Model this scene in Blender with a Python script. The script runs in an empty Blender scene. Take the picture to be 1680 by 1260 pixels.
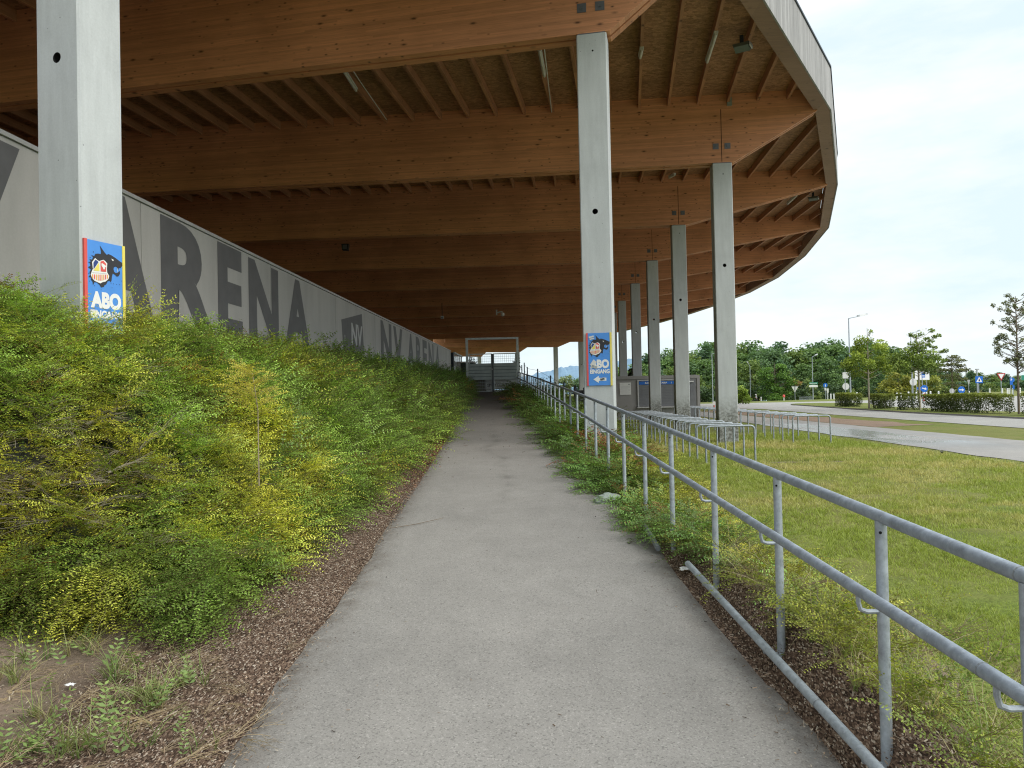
import bpy, bmesh, math, random
import numpy as np
from mathutils import Vector, Matrix

random.seed(7)
rng = np.random.default_rng(7)
SC = bpy.context.scene
COL = SC.collection
R = math.radians

# ------------------------------------------------------------------ camera
EYE = Vector((0.0, 0.0, 1.6))
FPX = 1220.0                                   # focal length in pixels of a 1680 px wide frame
PITCH, ROLL = R(0.75), R(1.2)
_F = Vector((0, math.cos(PITCH), math.sin(PITCH)))
_U0 = Vector((0, -math.sin(PITCH), math.cos(PITCH)))
_R0 = Vector((1, 0, 0))
_R = _R0 * math.cos(ROLL) - _U0 * math.sin(ROLL)
_U = _U0 * math.cos(ROLL) + _R0 * math.sin(ROLL)
cam_d = bpy.data.cameras.new("camera")
cam = bpy.data.objects.new("camera", cam_d)
COL.objects.link(cam)
cam_d.sensor_width = 36
cam_d.lens = 36 * FPX / 1680
cam_d.clip_start = 0.05
cam_d.clip_end = 12000
M = Matrix((_R, _U, -_F)).transposed().to_4x4()
M.translation = EYE
cam.matrix_world = M
SC.camera = cam


def ray(px, py):
    v = _F + _R * ((px - 840) / FPX) + _U * ((630 - py) / FPX)
    return v / v.y


def at(px, py, y):
    """point at distance y along the sight line of a measured photo point"""
    return EYE + ray(px, py) * y


def at_z(px, py, z):
    v = ray(px, py)
    return EYE + v * ((z - EYE.z) / v.z)


# ------------------------------------------------------------------ node materials
class NT:
    def __init__(self, name):
        self.m = bpy.data.materials.new(name)
        self.m.use_nodes = True
        self.t = self.m.node_tree
        self.t.nodes.clear()
        self.out = self.t.nodes.new('ShaderNodeOutputMaterial')

    def n(self, typ, **kw):
        nd = self.t.nodes.new('ShaderNode' + typ)
        for k, v in kw.items():
            if k.startswith('_'):
                setattr(nd, k[1:], v)
            else:
                key = int(k[1:]) if k[0] == 'i' and k[1:].isdigit() else k.replace('__', ' ')
                self.set(nd.inputs[key], v)
        return nd

    def set(self, sock, v):
        if hasattr(v, 'is_linked') or isinstance(v, bpy.types.NodeSocket):
            self.t.links.new(v, sock)
        elif isinstance(v, bpy.types.Node):
            self.t.links.new(v.outputs[0], sock)
        else:
            if isinstance(v, (tuple, list)) and len(v) == 3 and sock.type == 'RGBA':
                v = (*v, 1)
            sock.default_value = v

    def math(self, op, a, b=0.0, c=None, clamp=False):
        nd = self.n('Math', _operation=op, _use_clamp=clamp)
        self.set(nd.inputs[0], a)
        self.set(nd.inputs[1], b)
        if c is not None:
            self.set(nd.inputs[2], c)
        return nd.outputs[0]

    def ramp(self, fac, stops):
        nd = self.n('ValToRGB')
        cr = nd.color_ramp
        while len(cr.elements) > 1:
            cr.elements.remove(cr.elements[-1])
        for i, (p, c) in enumerate(stops):
            e = cr.elements[0] if i == 0 else cr.elements.new(p)
            e.position = p
            c = (c, c, c) if isinstance(c, (int, float)) else c
            e.color = (*c, 1)
        self.set(nd.inputs[0], fac)
        return nd.outputs[0]

    def mix(self, fac, a, b, mode='MIX'):
        nd = self.n('Mix', _data_type='RGBA', _blend_type=mode)
        self.set(nd.inputs[0], fac)
        self.set(nd.inputs[6], a)
        self.set(nd.inputs[7], b)
        return nd.outputs[2]

    def coord(self, kind='Object', scale=None, rot=None, loc=None):
        c = self.n('TexCoord').outputs[kind]
        if scale or rot or loc:
            mp = self.n('Mapping')
            self.set(mp.inputs['Vector'], c)
            if scale:
                mp.inputs['Scale'].default_value = scale
            if rot:
                mp.inputs['Rotation'].default_value = rot
            if loc:
                mp.inputs['Location'].default_value = loc
            return mp.outputs[0]
        return c

    def pos(self):
        return self.n('NewGeometry').outputs['Position']

    def noise(self, vec, scale, detail=4, rough=0.55, dist=0.0):
        nd = self.n('TexNoise', Scale=scale, Detail=detail, Roughness=rough, Distortion=dist)
        self.set(nd.inputs['Vector'], vec)
        return nd.outputs['Fac']

    def bsdf(self, color, rough=0.6, metal=0.0, spec=0.5, bump=None, bstr=0.3, bdist=0.01, **kw):
        b = self.n('BsdfPrincipled')
        self.set(b.inputs['Base Color'], color)
        self.set(b.inputs['Roughness'], rough)
        self.set(b.inputs['Metallic'], metal)
        self.set(b.inputs['Specular IOR Level'], spec)
        if bump is not None:
            bn = self.n('Bump', Strength=bstr, Distance=bdist)
            self.set(bn.inputs['Height'], bump)
            self.set(b.inputs['Normal'], bn.outputs[0])
        self.t.links.new(b.outputs[0], self.out.inputs[0])
        return b


def simple(name, col, rough=0.55, metal=0.0, var=0.12, scale=6.0, spec=0.4):
    k = NT(name)
    c = k.coord('Object')
    n = k.noise(c, scale, 5)
    f = k.ramp(n, [(0.3, 1 - var), (0.7, 1 + var)])
    k.bsdf(k.mix(1.0, col, f, 'MULTIPLY'), rough, metal, spec, bump=n, bstr=0.08)
    return k.m


def m_concrete(name, base, algae=True):
    k = NT(name)
    c = k.coord('Object')
    big = k.noise(c, 1.1, 5, 0.6)
    streak = k.noise(k.coord('Object', scale=(3.0, 3.0, 0.35)), 3.0, 5, 0.65)
    fine = k.noise(c, 55, 4, 0.7)
    col = k.mix(1.0, base, k.ramp(big, [(0.28, 0.87), (0.5, 1.0), (0.72, 1.06)]), 'MULTIPLY')
    col = k.mix(1.0, col, k.ramp(streak, [(0.3, 0.90), (0.65, 1.04)]), 'MULTIPLY')
    col = k.mix(1.0, col, k.ramp(fine, [(0.3, 0.94), (0.7, 1.05)]), 'MULTIPLY')
    # air holes
    v = k.n('TexVoronoi', Scale=9.0)
    k.set(v.inputs['Vector'], c)
    hole = k.ramp(v.outputs['Distance'], [(0.0, 0.45), (0.055, 0.5), (0.07, 1.0)])
    wn = k.n('TexWhiteNoise')
    k.set(wn.inputs['Vector'], v.outputs['Position'])
    hm = k.math('GREATER_THAN', wn.outputs['Value'], 0.72)
    col = k.mix(hm, col, k.mix(1.0, col, hole, 'MULTIPLY'))
    if algae:
        sx = k.n('SeparateXYZ')
        k.set(sx.inputs[0], c)
        jit = k.math('MULTIPLY', k.math('SUBTRACT', big, 0.5), 1.2)
        h = k.math('ADD', sx.outputs[2], jit)
        low = k.ramp(k.math('DIVIDE', h, 3.0), [(0.30, 1.0), (0.66, 0.0)])
        spot = k.ramp(k.noise(c, 13, 4, 0.7), [(0.44, 0.0), (0.56, 1.0)])
        col = k.mix(k.math('MULTIPLY', low, 0.35), col, (0.16, 0.155, 0.12))
        col = k.mix(k.math('MULTIPLY', k.math('MULTIPLY', low, spot), 0.75), col, (0.075, 0.072, 0.055))
    k.bsdf(col, 0.78, 0, 0.3, bump=fine, bstr=0.12, bdist=0.004)
    return k.m


def m_glulam(name, base=(0.665, 0.305, 0.158)):
    k = NT(name)
    c = k.coord('Object')
    s = k.n('SeparateXYZ')
    k.set(s.inputs[0], c)
    lam = k.math('FLOOR', k.math('MULTIPLY', s.outputs[2], 25.0))
    wn0 = k.n('TexWhiteNoise', _noise_dimensions='1D')
    k.set(wn0.inputs['W'], lam)
    xs = k.math('FLOOR', k.math('ADD', k.math('MULTIPLY', s.outputs[0], 0.27), k.math('MULTIPLY', wn0.outputs[0], 7.0)))
    cv = k.n('CombineXYZ')
    k.set(cv.inputs[0], xs)
    k.set(cv.inputs[1], lam)
    wn = k.n('TexWhiteNoise')
    k.set(wn.inputs['Vector'], cv.outputs[0])
    tone = k.ramp(wn.outputs[0], [(0.0, 0.86), (1.0, 1.10)])
    grain = k.noise(k.coord('Object', scale=(0.9, 14, 34)), 2.2, 5, 0.6, 0.4)
    col = k.mix(1.0, base, tone, 'MULTIPLY')
    col = k.mix(1.0, col, k.ramp(grain, [(0.3, 0.80), (0.55, 1.0), (0.75, 1.10)]), 'MULTIPLY')
    cloud = k.noise(c, 0.5, 3)
    col = k.mix(1.0, col, k.ramp(cloud, [(0.3, (0.82, 0.80, 0.78)), (0.7, (1.1, 1.1, 1.12))]), 'MULTIPLY')
    # knots
    for sc_, thr, keep in (((2.0, 2.0, 5.2), 0.115, 0.30), ((4.4, 4.0, 8.5), 0.125, 0.50)):
        v = k.n('TexVoronoi', Scale=1.0)
        k.set(v.inputs['Vector'], k.coord('Object', scale=sc_))
        w2 = k.n('TexWhiteNoise')
        k.set(w2.inputs['Vector'], v.outputs['Position'])
        on = k.math('GREATER_THAN', w2.outputs[0], keep)
        kn = k.ramp(v.outputs['Distance'], [(0.0, 1.0), (thr * 0.55, 0.9), (thr, 0.35), (thr * 1.7, 0.0)])
        col = k.mix(k.math('MULTIPLY', k.math('MULTIPLY', kn, on), 0.86), col, (0.035, 0.013, 0.008))
    # resin streaks
    st = k.noise(k.coord('Object', scale=(2.2, 9, 40)), 1.3, 3, 0.5)
    col = k.mix(k.ramp(st, [(0.70, 0.0), (0.76, 0.55)]), col, (0.14, 0.05, 0.025))
    k.bsdf(col, 0.55, 0, 0.35, bump=grain, bstr=0.05)
    return k.m


def m_osb(name):
    k = NT(name)
    c = k.coord('Object')
    v = k.n('TexVoronoi', Scale=9.0)
    k.set(v.inputs['Vector'], k.coord('Object', scale=(1, 1.8, 1)))
    wn = k.n('TexWhiteNoise')
    k.set(wn.inputs['Vector'], v.outputs['Position'])
    n = k.noise(c, 24, 4, 0.7)
    col = k.mix(1.0, (0.365, 0.20, 0.115), k.ramp(wn.outputs[0], [(0, 0.72), (1, 1.28)]), 'MULTIPLY')
    col = k.mix(1.0, col, k.ramp(n, [(0.3, 0.72), (0.7, 1.22)]), 'MULTIPLY')
    col = k.mix(1.0, col, k.ramp(k.noise(c, 0.6, 3), [(0.3, 0.8), (0.7, 1.15)]), 'MULTIPLY')
    k.bsdf(col, 0.7, 0, 0.25, bump=n, bstr=0.1)
    return k.m


def m_galv(name, base=(0.30, 0.335, 0.385), var=1.0):
    k = NT(name)
    c = k.coord('Object')
    v = k.n('TexVoronoi', Scale=70.0)
    k.set(v.inputs['Vector'], k.coord('Object', scale=(1, 1, 0.6)))
    wn = k.n('TexWhiteNoise')
    k.set(wn.inputs['Vector'], v.outputs['Position'])
    n = k.noise(c, 15, 6, 0.75)
    st = k.noise(k.coord('Object', scale=(8, 8, 8)), 7, 4, 0.7)
    col = k.mix(1.0, base, k.ramp(wn.outputs[0], [(0, 0.93), (1, 1.06)]), 'MULTIPLY')
    col = k.mix(1.0, col, k.ramp(n, [(0.3, 0.66), (0.5, 0.98), (0.72, 1.28)]), 'MULTIPLY')
    col = k.mix(k.ramp(st, [(0.62, 0), (0.74, 0.5)]), col, (0.62, 0.63, 0.64))
    col = k.mix(k.ramp(k.noise(c, 17, 5, 0.8), [(0.60, 0), (0.72, 0.45)]), col, (0.20, 0.20, 0.20))
    k.bsdf(col, k.ramp(n, [(0.3, 0.42), (0.7, 0.62)]), 0.35, 0.45, bump=n, bstr=0.05)
    return k.m


def m_asphalt(name, base, wet=False, path=False):
    k = NT(name)
    c = k.pos()
    v = k.n('TexVoronoi', Scale=135.0)
    k.set(v.inputs['Vector'], c)
    wn = k.n('TexWhiteNoise')
    k.set(wn.inputs['Vector'], v.outputs['Position'])
    agg = k.ramp(wn.outputs[0], [(0.0, 0.62), (0.08, 0.80), (0.20, 0.97), (0.5, 1.0), (0.88, 1.06), (1.0, 1.32)])
    fine = k.noise(c, 260, 3, 0.7)
    big = k.noise(c, 0.55, 6, 0.62)
    mid = k.noise(c, 4.5, 5, 0.65)
    col = k.mix(1.0, base, agg, 'MULTIPLY')
    col = k.mix(1.0, col, k.ramp(fine, [(0.25, 0.72), (0.75, 1.22)]), 'MULTIPLY')
    col = k.mix(1.0, col, k.ramp(big, [(0.30, 0.84), (0.5, 0.99), (0.72, 1.09)]), 'MULTIPLY')
    col = k.mix(1.0, col, k.ramp(mid, [(0.3, 0.93), (0.7, 1.05)]), 'MULTIPLY')
    # dark grit
    v2 = k.n('TexVoronoi', Scale=14.0)
    k.set(v2.inputs['Vector'], c)
    w2 = k.n('TexWhiteNoise')
    k.set(w2.inputs['Vector'], v2.outputs['Position'])
    gr = k.math('MULTIPLY', k.ramp(v2.outputs['Distance'], [(0.05, 1.0), (0.09, 0.0)]), k.math('GREATER_THAN', w2.outputs[0], 0.8))
    col = k.mix(k.math('MULTIPLY', gr, 0.6), col, (0.07, 0.06, 0.05))
    rough = 0.88
    if path:
        # worn damp trail that wanders up the ramp, dirt along both edges
        s = k.n('SeparateXYZ')
        k.set(s.inputs[0], c)
        wob = k.noise(k.n('CombineXYZ', Y=k.math('MULTIPLY', s.outputs[1], 0.16)).outputs[0], 1.0, 3)
        lx = k.math('ADD', s.outputs[0], k.math('MULTIPLY', s.outputs[1], 0.034))
        off = k.math('SUBTRACT', lx, k.math('ADD', k.math('MULTIPLY', k.math('SUBTRACT', wob, 0.5), 1.9), 0.12))
        tr = k.ramp(k.math('ABSOLUTE', off), [(0.0, 1.0), (0.05, 0.6), (0.16, 0.0)])
        far = k.ramp(k.math('DIVIDE', s.outputs[1], 40.0), [(0.19, 0.0), (0.25, 1.0), (0.4, 0.8), (0.55, 0.2)])
        patch = k.ramp(k.noise(c, 2.3, 4), [(0.42, 0.1), (0.6, 1.0)])
        col = k.mix(k.math('MULTIPLY', k.math('MULTIPLY', tr, far), k.math('MULTIPLY', patch, 0.5)), col, (0.10, 0.095, 0.085))
        at_ = k.n('Attribute', _attribute_name='edge').outputs['Fac']
        ed = k.math('MULTIPLY', at_, k.ramp(k.noise(c, 7, 6, 0.75), [(0.35, 0.0), (0.62, 1.0)]))
        col = k.mix(k.math('MULTIPLY', ed, 0.65), col, (0.085, 0.062, 0.045))
        # roof shade put into the colour, darker towards the gate
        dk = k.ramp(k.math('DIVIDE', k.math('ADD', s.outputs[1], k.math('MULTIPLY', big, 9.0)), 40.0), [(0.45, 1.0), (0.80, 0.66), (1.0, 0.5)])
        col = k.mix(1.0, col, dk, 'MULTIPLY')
    if wet:
        s = k.n('SeparateXYZ')
        k.set(s.inputs[0], c)
        sn = k.noise(k.n('Mapping', Scale=(0.5, 0.12, 1), Vector=c).outputs[0], 2.4, 6, 0.65)
        yb = k.ramp(k.math('DIVIDE', s.outputs[1], 50.0), [(0.34, 0.0), (0.42, 1.0), (0.62, 1.0), (0.76, 0.0)])
        xb = k.ramp(k.math('SUBTRACT', k.math('DIVIDE', s.outputs[0], 10.0), 0.9), [(0.0, 1.0), (0.36, 1.0), (0.46, 0.25), (0.55, 0.0)])
        wm = k.math('MULTIPLY', k.math('MULTIPLY', yb, xb), k.ramp(sn, [(0.36, 0.0), (0.46, 1.0)]))
        col = k.mix(k.math('MULTIPLY', wm, 0.55), col, (0.09, 0.09, 0.095))
        rough = k.math('SUBTRACT', 0.88, k.math('MULTIPLY', wm, 0.70))
        k.bsdf(col, rough, 0, k.math('ADD', 0.4, k.math('MULTIPLY', wm, 0.4)), bump=fine, bstr=0.08, bdist=0.004)
        return k.m
    k.bsdf(col, rough, 0, 0.3, bump=k.math('ADD', wn.outputs[0], fine), bstr=0.35, bdist=0.004)
    return k.m


def m_leaf(name, trans=0.28, rough=0.45):
    k = NT(name)
    a = k.n('Attribute', _attribute_name='col').outputs['Color']
    d = k.n('BsdfPrincipled')
    k.set(d.inputs['Base Color'], a)
    d.inputs['Roughness'].default_value = rough
    d.inputs['Specular IOR Level'].default_value = 0.35
    tr = k.n('BsdfTranslucent')
    k.set(tr.inputs[0], k.mix(1.0, a, (1.25, 1.3, 0.7), 'MULTIPLY'))
    ms = k.n('MixShader')
    ms.inputs[0].default_value = trans
    k.t.links.new(d.outputs[0], ms.inputs[1])
    k.t.links.new(tr.outputs[0], ms.inputs[2])
    k.t.links.new(ms.outputs[0], k.out.inputs[0])
    return k.m


def m_ground():
    """lawn, bare soil and bark mulch chosen by the 'zone' attribute of the terrain sheet"""
    k = NT('ground_cover')
    c = k.pos()
    z = k.n('SeparateColor')
    k.set(z.inputs[0], k.n('Attribute', _attribute_name='zone').outputs['Color'])
    soil, mulch, dry = z.outputs[0], z.outputs[1], z.outputs[2]
    n1 = k.noise(c, 0.35, 5, 0.6)
    n2 = k.noise(c, 3.0, 5, 0.65)
    n3 = k.noise(c, 40, 4, 0.75)
    n4 = k.noise(c, 160, 3, 0.8)
    gr = k.ramp(n2, [(0.25, (0.07, 0.105, 0.02)), (0.5, (0.13, 0.17, 0.035)), (0.75, (0.20, 0.215, 0.06))])
    gr = k.mix(k.ramp(n1, [(0.4, 0.0), (0.65, 0.65)]), gr, (0.19, 0.165, 0.06))
    gr = k.mix(1.0, gr, k.ramp(n3, [(0.25, 0.45), (0.5, 1.0), (0.75, 1.5)]), 'MULTIPLY')
    gr = k.mix(k.math('MULTIPLY', dry, 0.6), gr, k.mix(1.0, (0.23, 0.20, 0.085), k.ramp(n3, [(0.25, 0.5), (0.75, 1.4)]), 'MULTIPLY'))
    so = k.mix(1.0, (0.19, 0.145, 0.11), k.ramp(n3, [(0.25, 0.55), (0.75, 1.4)]), 'MULTIPLY')
    so = k.mix(1.0, so, k.ramp(n2, [(0.3, 0.75), (0.7, 1.2)]), 'MULTIPLY')
    v = k.n('TexVoronoi', Scale=150.0)
    k.set(v.inputs['Vector'], k.n('Mapping', Scale=(1, 0.45, 1), Rotation=(0, 0, 0.6), Vector=c).outputs[0])
    wn = k.n('TexWhiteNoise')
    k.set(wn.inputs['Vector'], v.outputs['Position'])
    mu = k.ramp(wn.outputs[0], [(0.0, (0.030, 0.020, 0.015)), (0.4, (0.095, 0.060, 0.043)), (0.75, (0.18, 0.12, 0.085)), (0.90, (0.28, 0.205, 0.155)), (1.0, (0.52, 0.45, 0.37))])
    mu = k.mix(1.0, mu, k.ramp(n4, [(0.25, 0.6), (0.75, 1.35)]), 'MULTIPLY')
    sm = k.ramp(k.math('ADD', soil, k.math('MULTIPLY', k.math('SUBTRACT', n2, 0.5), 0.9)), [(0.4, 0.0), (0.58, 1.0)])
    mm = k.ramp(k.math('ADD', mulch, k.math('MULTIPLY', k.math('SUBTRACT', n3, 0.5), 0.8)), [(0.4, 0.0), (0.6, 1.0)])
    col = k.mix(sm, gr, so)
    col = k.mix(mm, col, mu)
    k.bsdf(col, 0.95, 0, 0.15, bump=k.math('ADD', n3, k.math('MULTIPLY', wn.outputs[0], mm)), bstr=0.7, bdist=0.015)
    return k.m


def m_weathered(name):
    """grey weathered vertical cladding boards of the roof edge"""
    k = NT(name)
    c = k.coord('Object')
    s = k.n('SeparateXYZ')
    k.set(s.inputs[0], c)
    u = k.math('ADD', k.math('MULTIPLY', s.outputs[0], 0.71), k.math('MULTIPLY', s.outputs[1], 0.71))
    bd = k.math('FLOOR', k.math('MULTIPLY', u, 7.0))
    wn = k.n('TexWhiteNoise', _noise_dimensions='1D')
    k.set(wn.inputs['W'], bd)
    st = k.noise(k.coord('Object', scale=(9, 9, 0.5)), 3.0, 6, 0.7)
    col = k.mix(1.0, (0.34, 0.335, 0.335), k.ramp(wn.outputs[0], [(0, 0.84), (1, 1.14)]), 'MULTIPLY')
    col = k.mix(1.0, col, k.ramp(st, [(0.25, 0.55), (0.5, 1.0), (0.75, 1.25)]), 'MULTIPLY')
    fr = k.math('FRACT', k.math('MULTIPLY', u, 7.0))
    col = k.mix(k.ramp(fr, [(0.0, 0.6), (0.05, 0.0)]), col, (0.06, 0.05, 0.045))
    k.bsdf(col, 0.8, 0, 0.2, bump=st, bstr=0.15)
    return k.m


def m_wall(name):
    k = NT(name)
    c = k.coord('Object')
    st = k.noise(k.coord('Object', scale=(0.5, 1.6, 0.12)), 2.0, 5, 0.6)
    fi = k.noise(c, 30, 4, 0.7)
    col = k.mix(1.0, (0.43, 0.415, 0.40), k.ramp(st, [(0.25, 0.80), (0.5, 1.0), (0.75, 1.18)]), 'MULTIPLY')
    col = k.mix(1.0, col, k.ramp(fi, [(0.3, 0.95), (0.7, 1.04)]), 'MULTIPLY')
    k.bsdf(col, 0.48, 0, 0.4, bump=fi, bstr=0.04)
    return k.m


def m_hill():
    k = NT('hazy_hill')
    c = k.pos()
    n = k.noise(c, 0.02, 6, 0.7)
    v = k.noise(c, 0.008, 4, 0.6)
    col = k.ramp(n, [(0.3, (0.155, 0.245, 0.34)), (0.7, (0.215, 0.31, 0.41))])  # blue haze of distance put into the hill colour
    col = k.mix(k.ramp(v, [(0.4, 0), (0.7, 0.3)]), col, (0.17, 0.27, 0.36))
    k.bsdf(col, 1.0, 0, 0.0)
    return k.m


MAT = dict(
    column_clean=m_concrete('clean_column_concrete', (0.505, 0.53, 0.54), False),
    column=m_concrete('column_concrete', (0.505, 0.53, 0.54)),
    glulam=m_glulam('glulam_timber'),
    joist=m_glulam('joist_timber', (0.47, 0.235, 0.13)),
    soffit=m_glulam('edge_board_timber', (0.32, 0.20, 0.14)),
    osb=m_osb('oriented_strand_board'),
    clad=m_weathered('weathered_cladding'),
    galv=m_galv('galvanised_steel', (0.37, 0.41, 0.455)),
    galv_rail=m_galv('rail_steel', (0.305, 0.345, 0.40)),
    galv_dull=m_galv('dull_galvanised_steel', (0.24, 0.26, 0.28)),
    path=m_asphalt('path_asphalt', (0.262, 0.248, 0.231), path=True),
    road=m_asphalt('road_asphalt', (0.34, 0.33, 0.315)),
    wetroad=m_asphalt('sprinkled_asphalt', (0.33, 0.315, 0.30), wet=True),
    ground=m_ground(),
    leaf=m_leaf('shrub_leaves'),
    tree=m_leaf('tree_leaves', 0.2, 0.6),
    grass=m_leaf('grass_blades', 0.3, 0.55),
    chips=m_leaf('bark_chips', 0.0, 0.9),
    palebark=simple('pale_bark', (0.36, 0.32, 0.25), 0.9, 0, 0.3, 14),
    bark=simple('bark', (0.17, 0.135, 0.10), 0.9, 0, 0.35, 14),
    wall=m_wall('wall_panel_grey'),
    letter=simple('letter_grey', (0.112, 0.11, 0.115), 0.5, 0, 0.12, 3),
    coping=simple('coping_metal', (0.46, 0.46, 0.46), 0.4, 0.3, 0.1, 3),
    black=simple('black_paint', (0.015, 0.015, 0.017), 0.5),
    hole=simple('hole_shadow', (0.008, 0.008, 0.008), 0.9),
    darkmetal=simple('anthracite_metal', (0.035, 0.045, 0.06), 0.5, 0.2),
    plate=simple('zinc_plate', (0.16, 0.17, 0.19), 0.45, 0.5),
    white=simple('white_paint', (0.78, 0.78, 0.77), 0.5, 0, 0.06),
    offwhite=simple('faded_white', (0.62, 0.62, 0.60), 0.6, 0, 0.1),
    blue=simple('sign_blue', (0.075, 0.27, 0.72), 0.4, 0, 0.08, 5),
    roadblue=simple('traffic_blue', (0.01, 0.13, 0.52), 0.4, 0, 0.05),
    red=simple('sign_red', (0.68, 0.10, 0.085), 0.45, 0, 0.08),
    trafficred=simple('traffic_red', (0.40, 0.03, 0.03), 0.45, 0, 0.08),
    yellow=simple('sign_yellow', (0.78, 0.66, 0.13), 0.45, 0, 0.06),
    orange=simple('sign_orange', (0.75, 0.34, 0.08), 0.45, 0, 0.06),
    navy=simple('crest_navy', (0.03, 0.06, 0.22), 0.45),
    wolf=simple('emblem_black', (0.03, 0.03, 0.036), 0.5),
    signgrey=simple('sign_back_grey', (0.42, 0.43, 0.43), 0.45, 0.3, 0.08),
    booth=simple('booth_grey', (0.30, 0.29, 0.285), 0.5, 0, 0.06, 2),
    shutter=simple('shutter_grey', (0.17, 0.175, 0.19), 0.45, 0, 0.08, 3),
    frame=simple('frame_light_grey', (0.50, 0.50, 0.50), 0.4, 0.2),
    gateboard=simple('gate_board_green_grey', (0.33, 0.385, 0.375), 0.55, 0, 0.15, 4),
    gatesteel=simple('gate_steel', (0.48, 0.53, 0.53), 0.5, 0.3, 0.12),
    stone=m_concrete('grey_green_stone', (0.25, 0.29, 0.26), False),
    green=simple('sign_green', (0.02, 0.22, 0.14), 0.45),
    skin=simple('skin', (0.45, 0.26, 0.18), 0.6),
    shirt=simple('shirt_grey', (0.42, 0.42, 0.50), 0.8),
    trousers=simple('trousers_dark', (0.02, 0.022, 0.035), 0.85),
    rust=simple('rust_brown', (0.17, 0.05, 0.03), 0.8, 0, 0.3),
    brick=simple('terracotta', (0.36, 0.15, 0.09), 0.8, 0, 0.2),
    paper=simple('litter_paper', (0.72, 0.72, 0.72), 0.8, 0, 0.15, 20),
    tube=simple('lamp_tube_white', (0.62, 0.61, 0.58), 0.35),
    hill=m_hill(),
)


# ------------------------------------------------------------------ mesh helpers
class MB:
    """collects shapes; build() links them as ONE mesh object"""

    def __init__(self):
        self.v, self.f, self.mi = [], [], []

    def add(self, vs, fs, mi=0):
        b = len(self.v)
        self.v += [tuple(x) for x in vs]
        self.f += [tuple(b + i for i in f) for f in fs]
        self.mi += [mi] * len(fs)
        return self

    def box(self, c, s, rz=0.0, mi=0):
        cx, cy, cz = c
        hx, hy, hz = s[0] / 2, s[1] / 2, s[2] / 2
        ca, sa = math.cos(rz), math.sin(rz)
        vs = []
        for z in (-hz, hz):
            for x, y in ((-hx, -hy), (hx, -hy), (hx, hy), (-hx, hy)):
                vs.append((cx + x * ca - y * sa, cy + x * sa + y * ca, cz + z))
        return self.add(vs, [(3, 2, 1, 0), (4, 5, 6, 7), (0, 1, 5, 4), (1, 2, 6, 5), (2, 3, 7, 6), (3, 0, 4, 7)], mi)

    def bar(self, p, q, w, h, mi=0, drop=True):
        """rectangular bar between two points, its top face on the line p-q when drop"""
        p, q = Vector(p), Vector(q)
        d = (q - p).normalized()
        s = d.cross(Vector((0, 0, 1)))
        s = s.normalized() * (w / 2) if s.length > 1e-6 else Vector((w / 2, 0, 0))
        u = s.cross(d).normalized() * h
        if u.z < 0:
            u = -u
        lo, hi = (-u, Vector()) if drop else (-u / 2, u / 2)
        vs = [p - s + lo, p + s + lo, p + s + hi, p - s + hi, q - s + lo, q + s + lo, q + s + hi, q - s + hi]
        return self.add(vs, [(0, 1, 2, 3), (7, 6, 5, 4), (0, 4, 5, 1), (1, 5, 6, 2), (2, 6, 7, 3), (3, 7, 4, 0)], mi)

    def tube(self, pts, r, n=10, mi=0, caps=True):
        pts = [Vector(p) for p in pts]
        rs = r if isinstance(r, (list, tuple)) else [r] * len(pts)
        rings = []
        prev = None
        for i, p in enumerate(pts):
            d = (pts[min(i + 1, len(pts) - 1)] - pts[max(i - 1, 0)]).normalized()
            if prev is None:
                a = Vector((0, 0, 1)) if abs(d.z) < 0.9 else Vector((1, 0, 0))
                x = d.cross(a).normalized()
            else:
                x = (prev - d * prev.dot(d)).normalized()
            prev = x
            y = d.cross(x)
            rings.append([p + (x * math.cos(2 * math.pi * j / n) + y * math.sin(2 * math.pi * j / n)) * rs[i] for j in range(n)])
        vs = [v for rg in rings for v in rg]
        fs = []
        for i in range(len(rings) - 1):
            for j in range(n):
                a, b = i * n + j, i * n + (j + 1) % n
                fs.append((a, b, b + n, a + n))
        if caps:
            fs.append(tuple(reversed(range(n))))
            fs.append(tuple(range((len(rings) - 1) * n, len(rings) * n)))
        return self.add(vs, fs, mi)

    def prism(self, poly, org, ax, ay, an, t, mi=0):
        """polygon (u,v) in the plane org+u*ax+v*ay, extruded by t along an"""
        org, ax, ay, an = Vector(org), Vector(ax), Vector(ay), Vector(an)
        n = len(poly)
        a = [org + ax * u + ay * v for u, v in poly]
        b = [x + an * t for x in a]
        fs = [tuple(range(n)), tuple(range(2 * n - 1, n - 1, -1))]
        for i in range(n):
            j = (i + 1) % n
            fs.append((i, i + n, j + n, j))
        return self.add(a + b, fs, mi)

    def build(self, name, mat, parent=None, loc=None, rotz=None, smooth=False, off=None, recalc=True):
        me = bpy.data.meshes.new(name)
        vs = self.v if off is None else [(x - off[0], y - off[1], z - off[2]) for x, y, z in self.v]
        me.from_pydata(vs, [], self.f)
        for m in (mat if isinstance(mat, (list, tuple)) else [mat]):
            me.materials.append(m)
        me.polygons.foreach_set('material_index', self.mi)
        if recalc:
            bm = bmesh.new()
            bm.from_mesh(me)
            bmesh.ops.recalc_face_normals(bm, faces=bm.faces)
            bm.to_mesh(me)
            bm.free()
        if smooth:
            me.polygons.foreach_set('use_smooth', [True] * len(me.polygons))
            try:
                me.set_sharp_from_angle(angle=R(40))
            except Exception:
                pass
        me.update()
        o = bpy.data.objects.new(name, me)
        COL.objects.link(o)
        if parent:
            o.parent = parent
        if loc is not None:
            o.location = loc
        if rotz is not None:
            o.rotation_euler = (0, 0, rotz)
        return o


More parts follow.
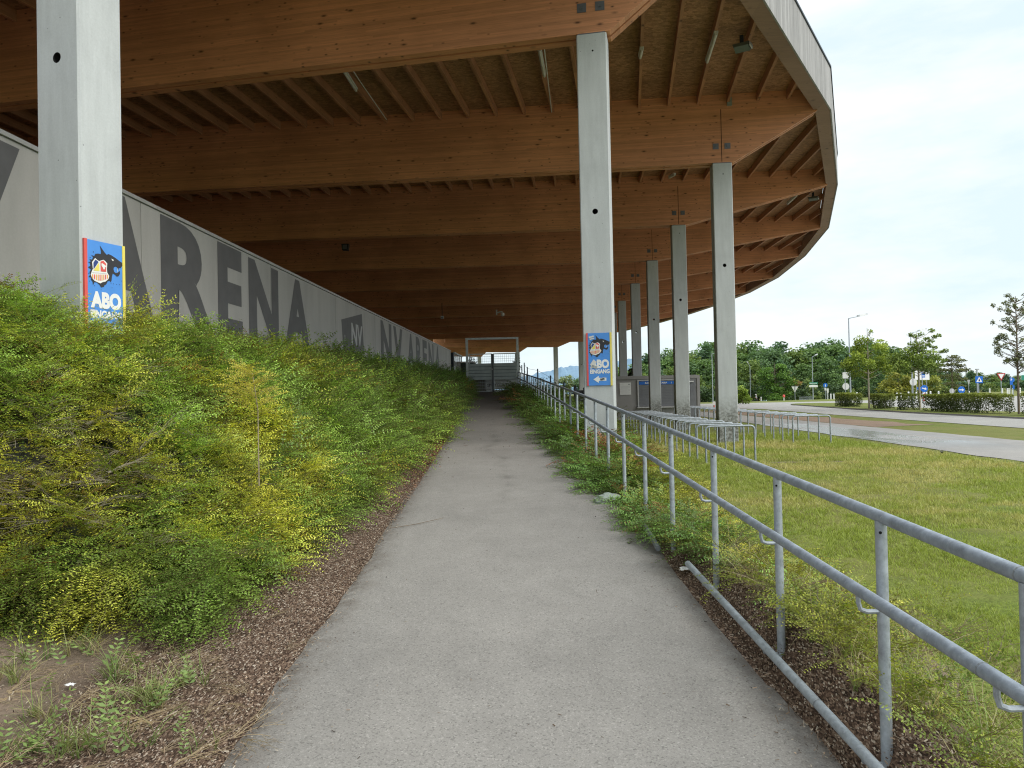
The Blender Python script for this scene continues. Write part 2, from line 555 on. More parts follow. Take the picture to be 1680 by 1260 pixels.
def thing(name, label, cat, loc=(0, 0, 0), rotz=0.0, group=None):
    o = bpy.data.objects.new(name, None)
    o.empty_display_size = 0.2
    COL.objects.link(o)
    o.location = loc
    o.rotation_euler = (0, 0, rotz)
    return tag(o, label, cat, group)


def tag(o, label=None, cat=None, group=None, kind=None):
    if label:
        o['label'] = label
    if cat:
        o['category'] = cat
    if group:
        o['group'] = group
    if kind:
        o['kind'] = kind
    return o


def dup(root, loc, rotz=None, scale=None, label=None, group=None):
    r = root.copy()
    COL.objects.link(r)
    r.location = loc
    if rotz is not None:
        r.rotation_euler = (0, 0, rotz)
    if scale is not None:
        r.scale = scale
    if label:
        r['label'] = label
    if group:
        r['group'] = group
    for ch in list(root.children):
        c = ch.copy()
        COL.objects.link(c)
        c.parent = r
        for g in list(ch.children):
            d = g.copy()
            COL.objects.link(d)
            d.parent = c
    return r


ORD = ['first', 'second', 'third', 'fourth', 'fifth', 'sixth', 'seventh', 'eighth', 'ninth', 'tenth', 'eleventh', 'twelfth',
       'thirteenth', 'fourteenth', 'fifteenth', 'sixteenth', 'seventeenth', 'eighteenth', 'nineteenth', 'twentieth', 'twenty-first', 'twenty-second', 'twenty-third', 'twenty-fourth']


def mesh_arrays(name, V, F, C, mat, parent=None):
    """V (n,3), F (m,4) quads, C (n,3) linear colours -> one mesh object"""
    me = bpy.data.meshes.new(name)
    me.vertices.add(len(V))
    me.vertices.foreach_set('co', np.ascontiguousarray(V, dtype=np.float32).ravel())
    k = F.shape[1]
    me.loops.add(F.size)
    me.loops.foreach_set('vertex_index', np.ascontiguousarray(F, dtype=np.int32).ravel())
    me.polygons.add(len(F))
    me.polygons.foreach_set('loop_start', np.arange(0, F.size, k, dtype=np.int32))
    me.update(calc_edges=True)
    if C is not None:
        a = me.attributes.new('col', 'FLOAT_COLOR', 'POINT')
        c4 = np.ones((len(V), 4), dtype=np.float32)
        c4[:, :3] = np.clip(C, 0.002, 0.95)
        a.data.foreach_set('color', c4.ravel())
    me.materials.append(mat)
    o = bpy.data.objects.new(name, me)
    COL.objects.link(o)
    if parent:
        o.parent = parent
    return o


def text_mesh(s, bold=0.0):
    """2D outline mesh of a word in the built-in font: verts (x,y) and faces, with its bounds"""
    cu = bpy.data.curves.new('t', 'FONT')
    cu.body = s
    cu.offset = bold
    cu.resolution_u = 6
    cu.fill_mode = 'FRONT'
    cu.extrude = 0.0
    ob = bpy.data.objects.new('t', cu)
    COL.objects.link(ob)
    dg = bpy.context.evaluated_depsgraph_get()
    me = bpy.data.meshes.new_from_object(ob.evaluated_get(dg))
    vs = [(v.co.x, v.co.y) for v in me.vertices]
    fs = [tuple(p.vertices) for p in me.polygons]
    bpy.data.objects.remove(ob)
    bpy.data.curves.remove(cu)
    bpy.data.meshes.remove(me)
    x0, x1 = min(v[0] for v in vs), max(v[0] for v in vs)
    y0, y1 = min(v[1] for v in vs), max(v[1] for v in vs)
    vs = [((x - x0) / (x1 - x0), (y - y0) / (y1 - y0)) for x, y in vs]
    return vs, fs


def text_into(mb, s, org, ax, ay, w, h, bold=0.0, mi=0):
    """word s stretched into the box w x h whose lower left corner is org"""
    vs, fs = text_mesh(s, bold)
    org, ax, ay = Vector(org), Vector(ax), Vector(ay)
    mb.add([org + ax * (u * w) + ay * (v * h) for u, v in vs], fs, mi)
    return mb


# ------------------------------------------------------------------ noise for shaping
def _hash(ix, iy, s):
    h = np.sin(ix * 127.1 + iy * 311.7 + s * 74.7) * 43758.5453
    return h - np.floor(h)


def vnoise(x, y, s=0.0):
    x, y = np.asarray(x, float), np.asarray(y, float)
    ix, iy = np.floor(x), np.floor(y)
    fx, fy = x - ix, y - iy
    fx, fy = fx * fx * (3 - 2 * fx), fy * fy * (3 - 2 * fy)
    a, b = _hash(ix, iy, s), _hash(ix + 1, iy, s)
    c, d = _hash(ix, iy + 1, s), _hash(ix + 1, iy + 1, s)
    return (a * (1 - fx) + b * fx) * (1 - fy) + (c * (1 - fx) + d * fx) * fy


def fbm(x, y, s=0.0):
    return (vnoise(x, y, s) * 0.55 + vnoise(x * 2.1 + 3, y * 2.1, s + 1) * 0.28 + vnoise(x * 4.3, y * 4.3 + 7, s + 2) * 0.17)


def sstep(t):
    t = np.clip(t, 0, 1)
    return t * t * (3 - 2 * t)


# ------------------------------------------------------------------ terrain
SLOPE = 0.0445
GATE_Y = 38.5


def path_c(y):
    y = np.clip(y, -12, 46)
    return 0.1 - 0.012 * y - 0.0004 * y * np.abs(y)


def path_z(y):
    return SLOPE * np.clip(y, 0, 40.0)


def wall_x(y):
    return -6.2 + 0.034 * np.clip(y, -20, 70)


def hedge_off(y):
    """distance of the planted edge from the path; the planting ends bluntly a few metres before the camera"""
    return 0.36 + 0.20 * np.exp(-np.maximum(y - 5.2, 0) / 2.0) + 3.2 / (1 + np.exp((y - 4.45) / 0.13))


def bank_off(y):
    return 0.40 + np.minimum(1.65 * np.exp(-(y - 3.2) / 1.9), 3.2) + 2.4 / (1 + np.exp((y - 4.50) / 0.30))


def terrain(x, y):
    x, y = np.asarray(x, float), np.asarray(y, float)
    c, pz = path_c(y), path_z(y)
    L, Rr = c - 1.25, c + 1.22
    # left bank: low bare strip beside the path, then a steep planted face that flattens towards the wall
    fade = sstep((y + 6) / 8.0)
    top = np.interp(y, [4, 7, 10, 20, 38], [2.1, 2.05, 1.86, 1.82, 2.08]) * (0.25 + 0.75 * fade)
    off = bank_off(y)
    d = L - x
    q = d - off
    zl = pz + 0.10 * np.clip(d / np.maximum(off, 0.3), 0, 1) + np.maximum(top - pz - 0.10, 0.1) * sstep(q / 2.6) ** 0.8
    # right slope
    run = 0.35 + pz * 1.9
    zr = pz * (1 - sstep((x - Rr - 0.12) / run))
    # low earth verge that buries the nearest handrail posts
    zr = zr + 0.24 * sstep((x - Rr + 0.03) / 0.13) * (1 - sstep((x - Rr - 0.30) / 1.3)) * (1 - sstep((y - 4.2) / 3.0)) * sstep((y + 8) / 6)
    # beyond the gate the platform stays up
    z = np.where(x < L, zl, np.where(x > Rr, zr, pz))
    beyond = sstep((y - 70) / 60.0)
    z = np.where((x < Rr + 5) & (y > 40), z * (1 - beyond), z)
    dip = np.clip((0.60 - x / np.maximum(y, 1)) / 0.25, 0, 1) * np.where(y > 80, (np.minimum(y, 190) - 80) ** 2 * 0.0003, 0)
    return z - dip


def zt(x, y):
    return float(terrain(x, y))

# ------------------------------------------------------------------ ground sheet
def build_ground():
    def axis(fine, coarse_lo, coarse_hi):
        return np.array(sorted(set([round(v, 4) for v in list(coarse_lo) + list(fine) + list(coarse_hi)])))
    xs = axis(np.arange(-9, 9.01, 0.13), [-4000, -2000, -900, -400, -200, -120, -80, -50, -35, -25, -18, -14, -11.5, -10],
              [9.6, 10.4, 11.5, 13, 15, 17.5, 20, 23, 27, 32, 38, 46, 56, 70, 90, 120, 170, 260, 400, 900, 2000, 4000])
    ys = axis(list(np.arange(-3, 24, 0.16)) + list(np.arange(24, 46, 0.4)), [-4000, -1500, -500, -200, -90, -45, -25, -15, -9, -6, -4.3],
              [47, 49, 52, 56, 60, 65, 70, 76, 83, 90, 97, 105, 114, 125, 140, 160, 190, 240, 320, 450, 700, 1200, 2200, 4500, 9000])
    X, Y = np.meshgrid(xs, ys)
    Z = terrain(X, Y)
    L = path_c(Y) - 1.25
    Rr = path_c(Y) + 1.22
    near = sstep((20 - Y) / 8)
    rough = (fbm(X * 1.4, Y * 1.4, 3) - 0.5) * 0.10 + (fbm(X * 6, Y * 6, 9) - 0.5) * 0.045
    offp = np.maximum(L - X, X - Rr)
    Z = Z + rough * sstep((offp - 0.02) / 0.5) * near * (Y > -3)
    Z = np.where((offp < 0.12) & (Y > -5) & (Y < 45), Z - 0.03 * sstep((0.12 - offp) / 0.12), Z)
    n = len(xs)
    F = [(j * n + i, j * n + i + 1, (j + 1) * n + i + 1, (j + 1) * n + i) for j in range(len(ys) - 1) for i in range(n - 1)]
    me = bpy.data.meshes.new('ground')
    me.from_pydata(np.stack([X, Y, Z], -1).reshape(-1, 3).tolist(), [], F)
    soil = np.where((X < L) & (Y < 46) & (Y > -12), 1.0, 0.0)
    pz = path_z(Y)
    slope_zone = (X > Rr) & (X < Rr + 0.6 + pz * 1.9) & (Y < 46) & (Y > -12)
    soil = np.where(slope_zone, 0.62, soil)
    mul = np.where((X < L) & (X > L - hedge_off(Y) - 0.25) & (Y > 5.2), 1.0, 0.0)
    mul = np.where((X < L) & (Y < 5.5), np.clip(1.35 - (L - X) / 1.15, 0, 1), mul)
    mul = np.where((X >= L - 0.3) & (X <= Rr + 0.35) & (Y < 46) & (Y > -12), 1.0, mul)
    mul = np.where((X > Rr) & (X < Rr + 0.36) & (Y < 6.5) & (Y > -6), np.maximum(mul, 0.52), mul)
    # bare stony spots and dry patches in the lawn
    dry = np.clip((fbm(X * 0.28 + 5, Y * 0.5, 21) - 0.5) * 4, 0, 1) * (X > 2) * 0.75
    for (bx, by, r) in ((5.9, 16.0, 0.42), (6.9, 15.9, 0.22), (4.9, 14.9, 0.35), (8.6, 22.4, 0.45), (15.5, 30, 0)):
        if r:
            soil = np.maximum(soil, np.clip(1.25 - np.hypot((X - bx) / 1.6, Y - by) / r - 0.5 * fbm(X * 5, Y * 5, 8), 0, 0.9))
    c4 = np.ones((X.size, 4), np.float32)
    c4[:, 0], c4[:, 1], c4[:, 2] = soil.ravel(), mul.ravel(), dry.ravel()
    a = me.attributes.new('zone', 'FLOAT_COLOR', 'POINT')
    a.data.foreach_set('color', c4.ravel())
    me.polygons.foreach_set('use_smooth', [True] * len(me.polygons))
    me.materials.append(MAT['ground'])
    o = bpy.data.objects.new('ground', me)
    COL.objects.link(o)
    tag(o, kind='structure')


build_ground()


def build_path():
    us = np.linspace(0, 1, 29)
    ys = np.concatenate([np.arange(-10, 26, 0.2), np.arange(26, 46.01, 0.5)])
    vs, ed = [], []
    for y in ys:
        l = float(path_c(y)) - 1.25 + (float(fbm(y * 1.3, 0.5, 4)) - 0.5) * 0.09 + (float(fbm(y * 9, 0.5, 5)) - 0.5) * 0.07
        r = float(path_c(y)) + 1.20 + (float(fbm(y * 1.1, 7.5, 6)) - 0.5) * 0.08 + (float(fbm(y * 9, 3.5, 7)) - 0.5) * 0.07
        for u in us:
            x = l + (r - l) * u
            crown = 0.012 * (1 - (2 * u - 1) ** 2)
            edge = 1 - min(1, min(u, 1 - u) / 0.10)
            vs.append((x, y, float(path_z(y)) + 0.006 + crown - 0.022 * max(0, edge) ** 3))
            ed.append(max(0, edge))
    n = len(us)
    F = [(j * n + i, j * n + i + 1, (j + 1) * n + i + 1, (j + 1) * n + i) for j in range(len(ys) - 1) for i in range(n - 1)]
    me = bpy.data.meshes.new('ramp_path')
    me.from_pydata(vs, [], F)
    a = me.attributes.new('edge', 'FLOAT', 'POINT')
    a.data.foreach_set('value', np.array(ed, np.float32))
    me.polygons.foreach_set('use_smooth', [True] * len(F))
    me.materials.append(MAT['path'])
    o = bpy.data.objects.new('ramp_path', me)
    COL.objects.link(o)
    tag(o, kind='structure')


build_path()


def slab(name, poly, z, mat, h=0.0, side=None):
    """flat ground area: polygon sheet, with a kerb face when h"""
    bm = bmesh.new()
    top = [bm.verts.new((x, y, z)) for x, y in poly]
    bm.faces.new(top)
    if h:
        lo = [bm.verts.new((x, y, z - h)) for x, y in poly]
        n = len(poly)
        for i in range(n):
            f = bm.faces.new((top[i], top[(i + 1) % n], lo[(i + 1) % n], lo[i]))
            f.material_index = 1
    bmesh.ops.triangulate(bm, faces=[f for f in bm.faces if len(f.verts) > 4])
    bmesh.ops.recalc_face_normals(bm, faces=bm.faces)
    me = bpy.data.meshes.new(name)
    bm.to_mesh(me)
    bm.free()
    me.materials.append(mat)
    me.materials.append(side or mat)
    o = bpy.data.objects.new(name, me)
    COL.objects.link(o)
    return tag(o, kind='structure')


kerbmat = m_concrete('kerb_concrete', (0.30, 0.29, 0.28), False)
def wob(x, y, s, a):
    return (x + (float(fbm(y * 0.9, s, 2)) - 0.5) * a, y)


ys_ = np.arange(-12, 64, 0.5)
slab('footway', [wob(9.75 + 0.035 * y, y, 1.0, 0.22) for y in ys_] + [(30, 66)] + [wob(14.35 - 0.012 * y, y, 5.0, 0.2) for y in ys_[::-1]], 0.012, MAT['wetroad'])
bed = m_asphalt('bed_soil', (0.25, 0.175, 0.125))
slab('soil_bed', [wob(14.1, y, 9.0, 0.1) for y in np.arange(29, 57, 1.0)] + [wob(16.6, y, 4.0, 1.6) for y in np.arange(57, 29, -1.0)], 0.008, bed)
arc = [(19.0, 53), (19.3, 57), (18.4, 60), (15.5, 62), (12, 63)]
slab('road', [(17.2, -12), (18.0, 28), (18.4, 42)] + arc + [(2, 64), (2, 82), (14, 86), (26, 83), (36, 83), (47, 85), (60, 90), (72, 98), (100, 110), (140, 60), (140, -12)], 0.016, MAT['road'])
nose = [(28.6 + 3.6 * math.cos(t) * 0.9, 66 + 6 * math.sin(t)) for t in np.linspace(math.pi * 1.02, 0.1, 9)]
slab('median', [(22.2, -12), (22.4, 30), (22.6, 42), (23.6, 52)] + nose + [(27.6, 56), (26.6, 44), (26.2, 30), (26.0, -12)], 0.10, MAT['ground'], 0.095, kerbmat)

# ------------------------------------------------------------------ stadium roof
H_BOT, H_TIP, H_DECK = 8.30, 9.68, 10.32
ROOF_AXES = [  # column centre x, y, outward direction in degrees, beam overhang beyond the column
    (-27.0, -7.5, -62, 1.9), (-19.5, -3.6, -48, 1.9), (-11.5, 2.0, -34, 1.9), (-4.26, 7.4, -20, 1.8), (1.66, 14.0, -11.7, 2.1), (6.36, 22.1, -6.0, 2.75), (6.9, 30.25, -4.4, 5.9),  # leading axes are unseen roof bays added to cut light from behind left
    (7.35, 38.3, -3.5, 8.5), (7.8, 46.3, -3.2, 10.0), (8.25, 55.0, -3.2, 11.0), (8.7, 63.1, -3.2, 11.1), (9.15, 71.2, -3.2, 10.4),
    (9.6, 79.5, -3.2, 9.2), (9.9, 88.5, -1.0, 7.6), (9.2, 98.5, 8.0, 5.8), (6.5, 109, 15, 3.8), (1.0, 120.5, 22, 2.6), (-5.7, 132, 30, 2.0)]
INNER = 24.0


def axis_dir(i):
    a = R(ROOF_AXES[i][2])
    return Vector((math.cos(a), math.sin(a), 0))


def on_axis(i, s, z):
    x, y, _, _ = ROOF_AXES[i]
    d = axis_dir(i)
    return Vector((x + d.x * s, y + d.y * s, z))


roof = thing('stadium_roof', 'huge curved timber roof on deep glulam beams over the ramp path', 'roof', (0, 0, 0))


def build_roof():
    for i, (x, y, ang, ov) in enumerate(ROOF_AXES):
        inn = INNER if i < 14 else 18.0
        for side in (-1, 1):
            mb = MB()
            prof = [(-inn, H_BOT), (0.34, H_BOT), (ov, H_TIP), (ov, H_DECK), (-inn, H_DECK)]
            y0 = 0.035 if side > 0 else -0.225
            mb.prism([(u, v - 8) for u, v in prof], (0, y0, 0), (1, 0, 0), (0, 0, 1), (0, 1, 0), 0.19)
            b = mb.build('roof_beam', MAT['glulam'], roof, loc=(x, y, 8), rotz=R(ang))
            # steel plates bolted through the beam above the column
            if side < 0 and 3 <= i <= 10:
                for dx in (-0.17, 0.17):
                    pm = MB()
                    pm.box((dx, -0.232, 0.78), (0.17, 0.014, 0.17))
                    pm.tube([(dx, -0.238, 0.78), (dx, -0.262, 0.78)], 0.032, 6)
                    pm.build('bolt_plate', MAT['plate'], b)
                if i >= 5:
                    jm = MB()
                    jm.box((0.0, -0.227, 1.1), (0.016, 0.006, 1.55))
                    jm.build('beam_joint', MAT['hole'], b)
    # deck sheet: one underside, one top, closed at the edges
    mb = MB()
    n = len(ROOF_AXES)
    for i in range(n - 1):
        i0, i1 = (INNER if i < 14 else 18.0), (INNER if i + 1 < 14 else 18.0)
        a, b = on_axis(i, -i0, H_DECK), on_axis(i + 1, -i1, H_DECK)
        c, d = on_axis(i + 1, ROOF_AXES[i + 1][3], H_DECK), on_axis(i, ROOF_AXES[i][3], H_DECK)
        up = Vector((0, 0, 0.28))
        mb.add([a, b, c, d, a + up, b + up, c + up, d + up], [(0, 1, 2, 3), (7, 6, 5, 4), (0, 4, 5, 1), (2, 6, 7, 3)])
    mb.build('roof_deck', MAT['osb'], roof, recalc=False)
    # joists between the beams
    joists = []

    def cross2(p, d, a, e):
        """parameters t on p+d*t and u on a+e*u where both lines meet"""
        den = d.x * e.y - d.y * e.x
        if abs(den) < 1e-6:
            return None, None
        w = a - p
        return (w.x * e.y - w.y * e.x) / den, (w.x * d.y - w.y * d.x) / den
    for i in range(n - 1):
        ova, ovb = ROOF_AXES[i][3], ROOF_AXES[i + 1][3]
        A, B = on_axis(i, ova, H_DECK - 0.004), on_axis(i + 1, ovb, H_DECK - 0.004)
        da = axis_dir(i)
        m = (da + axis_dir(i + 1)).normalized()
        d = Vector((m.y, -m.x, 0))                 # square to the beams, towards the nearer one
        far_side = ovb >= ova - 0.5
        s = -INNER + 1.0 if i < 13 else -17.0
        while s < ovb - 0.12:
            q = on_axis(i + 1, s, H_DECK - 0.004)
            t1, u1 = cross2(q, d, on_axis(i, 0, H_DECK - 0.004), da)
            t2, u2 = cross2(q, d, A, B - A)
            t = None
            if t1 is not None and t1 > 0 and u1 <= ova:
                t = t1 - 0.235
            elif t2 is not None and t2 > 0 and 0 <= u2 <= 1:
                t = t2 - 0.02
            if t is not None and t > 0.5:
                joists.append((i, s, q + d * t, q + d * 0.235))
            s += 0.86
    order = sorted(range(len(joists)), key=lambda k: (0 if 3 <= joists[k][0] <= 5 else 1, joists[k][0] if joists[k][0] > 2 else 99, -joists[k][1]))
    rest = MB()
    for r_, k in enumerate(order):
        i, s, p, q = joists[k]
        if r_ < 98:
            d = q - p
            mb = MB()
            mb.bar((0, 0, 0), (d.length, 0, 0), 0.075, 0.26)
            mb.build('roof_joist', MAT['joist'], roof, loc=p, rotz=math.atan2(d.y, d.x))
        else:
            rest.bar(p, q, 0.075, 0.26)
    o = rest.build('roof_joists', MAT['joist'], roof)
    tag(o, kind='stuff')
    # roof edge: timber edge board below, weathered cladding outside, thin metal trim on top
    tips = [on_axis(i, ROOF_AXES[i][3], 0) for i in range(n)]
    nor = []
    for i in range(n):
        a = tips[max(i - 1, 0)]
        b = tips[min(i + 1, n - 1)]
        segs = []
        if i > 0:
            d = (tips[i] - tips[i - 1]).normalized()
            segs.append(Vector((d.y, -d.x, 0)))
        if i < n - 1:
            d = (tips[i + 1] - tips[i]).normalized()
            segs.append(Vector((d.y, -d.x, 0)))
        m = sum(segs, Vector()).normalized()
        m = m / max(m.dot(segs[0]), 0.5)
        nor.append(m)
    for i in range(n - 1):
        p, q, a, b = tips[i], tips[i + 1], nor[i], nor[i + 1]
        g = 0.004
        mb = MB()
        z0, z1 = 9.70, 10.34
        for (o0, o1, zz0, zz1) in ((0.012, 0.40, z0, z1),):
            vs = [p + a * o0, q + b * o0, q + b * o1, p + a * o1]
            d = (q - p).normalized() * g
            vs = [vs[0] + d, vs[1] - d, vs[2] - d, vs[3] + d]
            vv = [v + Vector((0, 0, zz0)) for v in vs] + [v + Vector((0, 0, zz1)) for v in vs]
            mb.add(vv, [(3, 2, 1, 0), (4, 5, 6, 7), (0, 1, 5, 4), (1, 2, 6, 5), (2, 3, 7, 6), (3, 0, 4, 7)])
        e = mb.build('edge_board', MAT['soffit'], roof)
        mb = MB()
        vs = [p + a * 0.405, q + b * 0.405, q + b * 0.445, p + a * 0.445]
        vv = [v + Vector((0, 0, 9.685)) for v in vs] + [v + Vector((0, 0, 10.92)) for v in vs]
        mb.add(vv, [(3, 2, 1, 0), (4, 5, 6, 7), (0, 1, 5, 4), (1, 2, 6, 5), (2, 3, 7, 6), (3, 0, 4, 7)])
        c = mb.build('edge_cladding', MAT['clad'], roof)
        mb = MB()
        vs = [p + a * 0.30, q + b * 0.30, q + b * 0.475, p + a * 0.475]
        vv = [v + Vector((0, 0, 10.923)) for v in vs] + [v + Vector((0, 0, 10.975)) for v in vs]
        mb.add(vv, [(3, 2, 1, 0), (4, 5, 6, 7), (0, 1, 5, 4), (1, 2, 6, 5), (2, 3, 7, 6), (3, 0, 4, 7)])
        mb.build('edge_trim', MAT['darkmetal'], c)
    # wall added on the inside to keep sky light out of the roof space
    mb = MB()
    for i in range(13):
        a, b = on_axis(i, -INNER + 0.3, 0), on_axis(i + 1, -INNER + 0.3, 0)
        mb.bar(a + Vector((0, 0, 10.3)), b + Vector((0, 0, 10.3)), 0.2, 8.6)
    mb.build('added_closure', MAT['joist'], roof)


build_roof()


# ------------------------------------------------------------------ concrete columns
def column_mesh(mb, w, d, z0, z1, hole_z, hr, c=0.018):
    """chamfered shaft, w along local x (radial), d along local y, with a round hole running along y"""
    hw, hd = w / 2, d / 2
    ring = [(-hw + c, -hd), (hw - c, -hd), (hw, -hd + c), (hw, hd - c), (hw - c, hd), (-hw + c, hd), (-hw, hd - c), (-hw, -hd + c)]
    lo = [(x, y, z0) for x, y in ring]
    hi = [(x, y, z1) for x, y in ring]
    fs = [tuple(range(7, -1, -1)), tuple(range(8, 16))]
    for i in range(8):
        if i not in (0, 4):
            fs.append((i, (i + 1) % 8, (i + 1) % 8 + 8, i + 8))
    mb.add(lo + hi, fs)
    N = 20
    x = hw - c
    b = 0.2
    for sgn in (-1, 1):
        y = sgn * hd
        mb.add([(-x, y, z0), (x, y, z0), (x, y, hole_z - b), (-x, y, hole_z - b)], [(0, 1, 2, 3)])
        mb.add([(-x, y, hole_z + b), (x, y, hole_z + b), (x, y, z1), (-x, y, z1)], [(0, 1, 2, 3)])
        cir, rec = [], []
        for k in range(N):
            a = 2 * math.pi * (k + 0.5) / N
            ca, sa = math.cos(a), math.sin(a)
            cir.append((hr * ca, y, hole_z + hr * sa))
            t = min(x / abs(ca) if abs(ca) > 1e-6 else 9, b / abs(sa) if abs(sa) > 1e-6 else 9)
            rec.append((t * ca, y, hole_z + t * sa))
        # put true corners in
        fs = [(k, (k + 1) % N, (k + 1) % N + N, k + N) for k in range(N)]
        mb.add(cir + rec, fs)
        for sx in (-1, 1):
            for sz in (-1, 1):
                cor = (sx * x, y, hole_z + sz * b)
                near = sorted(rec, key=lambda p: (p[0] - cor[0]) ** 2 + (p[2] - cor[2]) ** 2)
                e1 = [p for p in near if abs(abs(p[0]) - x) < 1e-6 and p[0] * sx > 0][0]
                e2 = [p for p in near if abs(abs(p[2] - hole_z) - b) < 1e-6 and (p[2] - hole_z) * sz > 0][0]
                mb.add([cor, e1, e2], [(0, 1, 2)])
    tub = []
    for sgn in (-1, 1):
        for k in range(N):
            a = 2 * math.pi * (k + 0.5) / N
            tub.append((hr * math.cos(a), sgn * hd, hole_z + hr * math.sin(a)))
    mb.add(tub, [(k, (k + 1) % N, (k + 1) % N + N, k + N) for k in range(N)], 1)


COL_LABEL = {
    1: 'broad concrete column at the left edge rising out of the hedge, sign on its right face',
    2: 'tall pale concrete column beside the handrail with the blue arrow sign',
    3: 'concrete column with mottled dark foot behind the front bike hoops, furthest right',
    4: 'concrete column with dark weathered foot just left of the furthest right column',
    5: 'concrete column in front of the grey ticket booth windows',
    6: 'slim concrete column rising behind the left part of the ticket booth roof',
    7: 'slimmest concrete column seen close beside the column with the arrow sign',
    13: 'distant concrete column standing against the blue hill',
    15: 'distant concrete column framed by the left leaf of the gate',
    14: 'distant concrete column behind the right post of the gate',
}


def build_columns():
    for i, (x, y, ang, ov) in enumerate(ROOF_AXES):
        z0 = min(zt(x, y), zt(x + 0.4, y), zt(x - 0.4, y)) - 0.5
        lab = COL_LABEL.get(i - 2, 'concrete column under the roof, out of sight from the camera')
        t = thing('concrete_column', lab, 'column', (x, y, z0), R(ang), 'concrete columns carrying the roof')
        hz = (4.95 if i in (3, 4) else 5.25) - z0
        mb = MB()
        column_mesh(mb, 0.56, 0.50, 0.0, 8.27 - z0, hz, 0.052)
        s = mb.build('shaft', [MAT['column'] if i in (5, 6, 7) else MAT['column_clean'], MAT['hole']], t)
        cp = MB()
        cp.box((0, 0, 8.285 - z0), (0.50, 0.46, 0.028))
        cp.build('cap_plate', MAT['plate'], t)
        dm = MB()
        dm.tube([(0.02, -0.25, 7.95 - z0), (0.02, -0.2535, 7.95 - z0)], 0.018, 10)
        dm.build('anchor_hole', MAT['hole'], t)
        ROOT_COL[i] = t


ROOT_COL = {}
build_columns()


# ------------------------------------------------------------------ blue entrance signs
def emblem_pt(x, y):
    u = (x - 215) / 455 * 0.40
    v = 0.97 - (y - (125 + 0.20 * (x - 215))) * 0.00079
    return u, v


WOLF = [(375, 205), (405, 250), (435, 292), (465, 325), (482, 312), (520, 327), (580, 365), (640, 410), (680, 436), (684, 455), (664, 474), (640, 500),
        (628, 488), (612, 520), (598, 482), (575, 474), (556, 482), (551, 508), (560, 540), (582, 556), (604, 553), (636, 528), (637, 568), (618, 596), (596, 602),
        (566, 575), (540, 560), (528, 600), (522, 650), (508, 668), (496, 648), (470, 655), (452, 690), (430, 700), (420, 722), (384, 726), (366, 694), (330, 662),
        (300, 655), (282, 692), (276, 650), (254, 620), (262, 600), (226, 588), (248, 560), (240, 530), (258, 500), (222, 470), (252, 452), (246, 420), (224, 408),
        (258, 402), (240, 372), (272, 380), (288, 350), (262, 322), (300, 336), (318, 308), (352, 306), (386, 312), (390, 286)]
SHIELD = [(310, 360), (336, 384), (360, 400), (388, 392), (415, 384), (440, 402), (466, 432), (460, 500), (464, 545), (490, 588), (480, 625), (440, 656), (400, 662), (375, 676),
          (340, 660), (300, 640), (268, 606), (252, 562), (262, 530), (280, 492), (270, 410)]


